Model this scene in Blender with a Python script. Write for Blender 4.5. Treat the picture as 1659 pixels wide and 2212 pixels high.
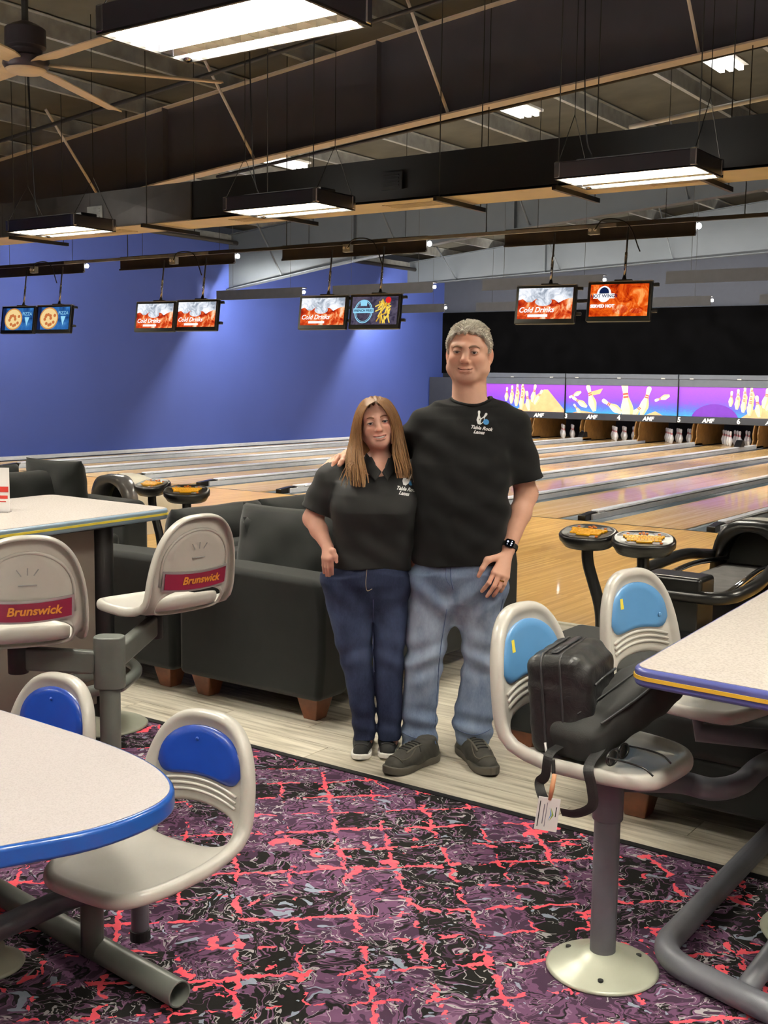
import bpy, bmesh, math, random
import numpy as np
from mathutils import Vector, Matrix
from mathutils.bvhtree import BVHTree

for o in list(bpy.data.objects): bpy.data.objects.remove(o)
S = bpy.context.scene
C = S.collection
PI = math.pi
random.seed(7)

# ---------------------------------------------------------------- camera
CAM_H = 1.66
F_PX = 2500.0
YAW, PITCH, ROLL = math.radians(35.2), math.atan(293 / 2500.0), math.atan(0.013)
_fw = Vector((-math.sin(YAW) * math.cos(PITCH), math.cos(YAW) * math.cos(PITCH), -math.sin(PITCH)))
_rt = Vector((math.cos(YAW), math.sin(YAW), 0)); _up = _rt.cross(_fw)
_r2 = _rt * math.cos(ROLL) + _up * math.sin(ROLL); _u2 = -_rt * math.sin(ROLL) + _up * math.cos(ROLL)
cam = bpy.data.cameras.new('camera'); camo = bpy.data.objects.new('camera', cam); C.objects.link(camo)
cam.sensor_fit = 'HORIZONTAL'; cam.sensor_width = 36.0; cam.lens = F_PX / 1659 * 36.0
cam.clip_start = 0.05; cam.clip_end = 200
camo.matrix_world = Matrix(((_r2.x, _u2.x, -_fw.x, 0), (_r2.y, _u2.y, -_fw.y, 0), (_r2.z, _u2.z, -_fw.z, CAM_H), (0, 0, 0, 1)))
S.camera = camo
CAMP = Vector((0, 0, CAM_H))
def ray(px, py):
    return _r2 * ((px - 829.5) / F_PX) + _u2 * (-(py - 1106) / F_PX) + _fw
def onz(px, py, z=0.0):
    v = ray(px, py); return CAMP + v * ((z - CAM_H) / v.z)
def onY(px, py, Y):
    v = ray(px, py); return CAMP + v * (Y / v.y)
def onX(px, py, X):
    v = ray(px, py); return CAMP + v * (X / v.x)

# ---------------------------------------------------------------- world, exposure
W = bpy.data.worlds.new('world'); S.world = W; W.use_nodes = True
W.node_tree.nodes['Background'].inputs[0].default_value = (0.5, 0.52, 0.6, 1)
W.node_tree.nodes['Background'].inputs[1].default_value = 0.04
S.view_settings.view_transform = 'Standard'; S.view_settings.look = 'None'
S.view_settings.gamma = 1.0; S.view_settings.use_curve_mapping = False
S.view_settings.exposure = 0.05
FIX_EMIT = 125.0        # fluorescent ceiling fixtures
LANE_EMIT = 480.0       # tubes in the lane light boxes

# ---------------------------------------------------------------- helpers
def lin(c):
    return tuple(((x / 255.0) / 12.92 if x / 255.0 <= 0.04045 else ((x / 255.0 + 0.055) / 1.055) ** 2.4) for x in c) + (1.0,)

class NT:
    """tiny node-tree helper"""
    def __init__(s, m):
        m.use_nodes = True; s.t = m.node_tree; s.n = s.t.nodes; s.l = s.t.links
        s.b = s.n['Principled BSDF']
    def add(s, kind, **kw):
        x = s.n.new(kind)
        for k, v in kw.items():
            if k.startswith('i_'):
                key = k[2:]
                key = int(key) if key.isdigit() else key.replace('_', ' ')
                x.inputs[key].default_value = v
            else: setattr(x, k, v)
        return x
    def link(s, a, b): s.l.new(a, b)
    def ramp(s, fac, stops, interp='LINEAR'):
        r = s.n.new('ShaderNodeValToRGB'); r.color_ramp.interpolation = interp
        el = r.color_ramp.elements
        while len(el) < len(stops): el.new(0.5)
        for e, (p, c) in zip(el, stops): e.position = p; e.color = c
        s.link(fac, r.inputs[0]); return r.outputs[0]
    def math(s, op, a, b=None, clamp=False):
        x = s.n.new('ShaderNodeMath'); x.operation = op; x.use_clamp = clamp
        for i, v in enumerate((a, b)):
            if v is None: continue
            if isinstance(v, (int, float)): x.inputs[i].default_value = v
            else: s.link(v, x.inputs[i])
        return x.outputs[0]
    def mix(s, fac, a, b, mode='MIX'):
        x = s.n.new('ShaderNodeMix'); x.data_type = 'RGBA'; x.blend_type = mode
        for i, v in ((0, fac), (6, a), (7, b)):
            if isinstance(v, (int, float)): x.inputs[i].default_value = v
            elif isinstance(v, tuple): x.inputs[i].default_value = v
            else: s.link(v, x.inputs[i])
        return x.outputs[2]
    def coord(s, scale=(1, 1, 1), which='Object', rot=(0, 0, 0)):
        tc = s.n.new('ShaderNodeTexCoord'); mp = s.n.new('ShaderNodeMapping')
        mp.inputs['Scale'].default_value = scale; mp.inputs['Rotation'].default_value = rot
        s.link(tc.outputs[which], mp.inputs['Vector']); return mp.outputs[0]
    def noise(s, vec, scale, detail=3, rough=0.5, dist=0.0):
        x = s.n.new('ShaderNodeTexNoise'); x.inputs['Scale'].default_value = scale
        x.inputs['Detail'].default_value = detail; x.inputs['Roughness'].default_value = rough
        x.inputs['Distortion'].default_value = dist
        if vec is not None: s.link(vec, x.inputs['Vector'])
        return x.outputs
    def bump(s, h, strength=0.2, dist=0.01):
        x = s.n.new('ShaderNodeBump'); x.inputs['Strength'].default_value = strength; x.inputs['Distance'].default_value = dist
        s.link(h, x.inputs['Height']); s.link(x.outputs[0], s.b.inputs['Normal'])

M = {}
def mat(name, rgb, rough=0.5, metal=0.0, var=0.06, vscale=8.0, bump=0.0, bscale=200.0, coat=0.0, emit=0.0, spec=0.5, sheen=0.0, trans=0.0, rvar=0.0):
    m = bpy.data.materials.new(name); t = NT(m); b = t.b
    c = lin(rgb); b.inputs['Roughness'].default_value = rough; b.inputs['Metallic'].default_value = metal
    b.inputs['Coat Weight'].default_value = coat; b.inputs['Specular IOR Level'].default_value = spec
    b.inputs['Sheen Weight'].default_value = sheen; b.inputs['Transmission Weight'].default_value = trans
    v = t.coord()
    if var > 0:
        n = t.noise(v, vscale, 3)
        lo = tuple(x * (1 - var) for x in c[:3]) + (1,); hi = tuple(min(1, x * (1 + var)) for x in c[:3]) + (1,)
        col = t.ramp(n[0], [(0.3, lo), (0.7, hi)]); t.link(col, b.inputs['Base Color'])
        if rvar: t.link(t.math('ADD', t.math('MULTIPLY', n[0], rvar), rough - rvar / 2), b.inputs['Roughness'])
    else: b.inputs['Base Color'].default_value = c
    if bump > 0:
        n2 = t.noise(v, bscale, 2); t.bump(n2[0], bump, 0.002)
    if emit > 0:
        b.inputs['Emission Color'].default_value = c; b.inputs['Emission Strength'].default_value = emit
    M[name] = m; return m

def chain(p):
    m = Matrix.Identity(4); q = p
    while q is not None:
        m = q.matrix_basis @ m; q = q.parent
    return m

class MB:
    """collects shapes; build() links them as one mesh object"""
    def __init__(s): s.v = []; s.f = []; s.M = None
    def _add(s, vs, fs):
        n = len(s.v)
        if s.M is not None: vs = [tuple(s.M @ Vector(v)) for v in vs]
        s.v += [tuple(v) for v in vs]; s.f += [tuple(i + n for i in f) for f in fs]; return s
    def box(s, c, size, R=None):
        x, y, z = (d / 2 for d in size); vs = [(-x, -y, -z), (x, -y, -z), (x, y, -z), (-x, y, -z), (-x, -y, z), (x, -y, z), (x, y, z), (-x, y, z)]
        c = Vector(c)
        vs = [(R @ Vector(v) if R is not None else Vector(v)) + c for v in vs]
        return s._add(vs, [(0, 3, 2, 1), (4, 5, 6, 7), (0, 1, 5, 4), (1, 2, 6, 5), (2, 3, 7, 6), (3, 0, 4, 7)])
    def b2(s, lo, hi):
        lo = Vector(lo); hi = Vector(hi); return s.box((lo + hi) / 2, hi - lo)
    def cyl(s, a, b, r, seg=16, r2=None, cap=True):
        a = Vector(a); b = Vector(b); d = (b - a).normalized(); r2 = r if r2 is None else r2
        u = d.orthogonal().normalized(); w = d.cross(u); vs = []
        for (p, rr) in ((a, r), (b, r2)):
            for i in range(seg):
                t = 2 * PI * i / seg; vs.append(p + (u * math.cos(t) + w * math.sin(t)) * rr)
        fs = [(i, (i + 1) % seg, seg + (i + 1) % seg, seg + i) for i in range(seg)]
        if cap: fs += [tuple(reversed(range(seg))), tuple(range(seg, 2 * seg))]
        return s._add(vs, fs)
    def tube(s, pts, r, seg=12, closed=False, cap=True, rads=None, flat=None):
        pts = [Vector(p) for p in pts]; n = len(pts); vs = []; fs = []
        prev = None
        for i, p in enumerate(pts):
            if closed: d = pts[(i + 1) % n] - pts[i - 1]
            else: d = pts[min(i + 1, n - 1)] - pts[max(i - 1, 0)]
            d.normalize()
            if prev is None:
                u = d.orthogonal().normalized() if flat is None else (Vector(flat) - d * d.dot(Vector(flat))).normalized()
            else:
                u = prev - d * prev.dot(d)
                u = u.normalized() if u.length > 1e-6 else d.orthogonal().normalized()
            prev = u; w = d.cross(u); rr = r if rads is None else rads[i]
            ru, rw = (rr if isinstance(rr, tuple) else (rr, rr))
            for k in range(seg):
                t = 2 * PI * k / seg; vs.append(p + u * math.cos(t) * ru + w * math.sin(t) * rw)
        m = n if closed else n - 1
        for i in range(m):
            a = i * seg; b = ((i + 1) % n) * seg
            for k in range(seg): fs.append((a + k, a + (k + 1) % seg, b + (k + 1) % seg, b + k))
        if cap and not closed: fs += [tuple(reversed(range(seg))), tuple(range((n - 1) * seg, n * seg))]
        return s._add(vs, fs)
    def lathe(s, prof, c=(0, 0, 0), seg=24, ax='z'):
        c = Vector(c); vs = []; fs = []; n = len(prof)
        for (r, h) in prof:
            for i in range(seg):
                t = 2 * PI * i / seg; x, y = r * math.cos(t), r * math.sin(t)
                vs.append(c + (Vector((x, y, h)) if ax == 'z' else Vector((x, h, y)) if ax == 'y' else Vector((h, x, y))))
        for j in range(n - 1):
            for i in range(seg): fs.append((j * seg + i, j * seg + (i + 1) % seg, (j + 1) * seg + (i + 1) % seg, (j + 1) * seg + i))
        if prof[0][0] > 1e-5: fs.append(tuple(reversed(range(seg))))
        if prof[-1][0] > 1e-5: fs.append(tuple(range((n - 1) * seg, n * seg)))
        return s._add(vs, fs)
    def prism(s, poly, d, o=(0, 0, 0), u=(1, 0, 0), v=(0, 1, 0)):
        """poly in (u,v) plane at o, thickness vector d"""
        o = Vector(o); u = Vector(u); v = Vector(v); d = Vector(d); n = len(poly)
        a = [o + u * p[0] + v * p[1] for p in poly]; b = [p + d for p in a]
        fs = [tuple(reversed(range(n))), tuple(range(n, 2 * n))] + [(i, (i + 1) % n, n + (i + 1) % n, n + i) for i in range(n)]
        return s._add(a + b, fs)
    def flat(s, poly, o=(0, 0, 0), u=(1, 0, 0), v=(0, 1, 0)):
        o = Vector(o); u = Vector(u); v = Vector(v)
        return s._add([o + u * p[0] + v * p[1] for p in poly], [tuple(range(len(poly)))])
    def ell(s, c, r, seg=16, rings=10, R=None):
        c = Vector(c); vs = []; fs = []
        for j in range(rings + 1):
            ph = PI * j / rings
            for i in range(seg):
                t = 2 * PI * i / seg
                p = Vector((r[0] * math.sin(ph) * math.cos(t), r[1] * math.sin(ph) * math.sin(t), r[2] * math.cos(ph)))
                vs.append(c + (R @ p if R is not None else p))
        for j in range(rings):
            for i in range(seg): fs.append((j * seg + i, (j + 1) * seg + i, (j + 1) * seg + (i + 1) % seg, j * seg + (i + 1) % seg))
        return s._add(vs, fs)
    def text(s, txt, size, o, u, v, depth=0.0, shear=0.0, align='CENTER', bold=0.0):
        cu = bpy.data.curves.new('t', 'FONT'); cu.body = txt; cu.size = size; cu.align_x = align; cu.align_y = 'CENTER'
        cu.shear = shear; cu.extrude = depth; cu.offset = bold; cu.resolution_u = 3
        ob = bpy.data.objects.new('t', cu); C.objects.link(ob)
        dg = bpy.context.evaluated_depsgraph_get(); me = bpy.data.meshes.new_from_object(ob.evaluated_get(dg))
        o = Vector(o); u = Vector(u).normalized(); v = Vector(v).normalized(); w = u.cross(v)
        s._add([o + u * q.co.x + v * q.co.y + w * q.co.z for q in me.vertices], [tuple(p.vertices) for p in me.polygons])
        bpy.data.objects.remove(ob); bpy.data.curves.remove(cu); bpy.data.meshes.remove(me); return s
    def build(s, name, m, parent=None, smooth=False, bevel=0.0, sub=0, local=False, seg=2, solid=0.0, fixn=True):
        me = bpy.data.meshes.new(name)
        vs = s.v
        if parent is not None and not local:
            inv = chain(parent).inverted(); vs = [inv @ Vector(v) for v in vs]
        me.from_pydata([tuple(v) for v in vs], [], s.f)
        if fixn:
            bm = bmesh.new(); bm.from_mesh(me); bmesh.ops.recalc_face_normals(bm, faces=bm.faces); bm.to_mesh(me); bm.free()
        return mk(name, me, m, parent, smooth, bevel, sub, seg, solid)

def mk(name, me, m, parent=None, smooth=False, bevel=0.0, sub=0, seg=2, solid=0.0):
    o = bpy.data.objects.new(name, me); C.objects.link(o)
    me.materials.append(M[m] if isinstance(m, str) else m)
    if parent is not None: o.parent = parent
    if smooth: me.shade_smooth()
    if solid:
        md = o.modifiers.new('solid', 'SOLIDIFY'); md.thickness = abs(solid); md.offset = -1 if solid > 0 else 1
    if bevel > 0:
        md = o.modifiers.new('bevel', 'BEVEL'); md.width = bevel; md.segments = seg; md.limit_method = 'ANGLE'; md.angle_limit = 0.7
        if not smooth and seg > 1: me.shade_smooth(); md.harden_normals = True
    if sub > 0:
        md = o.modifiers.new('sub', 'SUBSURF'); md.levels = sub; md.render_levels = sub
    return o

def tag(o, label=None, cat=None, group=None, kind=None):
    if label: o['label'] = label
    if cat: o['category'] = cat
    if group: o['group'] = group
    if kind: o['kind'] = kind
    return o
def thing(name, label, cat, loc=(0, 0, 0), rotz=0.0, group=None):
    o = bpy.data.objects.new(name, None); C.objects.link(o); o.empty_display_size = 0.1
    o.location = loc; o.rotation_euler = (0, 0, rotz)
    return tag(o, label, cat, group)
def struct(o): o['kind'] = 'structure'; return o
def copy_tree(o, parent=None):
    c = o.copy(); C.objects.link(c); c.parent = parent
    for ch in [x for x in o.children]: copy_tree(ch, c)
    return c
def spline(pts, n=8, closed=False):
    """Catmull-Rom through pts"""
    P = [Vector(p) for p in pts]; out = []; m = len(P)
    rng = range(m if closed else m - 1)
    for i in rng:
        p0 = P[i - 1] if (closed or i > 0) else P[0] * 2 - P[1]
        p1 = P[i]; p2 = P[(i + 1) % m]
        p3 = P[(i + 2) % m] if (closed or i + 2 < m) else p2 * 2 - p1
        for k in range(n):
            t = k / n; out.append(0.5 * ((2 * p1) + (p2 - p0) * t + (2 * p0 - 5 * p1 + 4 * p2 - p3) * t * t + (3 * p1 - p0 - 3 * p2 + p3) * t ** 3))
    if not closed: out.append(P[-1])
    return out
def fillet(pts, r, n=6):
    """polyline with rounded corners"""
    P = [Vector(p) for p in pts]; out = [P[0]]
    for i in range(1, len(P) - 1):
        a = (P[i - 1] - P[i]); b = (P[i + 1] - P[i]); la, lb = a.length, b.length
        d = min(r, la * 0.49, lb * 0.49); A = P[i] + a / la * d; B = P[i] + b / lb * d
        for k in range(n + 1):
            t = k / n; out.append(A * (1 - t) ** 2 + P[i] * 2 * t * (1 - t) + B * t * t)
    out.append(P[-1]); return out
def rrect(w, h, r, n=5, c=(0, 0)):
    out = []
    for (sx, sy, a0) in ((1, 1, 0), (-1, 1, 90), (-1, -1, 180), (1, -1, 270)):
        for k in range(n + 1):
            a = math.radians(a0 + 90 * k / n); out.append((c[0] + sx * (w / 2 - r) + r * math.cos(a), c[1] + sy * (h / 2 - r) + r * math.sin(a)))
    return out

# ---------------------------------------------------------------- materials
mat('plastic_beige', (188, 184, 174), 0.34, var=0.03, coat=0.15)
mat('plastic_blue', (20, 58, 148), 0.3, var=0.04, coat=0.2)
mat('plastic_sky', (82, 134, 180), 0.35, var=0.04, coat=0.1)
mat('grey_paint', (98, 99, 106), 0.42, metal=0.08, var=0.06, vscale=20, bump=0.1, bscale=400)
mat('grey_green_paint', (94, 97, 92), 0.38, metal=0.08, var=0.06, vscale=20)
mat('plate_cream', (182, 184, 164), 0.35, metal=0.2, var=0.06)
mat('dark_steel', (44, 43, 44), 0.4, metal=0.5)
mat('black_plastic', (16, 16, 17), 0.3, var=0.1)
mat('black_matte', (12, 12, 12), 0.7, var=0.1)
mat('black_paint', (15, 15, 16), 0.5, var=0.1)
mat('chrome', (210, 210, 215), 0.12, metal=1.0, var=0)
mat('fixture_metal', (150, 148, 160), 0.22, metal=0.95, var=0.02)
mat('galv', (150, 152, 150), 0.45, metal=0.35, var=0.22, vscale=5, rvar=0.2)
mat('white_paint', (225, 224, 220), 0.45)
mat('rail_white', (226, 229, 232), 0.3, metal=0.1, coat=0.2)
mat('rail_grey', (104, 116, 126), 0.4)
mat('gutter_grey', (88, 98, 106), 0.4)
mat('rafter_dark', (78, 76, 84), 0.6, var=0.1, vscale=2)
mat('rafter_grey', (72, 78, 84), 0.55, var=0.05, vscale=2)
mat('flange_tan', (204, 194, 182), 0.5)
mat('roof_dark', (72, 71, 62), 0.9, var=0.25, vscale=1.5)
mat('wall_blue', (66, 84, 156), 0.6, var=0.03, vscale=1.0, bump=0.03, bscale=80)
mat('wall_slate', (46, 51, 63), 0.7)
mat('wall_beige', (200, 195, 186), 0.7)
mat('curtain_black', (5, 5, 6), 1.0, var=0.4, vscale=2.5, spec=0.05)
mat('mask_grey', (76, 82, 92), 0.4)
mat('mask_dark', (44, 47, 54), 0.35)
mat('kickback', (150, 108, 52), 0.5, var=0.25, vscale=6)
mat('valance_brown', (48, 42, 38), 0.6, var=0.15)
mat('valance_grey', (62, 62, 64), 0.6, var=0.1)
mat('pipe_dark', (58, 56, 54), 0.5, metal=0.3)
mat('wire', (60, 58, 54), 0.5, metal=0.4)
mat('fan_blade', (232, 212, 176), 0.45)
mat('fan_hub', (74, 68, 72), 0.4, metal=0.4)
mat('sofa', (24, 26, 25), 0.85, var=0.12, vscale=14, bump=0.35, bscale=900, sheen=0.15, spec=0.2)
mat('sofa_leg', (108, 62, 38), 0.4, var=0.2, vscale=25)
mat('table_edge_blue', (22, 78, 158), 0.28, coat=0.3, var=0.03)
mat('table_edge_slate', (116, 136, 152), 0.4)
mat('table_edge_violet', (76, 82, 142), 0.3, coat=0.2)
mat('stripe_yellow', (232, 212, 76), 0.4)
mat('stripe_gold', (226, 182, 60), 0.4, var=0.1)
mat('taupe', (128, 118, 108), 0.6)
mat('badge_red', (128, 26, 56), 0.4)
mat('badge_gold', (226, 150, 60), 0.4)
mat('silver', (196, 192, 190), 0.3, metal=0.6)
mat('mould_line', (150, 150, 146), 0.5)
mat('pin_white', (236, 236, 232), 0.2, coat=0.5, var=0.01)
mat('pin_red', (196, 34, 44), 0.3)
mat('print_white', (238, 238, 236), 0.6, var=0)
mat('print_blue', (60, 140, 205), 0.6, var=0)
mat('print_black', (14, 14, 14), 0.5, var=0)
mat('cream_shell', (222, 216, 196), 0.4)
mat('key_yellow', (246, 178, 20), 0.4, emit=0.12, var=0.02)
mat('key_orange', (224, 120, 30), 0.4, emit=0.12, var=0.02)
mat('panel_grey', (128, 122, 122), 0.4)
mat('rack_grey', (84, 82, 80), 0.6, var=0.3, vscale=10)
mat('gold', (230, 176, 90), 0.2, metal=1.0, var=0)
mat('rubber', (22, 22, 22), 0.7)
mat('paper', (236, 232, 228), 0.5, var=0.01)
mat('lanyard_tan', (206, 152, 112), 0.6)
mat('red_small', (190, 50, 40), 0.5)

def m_speckle(name, a, b, sc=220):
    m = bpy.data.materials.new(name); t = NT(m); v = t.coord()
    n = t.noise(v, sc, 2, 0.6); n2 = t.noise(v, 30, 3)
    c = t.ramp(n[0], [(0.38, lin(b)), (0.55, lin(a))]); c = t.mix(t.math('MULTIPLY', n2[0], 0.12), c, lin(b))
    t.link(c, t.b.inputs['Base Color']); t.b.inputs['Roughness'].default_value = 0.38; M[name] = m
m_speckle('laminate', (188, 180, 178), (174, 166, 164), 240)
m_speckle('laminate_warm', (186, 178, 170), (162, 153, 144), 130)

def m_carpet():
    m = bpy.data.materials.new('carpet'); t = NT(m); v = t.coord((1, 1, 1), 'Object', (0, 0, math.radians(-42.5)))
    def warp(vec, sc, amp, det=3, dist=0.0):
        n = t.noise(vec, sc, det, 0.55, dist)
        sub = t.add('ShaderNodeVectorMath', operation='SUBTRACT'); sub.inputs[1].default_value = (0.5, 0.5, 0.5); t.link(n[1], sub.inputs[0])
        scl = t.add('ShaderNodeVectorMath', operation='SCALE'); scl.inputs['Scale'].default_value = amp; t.link(sub.outputs[0], scl.inputs[0])
        ad = t.add('ShaderNodeVectorMath', operation='ADD'); t.link(vec, ad.inputs[0]); t.link(scl.outputs[0], ad.inputs[1]); return ad.outputs[0]
    def brick(vec, scale, mort, off=0.5, w=0.5, h=0.25):
        b = t.add('ShaderNodeTexBrick'); b.offset = off; b.inputs['Scale'].default_value = scale; b.inputs['Mortar Size'].default_value = mort
        b.inputs['Mortar Smooth'].default_value = 0.02; b.inputs['Brick Width'].default_value = w; b.inputs['Row Height'].default_value = h
        b.inputs['Color1'].default_value = (0, 0, 0, 1); b.inputs['Color2'].default_value = (1, 1, 1, 1); b.inputs['Mortar'].default_value = (0.5, 0.5, 0.5, 1)
        t.link(vec, b.inputs['Vector']); return b.outputs
    step = lambda x, th: t.math('GREATER_THAN', x, th)
    band = lambda x, c, w: t.math('LESS_THAN', t.math('ABSOLUTE', t.math('SUBTRACT', x, c)), w)
    blk, pur, pur2, mau = lin((26, 25, 24)), lin((96, 66, 92)), lin((62, 44, 61)), lin((122, 92, 117))
    # blocks of about 20 by 10 cm, each black or purple
    w1 = warp(v, 14, 0.035, 2)
    bk = brick(w1, 1.0, 0.0, 0.0, 0.18, 0.17); isp = step(bk[0], 0.5)
    # marbled swirls running through them
    ws = warp(warp(v, 5, 0.22, 2), 18, 0.07, 2)
    n1 = t.noise(ws, 10, 2, 0.5, 1.0)[0]; n2 = t.noise(ws, 13, 2, 0.5, 0.8)
    base = t.mix(isp, blk, pur2)
    base = t.mix(t.math('MULTIPLY', isp, t.math('MAXIMUM', band(n1, 0.47, 0.035), band(n1, 0.62, 0.03))), base, pur)
    base = t.mix(t.math('MULTIPLY', isp, band(n1, 0.55, 0.018)), base, blk)
    nsp = t.math('SUBTRACT', 1.0, isp)
    base = t.mix(t.math('MULTIPLY', nsp, band(n1, 0.50, 0.02)), base, pur)
    base = t.mix(t.math('MULTIPLY', nsp, step(n1, 0.64)), base, pur2)
    mk3 = t.noise(v, 6, 2)[0]
    base = t.mix(t.math('MULTIPLY', band(n1, 0.515, 0.010), step(mk3, 0.42)), base, mau)
    # pale veins and small grey blue patches
    vein = t.math('MULTIPLY', band(n2[0], 0.46, 0.012), step(mk3, 0.46)); base = t.mix(t.math('MULTIPLY', vein, 0.85), base, lin((168, 164, 164)))
    patch = t.math('MULTIPLY', step(n2[0], 0.63), step(t.noise(v, 8, 2)[0], 0.52)); base = t.mix(t.math('MULTIPLY', patch, 0.85), base, lin((142, 152, 166)))
    # coral lightning: on the edges of a bigger grid, jagged and broken
    wj = warp(warp(v, 9, 0.07, 2), 32, 0.045, 2)
    n5 = t.noise(v, 9, 2)[0]; n6 = t.noise(wj, 26, 1)[0]
    wid = t.math('MULTIPLY', step(n6, 0.40), 1.0)
    c1 = t.math('MULTIPLY', brick(wj, 1.0, 0.006, 0.0, 0.18, 0.17)[1], step(t.math('ADD', n5, t.math('MULTIPLY', n6, 0.3)), 0.675))
    c2 = t.math('MULTIPLY', brick(wj, 1.0, 0.0085, 0.0, 0.36, 0.34)[1], step(t.math('ADD', t.noise(v, 7, 2)[0], t.math('MULTIPLY', n6, 0.35)), 0.675))
    c3 = t.math('MULTIPLY', step(t.noise(wj, 7, 2, 0.5, 1.2)[0], 0.668), 1.0)
    cor = t.math('MAXIMUM', t.math('MAXIMUM', c1, c2), c3)
    base = t.mix(cor, base, t.mix(n6, lin((232, 66, 96)), lin((250, 112, 116))))
    t.link(base, t.b.inputs['Base Color']); t.b.inputs['Roughness'].default_value = 0.95; t.b.inputs['Specular IOR Level'].default_value = 0.1
    f = t.noise(v, 700, 2); t.bump(f[0], 0.5, 0.003); M['carpet'] = m
m_carpet()

def m_plank():
    m = bpy.data.materials.new('vinyl_plank'); t = NT(m)
    v = t.coord((0.9, 14, 14)); oi = t.add('ShaderNodeObjectInfo')
    ad = t.add('ShaderNodeVectorMath', operation='ADD'); sc = t.add('ShaderNodeVectorMath', operation='SCALE'); sc.inputs['Scale'].default_value = 40.0
    cx = t.add('ShaderNodeCombineXYZ'); t.link(oi.outputs['Random'], cx.inputs[0]); t.link(oi.outputs['Random'], cx.inputs[1])
    t.link(cx.outputs[0], sc.inputs[0]); t.link(v, ad.inputs[0]); t.link(sc.outputs[0], ad.inputs[1])
    n = t.noise(ad.outputs[0], 2.2, 5, 0.6, 0.6)
    c = t.ramp(n[0], [(0.28, lin((142, 132, 112))), (0.46, lin((196, 187, 167))), (0.62, lin((222, 214, 195))), (0.8, lin((212, 206, 190)))])
    tone = t.ramp(oi.outputs['Random'], [(0, (0.82, 0.82, 0.82, 1)), (1, (1, 1, 1, 1))])
    c = t.mix(1.0, c, tone, 'MULTIPLY')
    t.link(c, t.b.inputs['Base Color']); t.b.inputs['Roughness'].default_value = 0.42
    t.bump(n[0], 0.08, 0.002); M['vinyl_plank'] = m
m_plank()

def m_lane(name, a, b, c3, rough, boards=1.0):
    m = bpy.data.materials.new(name); t = NT(m); v = t.coord((1, 1, 1), rot=(0, 0, PI / 2))
    bk = t.add('ShaderNodeTexBrick'); bk.offset = 0.37; bk.inputs['Scale'].default_value = 1.0
    bk.inputs['Brick Width'].default_value = 1.6; bk.inputs['Row Height'].default_value = 0.027 * boards; bk.inputs['Mortar Size'].default_value = 0.0012; bk.inputs['Mortar Smooth'].default_value = 0.3
    bk.inputs['Color1'].default_value = (0, 0, 0, 1); bk.inputs['Color2'].default_value = (1, 1, 1, 1); bk.inputs['Mortar'].default_value = (0.2, 0.2, 0.2, 1)
    t.link(v, bk.inputs['Vector'])
    v2 = t.coord((30, 1.2, 1)); n = t.noise(v2, 3, 4, 0.6)
    f = t.math('ADD', t.math('MULTIPLY', bk.outputs[0], 0.55), t.math('MULTIPLY', n[0], 0.45))
    c = t.ramp(f, [(0.15, lin(a)), (0.5, lin(b)), (0.85, lin(c3))])
    t.link(c, t.b.inputs['Base Color']); t.b.inputs['Roughness'].default_value = rough
    t.b.inputs['Coat Weight'].default_value = 0.3; t.b.inputs['Coat Roughness'].default_value = 0.05; t.b.inputs['Specular IOR Level'].default_value = 0.25
    M[name] = m
m_lane('approach_wood', (196, 146, 74), (216, 170, 94), (232, 192, 118), 0.3)
m_lane('lane_wood', (190, 152, 96), (208, 172, 116), (224, 192, 138), 0.25)
# ================================================================ SETTING
XW = -18.4
def roof(x): return 4.8 + 0.0966 * (x + 18.32)
Y_CARPET, Y_APP, Y_FOUL = 3.79, 7.06, 12.42
# floors
struct(MB().b2((-19, -9, -0.06), (7, Y_CARPET - 0.02, 0)).build('floor', 'carpet'))
struct(MB().b2((-19, Y_CARPET - 0.02, -0.06), (7, Y_CARPET + 0.012, 0.004)).build('trim_1', 'black_paint'))
vf = struct(MB().b2((-19, Y_CARPET + 0.012, -0.06), (7, Y_APP - 0.05, -0.006)).build('floor_lounge', 'taupe'))
pl = MB().b2((0, 0, -0.006), (1.2 - 0.003, 0.178, 0.0)).build('plank', 'vinyl_plank', vf, local=True); first = True
for r in range(18):
    y = Y_CARPET + 0.014 + r * 0.18
    x = -7.9 + (r * 0.47) % 1.2
    while x < 0.6:
        if first: o = pl; first = False
        else: o = pl.copy(); C.objects.link(o); o.parent = vf
        o.location = (x, y, 0); x += 1.2
struct(MB().b2((-19, Y_APP - 0.05, -0.06), (7, Y_APP, 0.012)).build('trim_2', 'cream_shell', bevel=0.004))
struct(MB().b2((-19, Y_APP, -0.06), (7, Y_FOUL, 0)).build('floor_approach', 'approach_wood'))
struct(MB().b2((-19, Y_FOUL, -0.25), (7, 31.5, -0.1)).build('floor_lane_base', 'black_matte'))
# walls
struct(MB().b2((XW - 0.15, -9.0, -0.06), (XW, 29.0, 4.78)).build('wall_left', 'wall_blue'))
struct(MB().b2((XW - 0.15, 29.0, 3.5), (7, 29.2, 8)).build('wall_back', 'wall_slate'))
struct(MB().b2((XW - 0.15, 28.93, 1.78), (7, 29.0, 3.52)).build('wall_back_curtain', 'curtain_black'))
struct(MB().b2((XW - 0.15, 31.3, -0.3), (7, 31.5, 2.2)).build('wall_pit', 'black_matte'))
struct(MB().b2((XW - 0.15, 29.0, 1.78), (7, 31.5, 1.9)).build('ceiling_pit', 'black_matte'))
struct(MB().b2((7, -9, -0.06), (7.15, 31.5, 8)).build('wall_right', 'wall_beige'))
struct(MB().b2((XW - 0.15, -9.15, -0.06), (7.15, -9, 8)).build('wall_behind', 'wall_beige'))
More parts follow.
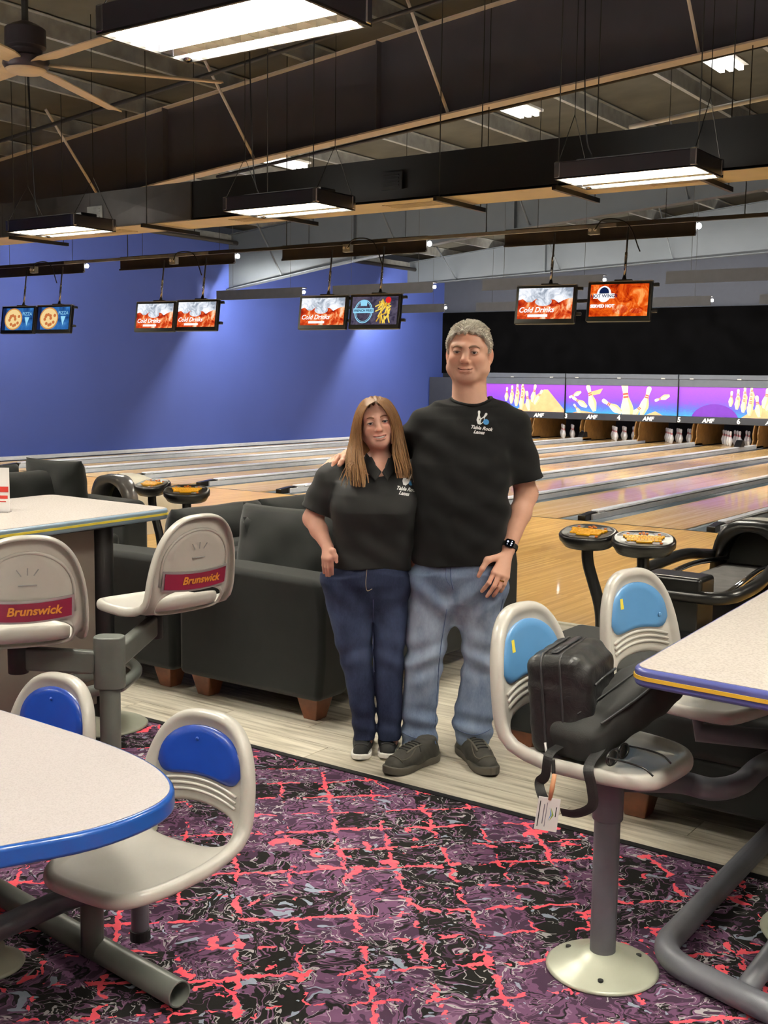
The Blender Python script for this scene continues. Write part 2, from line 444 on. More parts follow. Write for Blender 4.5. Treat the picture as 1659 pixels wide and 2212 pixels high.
# roof deck
m = MB(); x0, x1 = -18.7, 7.2
m._add([(x0, -9.2, roof(x0) + 0.24), (x1, -9.2, roof(x1) + 0.24), (x1, 31.6, roof(x1) + 0.24), (x0, 31.6, roof(x0) + 0.24),
        (x0, -9.2, roof(x0) + 0.3), (x1, -9.2, roof(x1) + 0.3), (x1, 31.6, roof(x1) + 0.3), (x0, 31.6, roof(x0) + 0.3)],
       [(0, 3, 2, 1), (4, 5, 6, 7), (0, 1, 5, 4), (1, 2, 6, 5), (2, 3, 7, 6), (3, 0, 4, 7)])
struct(m.build('ceiling', 'roof_dark'))
# purlins (Z sections running with the lanes)
k = 0
x = -17.3
while x < 6.5:
    z = roof(x); m = MB()
    m.b2((x - 0.004, -6, z + 0.02), (x + 0.004, 28.9, z + 0.23)); m.b2((x - 0.07, -6, z + 0.01), (x, 28.9, z + 0.02)); m.b2((x, -6, z + 0.222), (x + 0.07, 28.9, z + 0.232))
    o = struct(m.build('roof_purlin', 'galv')); x += 1.52
struct(MB().b2((XW, -6, 4.66), (XW + 0.08, 29, 4.8)).build('trim_eave', 'galv'))

# rafters: tapered steel frames across the lanes
def rafter(Y, bot, web, fl, name, xr=6.8):
    r = struct(bpy.data.objects.new(name, None)); C.objects.link(r); r.location = (0, Y, 0)
    pts = [(p[0], p[1]) for p in bot]; top = [(xr, roof(xr)), (XW, roof(XW))]
    MB().prism(pts + top, (0, 0.012, 0), (0, Y, 0), (1, 0, 0), (0, 0, 1)).build('web', web, r)
    for (a, b) in zip(bot[:-1], bot[1:]):
        MB().prism([(a[0], a[1]), (b[0], b[1]), (b[0], b[1] - 0.02), (a[0], a[1] - 0.02)], (0, 0.2, 0), (0, Y - 0.1, 0), (1, 0, 0), (0, 0, 1)).build('bottom_flange', fl, r)
    MB().prism([(XW, roof(XW)), (xr, roof(xr)), (xr, roof(xr) - 0.015), (XW, roof(XW) - 0.015)], (0, 0.2, 0), (0, Y - 0.1, 0), (1, 0, 0), (0, 0, 1)).build('top_flange', fl, r)
    return r
def zb(bot, x):
    for (a, b) in zip(bot[:-1], bot[1:]):
        if a[0] <= x <= b[0]: return a[1] + (b[1] - a[1]) * (x - a[0]) / (b[0] - a[0])
    return bot[-1][1]
BOT = [(XW, 3.58), (-14.8, 4.08), (-12.4, 4.36), (-11.14, 4.47), (-6.24, 4.86), (6.8, 5.88)]
BOT3 = [(XW, 4.2), (-14.1, 4.36), (-8.45, 4.6), (6.8, 5.3)]
R1 = rafter(12.0, BOT, 'rafter_dark', 'flange_tan', 'roof_rafter')
R2 = rafter(19.83, BOT, 'rafter_grey', 'rafter_grey', 'roof_rafter')
R3 = rafter(27.07, BOT3, 'rafter_grey', 'rafter_grey', 'roof_rafter')
for R, Y, bot, xs, mm, st in ((R1, 12.0, BOT, (-13.7, -10.65, -7.6, -4.55, -1.5), 'flange_tan', (-12.3, -8.6)), (R2, 19.83, BOT, (-16.8, -13.7, -10.7, -7.6, -4.5), 'rafter_grey', (-14.8, -11.0)), (R3, 27.07, BOT3, (-16.8, -13.7, -10.7, -7.6), 'rafter_grey', (-14.1,))):
    for x in xs:
        MB().tube([(x, Y - 1.0, roof(x) + 0.1), (x, Y - 0.03, zb(bot, x) + 0.03)], 0.02, 6).build('flange_brace', mm, R)
    for x in st:
        MB().b2((x - 0.01, Y - 0.1, zb(bot, x)), (x + 0.01, Y, roof(x))).build('stiffener', 'rafter_dark' if R is R1 else 'rafter_grey', R)

# ---------------------------------------------------------------- air duct
dy = 10.2
zt = (onY(830, 350, dy).z + onY(1659, 235, dy).z) / 2; zbm = (onY(830, 435, dy).z + onY(1659, 350, dy).z) / 2
xs = onY(415, 440, dy).x
dt = thing('air_duct', 'long black rectangular air duct hung under the roof with bare metal left end', 'air duct', (-8, dy + 0.3, zbm))
MB().b2((xs, dy, zbm), (5, dy + 0.62, zt)).build('duct_body', 'black_paint', dt)
m = MB(); n = 4; xl = -17.2
for i in range(n):
    a = xl + (xs - xl) * i / n; b = xl + (xs - xl) * (i + 1) / n - 0.006
    seg = MB(); c = ((a + b) / 2, dy - 0.035, (zbm + zt) / 2)
    vs = [(a, dy - 0.02, zbm - 0.02), (b, dy - 0.02, zbm - 0.02), (b, dy - 0.02, zt), (a, dy - 0.02, zt), c]
    back = [(v[0], dy + 0.64, v[2]) for v in vs[:4]]
    seg._add(vs + back, [(0, 1, 4), (1, 2, 4), (2, 3, 4), (3, 0, 4), (0, 5, 6, 1), (1, 6, 7, 2), (2, 7, 8, 3), (3, 8, 5, 0), (5, 8, 7, 6)])
    seg.build('bare_section', M.get('duct_bare') or mat('duct_bare', (88, 86, 86), 0.45, metal=0.5, var=0.15, vscale=3), dt)
MB().b2((5, dy, zbm), (5.01, dy + 0.62, zt)).build('end_plate', 'black_paint', dt)
mat('duct_under_lit', (196, 186, 160), 0.5, var=0.1, vscale=2)  # cream puts the fixtures' light into the underside's colour
MB().b2((xl, dy + 0.01, zbm - 0.026), (5, dy + 0.61, zbm - 0.021)).build('lit_underside', 'duct_under_lit', dt)
for px in (40, 410, 800, 1430):
    p = onz(px, 470 - px * 0.07, zbm); v = MB()
    cx = p.x
    for s in range(5): v.b2((cx - 0.3, dy + 0.18 + s * 0.05, zbm - 0.036), (cx + 0.3, dy + 0.2 + s * 0.05, zbm - 0.026))
    v.b2((cx - 0.33, dy + 0.15, zbm - 0.034), (cx - 0.3, dy + 0.44, zbm - 0.025)); v.b2((cx + 0.3, dy + 0.15, zbm - 0.034), (cx + 0.33, dy + 0.44, zbm - 0.025))
    v.build('vent_grille', 'duct_under_lit', dt)
for px, py in ((850, 392), (210, 462)):
    p = onY(px, py, dy); v = MB()
    v.b2((p.x - 0.14, dy - 0.045, p.z - 0.09), (p.x + 0.14, dy - 0.03, p.z + 0.09))
    for s in range(4): v.box((p.x, dy - 0.05, p.z - 0.05 + s * 0.035), (0.2, 0.01, 0.012))
    v.build('side_grille', 'dark_steel' if px > 400 else 'galv', dt)
k = 0
for px in (45, 330, 590, 960, 1215, 1515):
    cx = onY(px, 440 - (px - 830) * 0.1, dy).x
    t = thing('duct_hanger', 'black strut trapeze with rods hanging under the air duct, number %s from left' % ['one', 'two', 'three', 'four', 'five', 'six'][k], 'hanger', (cx, dy + 0.3, zbm - 0.08), group='duct hangers'); k += 1
    MB().b2((cx - 0.02, dy - 0.18, zbm - 0.085), (cx + 0.02, dy + 0.8, zbm - 0.04)).build('strut', 'black_paint', t)
    for yy in (dy - 0.1, dy + 0.72): MB().cyl((cx, yy, zbm - 0.04), (cx, yy, roof(cx) + 0.245), 0.006, 6).build('rod', 'wire', t)

# ---------------------------------------------------------------- pipes and cables under the roof
def pipe(name, label, pts, r, m, cat='pipe'):
    return tag(MB().tube(pts, r, 8).build(name, m, smooth=True), label, cat)
a, b = onY(0, 305, 11.0), onY(830, 40, 11.0); d = b - a
pipe('sprinkler_pipe', 'dark sprinkler pipe running up under the roof before the dark rafter', [a - d * 0.3, b + d * 0.9], 0.028, 'pipe_dark')
a, b = onY(830, 295, 13.4), onY(1659, 95, 13.4); d = b - a
pipe('sprinkler_pipe', 'thin dark pipe just behind the lower flange of the dark rafter', [a - d * 0.6, b + d * 0.3], 0.026, 'pipe_dark')
a, b = onY(1360, 275, 13.8), onY(1659, 210, 13.8); d = b - a
pipe('conduit', 'white conduit seen above the black duct at right', [a, b + d], 0.03, 'white_paint')
pipe('eave_pipe', 'dark pipe along the top of the blue wall', [(XW + 0.25, 12, 4.6), (XW + 0.25, 28.8, 4.6)], 0.05, 'pipe_dark')
a, b = onY(330, 487, 14.6), onY(1080, 465, 14.6)
# monitor rail
YS, ZS = 12.0, 3.335
t = thing('monitor_rail', 'long grey metal strut rail from which the score monitors hang', 'rail', (-9, YS, ZS))
x = -17.6; i = 0
while x < -1:
    x2 = min(x + 3.05, -1); MB().b2((x, YS - 0.02, ZS - 0.02), (x2 - 0.01, YS + 0.02, ZS + 0.02)).build('rail_length', 'galv' if i % 2 else 'pipe_dark', t)
    MB().cyl((x + 1.4, YS, ZS + 0.02), (x + 1.4, YS, roof(x + 1.4) + 0.245), 0.006, 6).build('rod', 'wire', t); x = x2; i += 1

# ---------------------------------------------------------------- strip lights on the purlins behind the dark rafter
def emat(name, rgb, st):
    m = bpy.data.materials.new(name); t = NT(m); t.n.remove(t.b); e = t.add('ShaderNodeEmission'); e.inputs[0].default_value = lin(rgb); e.inputs[1].default_value = st
    t.link(e.outputs[0], t.n['Material Output'].inputs[0]); M[name] = m
emat('strip_glow', (255, 252, 244), 2.5)
k = 0
for (px, py) in ((597, 349), (1100, 232), (1547, 127)):
    p = onY(px, py, 14.2)
    t = thing('strip_light', 'white three tube strip light under the roof, %s of three' % ['leftmost', 'middle', 'rightmost'][k], 'ceiling light', p, group='strip lights'); k += 1
    for j in range(3): MB().b2((p.x - 0.16 + j * 0.12, p.y - 0.6, p.z - 0.02), (p.x - 0.1 + j * 0.12, p.y + 0.6, p.z + 0.04)).build('tube_cover', 'strip_glow', t)
    MB().b2((p.x - 0.2, p.y - 0.62, p.z + 0.04), (p.x + 0.2, p.y + 0.62, p.z + 0.07)).build('pan', 'white_paint', t)
    MB().cyl((p.x, p.y, p.z + 0.07), (p.x, p.y, roof(p.x) + 0.2), 0.01, 6).build('stem', 'wire', t)

# ---------------------------------------------------------------- fluorescent fixtures
emat('tube_glow', (255, 250, 238), FIX_EMIT)
emat('ceiling_fill', (255, 250, 238), 40.0)  # glow added to brighten the ceiling
mat('louver', (240, 236, 222), 0.35, var=0)
FW, FD, FH = 1.24, 0.64, 0.13
def make_fixture():
    t = thing('high_bay_light', 'x', 'ceiling light', (0, 0, 0), group='high bay fluorescent lights')
    h = MB()
    h.b2((-FW / 2, -FD / 2, 0), (FW / 2, -FD / 2 + 0.012, FH)); h.b2((-FW / 2, FD / 2 - 0.012, 0), (FW / 2, FD / 2, FH))
    h.b2((-FW / 2, -FD / 2, 0), (-FW / 2 + 0.012, FD / 2, FH)); h.b2((FW / 2 - 0.012, -FD / 2, 0), (FW / 2, FD / 2, FH)); h.b2((-FW / 2, -FD / 2, FH - 0.01), (FW / 2, FD / 2, FH))
    h.build('housing', 'fixture_metal', t, local=True)
    for sy in (-0.22, 0.22): MB().b2((-FW / 2 + 0.08, sy - 0.03, FH + 0.001), (FW / 2 - 0.08, sy + 0.03, FH + 0.004)).build('added_uplight', 'ceiling_fill', t, local=True)  # unseen glowing strips added on top to brighten the roof
    MB().b2((-FW / 2 + 0.1, -0.12, FH), (FW / 2 - 0.1, 0.12, FH + 0.05)).build('ballast_box', 'black_paint', t, local=True, bevel=0.01)
    for sx in (-1, 1):
        for sy in (-1, 1):
            MB().b2((sx * FW / 2 - 0.05 * (sx > 0) - 0.006, sy * FD / 2 - 0.05 * (sy > 0) - 0.004, -0.006), (sx * FW / 2 + 0.05 * (sx < 0) + 0.006, sy * FD / 2 + 0.05 * (sy < 0) + 0.004, FH + 0.008)).build('corner_cap', 'chrome', t, local=True, bevel=0.015)
    fr = MB()
    fr.b2((-FW / 2, -FD / 2, -0.012), (FW / 2, -FD / 2 + 0.018, 0.0)); fr.b2((-FW / 2, FD / 2 - 0.018, -0.012), (FW / 2, FD / 2, 0.0))
    fr.b2((-FW / 2, -FD / 2, -0.012), (-FW / 2 + 0.018, FD / 2, 0.0)); fr.b2((FW / 2 - 0.018, -FD / 2, -0.012), (FW / 2, FD / 2, 0.0))
    fr.build('lens_frame', 'black_paint', t, local=True)
    for j in (0, 1, 2, 3, 5):
        yy = -FD / 2 + 0.06 + j * (FD - 0.12) / 5
        MB().cyl((-FW / 2 + 0.03, yy, 0.055), (FW / 2 - 0.03, yy, 0.055), 0.022, 10).build('tube', 'tube_glow', t, local=True)
    # white reflector troughs with parabolic louvers
    MB().b2((-FW / 2 + 0.013, -FD / 2 + 0.013, 0.1), (FW / 2 - 0.013, FD / 2 - 0.013, 0.11)).build('reflector', 'louver', t, local=True)
    for j in range(7):
        yy = -FD / 2 + 0.014 + j * (FD - 0.028) / 6
        MB().prism([(-0.008, 0.09), (0.008, 0.09), (0.003, 0.0), (-0.003, 0.0)], (FW - 0.03, 0, 0), (-FW / 2 + 0.015, yy, 0), (0, 1, 0), (0, 0, 1)).build('louver_blade', 'louver', t, local=True)
    for j in range(1, 10):
        xx = -FW / 2 + j * FW / 10
        MB().b2((xx - 0.002, -FD / 2 + 0.015, 0.0), (xx + 0.002, FD / 2 - 0.015, 0.035)).build('cross_blade', 'louver', t, local=True)
    return t
fx0 = make_fixture(); first = True
FIX = [(-4.06, 4.4, 'large bright fluorescent light overhead at top of picture beside the ceiling fan'),
       (-4.05, 9.38, 'black chrome cornered fluorescent light hanging before the duct, rightmost of the far three'),
       (-7.87, 9.38, 'black chrome cornered fluorescent light before the duct, middle of the far three'),
       (-11.45, 9.38, 'black chrome cornered fluorescent light before the duct, leftmost of the far three'),
       (-7.87, 4.4, None), (-0.3, 4.4, None), (3.4, 4.4, None), (-0.3, 9.38, None), (3.4, 9.38, None), (-15.2, 9.38, None), (-11.6, 4.4, None), (-4.06, 1.9, None), (-0.3, 1.9, None), (-7.87, 1.9, None), (3.4, 1.9, None), (-4.06, -5.4, None), (-0.3, -5.4, None), (-7.87, -5.4, None), (3.4, -5.4, None), (-4.06, -0.6, None), (-0.3, -0.6, None), (-7.87, -0.6, None), (3.4, -0.6, None)]  # unseen: nearest row ahead and hindmost row are added as frontal fill
for (x, y, lb) in FIX:
    if first: o = fx0; first = False
    else: o = copy_tree(fx0)
    zz = 3.35
    o.location = (x, y, zz); o['label'] = lb or 'unseen fluorescent light of the continued and added rows, hanging out of view'
    for sx in (-1, 1):
        w = MB(); px = sx * (FW / 2 - 0.02)
        w.tube([(px, -FD / 2 + 0.03, FH), (px, 0, FH + 0.45), (px, FD / 2 - 0.03, FH)], 0.004, 5); w.tube([(px, 0, FH + 0.45), (px, 0, roof(x + px) - zz + 0.245)], 0.004, 5)
        w.build('suspension_cable', 'wire', o, local=True)
    w = MB().tube(spline([(-FW / 2 + 0.2, 0.0, FH + 0.05), (-FW / 2 + 0.1, 0.03, FH + 0.5), (-FW / 2 + 0.05, 0.0, roof(x) - zz)], 6), 0.006, 5).build('power_cord', 'black_matte', o, local=True)

# ---------------------------------------------------------------- ceiling fan
hub = onz(56, 136, 3.95); FR = 1.47
t = thing('ceiling_fan', 'big ceiling fan with tan blades and dark hub', 'fan', hub)
MB().lathe([(0.001, -0.05), (0.15, -0.05), (0.17, -0.02), (0.17, 0.03), (0.12, 0.05), (0.12, 0.09), (0.15, 0.11), (0.15, 0.24), (0.1, 0.27), (0.03, 0.3), (0.001, 0.3)], hub, 28).build('motor_hub', 'fan_hub', t, bevel=0.004)
MB().lathe([(0.001, -0.07), (0.13, -0.068), (0.15, -0.05), (0.001, -0.049)], hub, 28).build('hub_cap', 'fan_blade', t, smooth=True)
MB().cyl(hub + Vector((0, 0, 0.29)), (hub.x, hub.y, roof(hub.x) + 0.245), 0.025, 10).build('down_rod', 'pipe_dark', t)
for i in range(6):
    a = math.radians(52 + 60 * i); d = Vector((math.cos(a), math.sin(a), 0)); n = Vector((-d.y, d.x, 0))
    b = MB(); ring = []
    for (r, w) in ((0.15, 0.05), (0.3, 0.085), (0.9, 0.08), (FR - 0.02, 0.07), (FR, 0.06)):
        for (s, zz) in ((-1, -0.018), (-0.3, 0.004), (0.4, 0.012), (1, 0.012), (1, 0.0), (0.3, -0.004), (-0.4, -0.014), (-1, -0.026)):
            ring.append(hub + d * r + n * (s * w) + Vector((0, 0, zz - 0.01 * r)))
    fs = []
    for j in range(4):
        for kk in range(8): fs.append((j * 8 + kk, j * 8 + (kk + 1) % 8, (j + 1) * 8 + (kk + 1) % 8, (j + 1) * 8 + kk))
    fs += [tuple(range(7, -1, -1)), tuple(range(32, 40))]
    b._add(ring, fs).build('blade', 'fan_blade', t)

# ---------------------------------------------------------------- lane light boxes
emat('lane_tube', (255, 248, 236), LANE_EMIT)
emat('lamp_end', (255, 255, 255), 30.0)
def valance(x0, y, z, mm, label, L=2.44, glow=True):
    t = thing('lane_light_box', label, 'light box', (x0 + L / 2, y, z), group='lane light boxes')
    MB().b2((x0, y, z), (x0 + L, y + 0.02, z + 0.2)).build('front_board', mm, t)
    MB().b2((x0, y + 0.02, z + 0.18), (x0 + L, y + 0.16, z + 0.2)).build('top_board', mm, t)
    MB().b2((x0, y - 0.025, z - 0.012), (x0 + L, y, z + 0.012)).build('bottom_lip', mm, t)
    if glow: MB().cyl((x0 + 0.1, y + 0.09, z + 0.1), (x0 + L - 0.05, y + 0.09, z + 0.1), 0.018, 8).build('tube', 'lane_tube', t)
    MB().ell((x0 + L + 0.015, y + 0.05, z + 0.1), (0.03, 0.03, 0.035), 10, 6).build('bulb_end', 'lamp_end', t)
    for xx in (x0 + 0.4, x0 + L - 0.4): MB().cyl((xx, y + 0.1, z + 0.2), (xx, y + 0.1, roof(xx) + 0.245), 0.004, 5).build('hanger_wire', 'wire', t)
rank = ['first', 'second', 'third', 'fourth', 'fifth']
for i, x0 in enumerate((-17.5, -14.2, -10.85, -7.25)):
    valance(x0, 12.8, 3.28, 'valance_brown', 'dark brown lane light box above the monitors, %s from the left' % rank[i])
for i, x0 in enumerate((-18.05, -14.8, -11.25, -7.65)):
    valance(x0, 19.05, 3.29, 'valance_grey', 'grey lane light box in the second row over the lanes, %s from the left' % rank[i])
r3 = [onY(950, 672, 25).x - 2.44, onY(1535, 655, 25).x - 2.44]
r3 = [r3[0], (r3[0] + r3[1]) / 2, r3[1], r3[1] * 1.5 - r3[0] * 0.5]
for i, x0 in enumerate(r3):
    valance(max(x0, XW + 0.1), 25.0, 3.3, 'valance_grey', 'grey lane light box in the farthest row over the lanes, %s from the left' % rank[i])

# ---------------------------------------------------------------- lanes
RX = [-2.81 - 1.57 * i for i in range(10)]          # divider centres
lane_no = {RX[i]: None for i in range(10)}
GW, DW = 0.22, 0.075
ordw = ['first', 'second', 'third', 'fourth', 'fifth', 'sixth', 'seventh', 'eighth', 'ninth', 'tenth', 'eleventh']
lanes = []
edges = RX + [-18.3]
for i in range(len(edges) - 1):
    xr, xl = edges[i] - DW, edges[i + 1] + (DW if i + 1 < 10 else 0.0)
    n = len(edges) - 1 - i
    t = thing('bowling_lane', 'polished wood bowling lane with gutters, %s lane from the blue wall' % ordw[n - 1], 'bowling lane', ((xr + xl) / 2, Y_FOUL, 0), group='bowling lanes')
    MB().b2((xl + GW, Y_FOUL, -0.09), (xr - GW, 30.6, 0.0)).build('lane_bed', 'lane_wood', t)
    for (a, b) in ((xl, xl + GW), (xr - GW, xr)):
        g = MB(); pr = [(a + (b - a) * kk / 8, -0.012 - 0.055 * math.sin(PI * kk / 8)) for kk in range(9)]
        vs = []; fs = []
        for yy in (Y_FOUL, 30.6):
            vs += [(p[0], yy, p[1]) for p in pr]
        fs = [(kk, kk + 1, 9 + kk + 1, 9 + kk) for kk in range(8)]
        g._add(vs, fs).build('gutter', 'gutter_grey', t, smooth=True, solid=0.006, fixn=False)
    lanes.append(((xr + xl) / 2, n, t))
for i, x in enumerate(RX):
    t = thing('lane_divider', 'white topped divider rail beside the %s lane from the blue wall' % ordw[10 - i - 1], 'rail', (x, Y_FOUL, 0), group='lane dividers')
    MB().b2((x - DW, Y_FOUL + 0.25, -0.09), (x + DW, 29.3, 0.05)).build('divider_body', 'rail_white', t)
    MB().b2((x - 0.055, Y_FOUL + 0.45, 0.05), (x + 0.055, 29.2, 0.085)).build('top_rail', 'rail_white', t, bevel=0.012)
    MB().prism([(0, -0.02), (0, 0.05), (0.3, 0.075), (0.36, 0.06), (0.36, -0.02)], (0.1, 0, 0), (x - 0.05, Y_FOUL + 0.08, 0), (0, 1, 0), (0, 0, 1)).build('end_cap', 'black_plastic', t, bevel=0.01)
    MB().cyl((x + 0.062, Y_FOUL + 0.6, 0.066), (x + 0.062, 27, 0.066), 0.01, 6).build('bumper_tube', 'rail_white', t)
t = thing('wall_rail', 'long white rail along the foot of the blue wall', 'rail', (-18.3, 20, 0))
MB().b2((-18.37, 6.5, 0.0), (-18.25, 29.2, 0.07)).build('rail_body', 'rail_white', t, bevel=0.01)
# foul line and approach dots
fl = tag(MB().b2((-18.2, Y_FOUL - 0.03, 0.0), (0, Y_FOUL, 0.002)).build('foul_line', 'black_matte'), 'thin dark foul line where the lanes begin', 'line')

# ---------------------------------------------------------------- pins
PINP = [(0.0, 0), (0.0258, 0), (0.0286, 0.012), (0.036, 0.03), (0.05, 0.075), (0.0572, 0.1), (0.0605, 0.115), (0.058, 0.14), (0.05, 0.17), (0.039, 0.2), (0.029, 0.225), (0.0245, 0.245), (0.0232, 0.26), (0.0248, 0.285), (0.029, 0.31), (0.0322, 0.335), (0.0318, 0.35), (0.027, 0.367), (0.016, 0.378), (0.0, 0.381)]
def make_pin():
    o = MB().lathe(PINP, (0, 0, 0), 14).build('bowling_pin', 'pin_white', smooth=True)
    for z0, z1 in ((0.232, 0.245), (0.256, 0.269)):
        r = lambda z: np.interp(z, [p[1] for p in PINP], [p[0] for p in PINP]) + 0.0012
        MB().lathe([(r(z0), z0), (r((z0 + z1) / 2), (z0 + z1) / 2), (r(z1), z1)], (0, 0, 0), 14).build('red_stripe', 'pin_red', o, smooth=True, local=True)
    return o
pin0 = make_pin(); first = True
for (xc, n, t) in lanes:
    if n not in (2, 3, 4, 5, 6, 7): continue
    for r in range(4):
        for c in range(r + 1):
            o = pin0 if first else copy_tree(pin0); first = False
            o.location = (xc + (c - r / 2) * 0.305, 29.35 + r * 0.264, 0.0)
            tag(o, 'white red striped bowling pin standing on the %s lane from the blue wall' % ordw[n - 1], 'bowling pin', 'pins on the %s lane' % ordw[n - 1])
# kickback boards beside the pin decks
for i, x in enumerate(RX):
    t = thing('kickback', 'brown wooden side board of the pin deck beside the %s lane from the blue wall' % ordw[9 - i], 'side board', (x, 29.6, 0), group='pin deck side boards')
    for sx in (-1, 1):
        MB().prism([(28.75, 0.0), (30.9, 0.0), (30.9, 0.8), (28.95, 0.8), (29.02, 0.62), (28.92, 0.5), (28.86, 0.34), (28.9, 0.2)], (0.03 * sx, 0, 0), (x + sx * 0.045, 0, 0), (0, 1, 0), (0, 0, 1)).build('board', 'kickback', t)
# ball deflector boxes on dividers
for px, py in ((1275, 945), (1545, 963)):
    p = onz(px, py, 0.085); x = min(RX, key=lambda q: abs(q - p.x))
    t = thing('pinspotter_sensor', 'small black sensor box on the lane divider, %s of two' % ('left' if px < 1400 else 'right'), 'sensor box', (x, p.y, 0.085), group='sensor boxes')
    MB().prism([(-0.16, 0), (0.16, 0), (0.13, 0.14), (0.02, 0.16), (-0.1, 0.06)], (0.16, 0, 0), (x - 0.08, p.y, 0.087), (0, 1, 0), (0, 0, 1)).build('box', 'black_plastic', t, bevel=0.01)
    MB().b2((x - 0.05, p.y - 0.02, 0.25), (x + 0.05, p.y + 0.1, 0.256)).build('lid', 'rail_grey', t)

# ---------------------------------------------------------------- masking units
YM = 28.3
emat('pit_glow', (255, 246, 230), 25.0)
def m_art():
    m = bpy.data.materials.new('mask_art'); t = NT(m); v = t.coord((1, 1, 1)); sp = t.add('ShaderNodeSeparateXYZ'); t.link(v, sp.inputs[0])
    n = t.noise(t.coord((6, 1, 14)), 2.2, 4, 0.6, 1.5)
    g = t.math('ADD', t.math('MULTIPLY', t.math('SUBTRACT', sp.outputs[2], 0.1), 1.3), t.math('MULTIPLY', t.math('SUBTRACT', n[0], 0.5), 0.5))
    c = t.ramp(g, [(0.05, lin((40, 150, 200))), (0.3, lin((70, 90, 200))), (0.55, lin((120, 60, 190))), (0.9, lin((138, 62, 196)))])
    t.link(c, t.b.inputs['Base Color']); t.b.inputs['Roughness'].default_value = 0.4
    t.link(c, t.b.inputs['Emission Color']); t.b.inputs['Emission Strength'].default_value = 0.18; M['mask_art'] = m  # faint emission brightens the front-lit print; the panel is no lamp
m_art()
mat('art_cream', (238, 226, 178), 0.4, emit=0.22, var=0.12, vscale=6); mat('art_red', (232, 76, 60), 0.4, emit=0.2); mat('art_orange', (236, 170, 120), 0.4, emit=0.2, var=0.15, vscale=5)  # printed shapes carry the same added glow
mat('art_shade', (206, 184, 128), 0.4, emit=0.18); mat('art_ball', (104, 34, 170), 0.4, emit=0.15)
PIN2 = [(p[1] - 0.19, p[0]) for p in PINP[1:]]
def art_pin(mb, red, sh, cx, cz, sc, ang, y):
    a = math.radians(ang); u = Vector((math.cos(a), 0, math.sin(a))); w = Vector((-math.sin(a), 0, math.cos(a)))
    poly = [(p[0] * sc, p[1] * sc) for p in PIN2] + [(p[0] * sc, -p[1] * sc) for p in reversed(PIN2)]
    mb.flat(poly, (cx, y, cz), u, w)
    sh.flat([(p[0] * sc, -p[1] * sc * 0.98) for p in PIN2[1:12]] + [(p[0] * sc, -p[1] * sc * 0.45) for p in reversed(PIN2[1:12])], (cx, y - 0.002, cz), u, w)
    for q in (0.045, 0.072): red.flat([((q - 0.008) * sc, -0.0255 * sc), ((q + 0.008) * sc, -0.0235 * sc), ((q + 0.008) * sc, 0.0235 * sc), ((q - 0.008) * sc, 0.0255 * sc)], (cx, y - 0.003, cz), u, w)
def crop(mb, x0, x1, z0, z1):
    me = bpy.data.meshes.new('t'); me.from_pydata(mb.v, [], mb.f); bm = bmesh.new(); bm.from_mesh(me)
    for (co, no) in (((x0, 0, 0), (-1, 0, 0)), ((x1, 0, 0), (1, 0, 0)), ((0, 0, z0), (0, 0, -1)), ((0, 0, z1), (0, 0, 1))):
        bmesh.ops.bisect_plane(bm, geom=bm.verts[:] + bm.edges[:] + bm.faces[:], plane_co=co, plane_no=no, clear_outer=True)
    bm.to_mesh(me); bm.free(); r = MB(); r.v = [tuple(v.co) for v in me.vertices]; r.f = [tuple(p.vertices) for p in me.polygons]; bpy.data.meshes.remove(me); return r
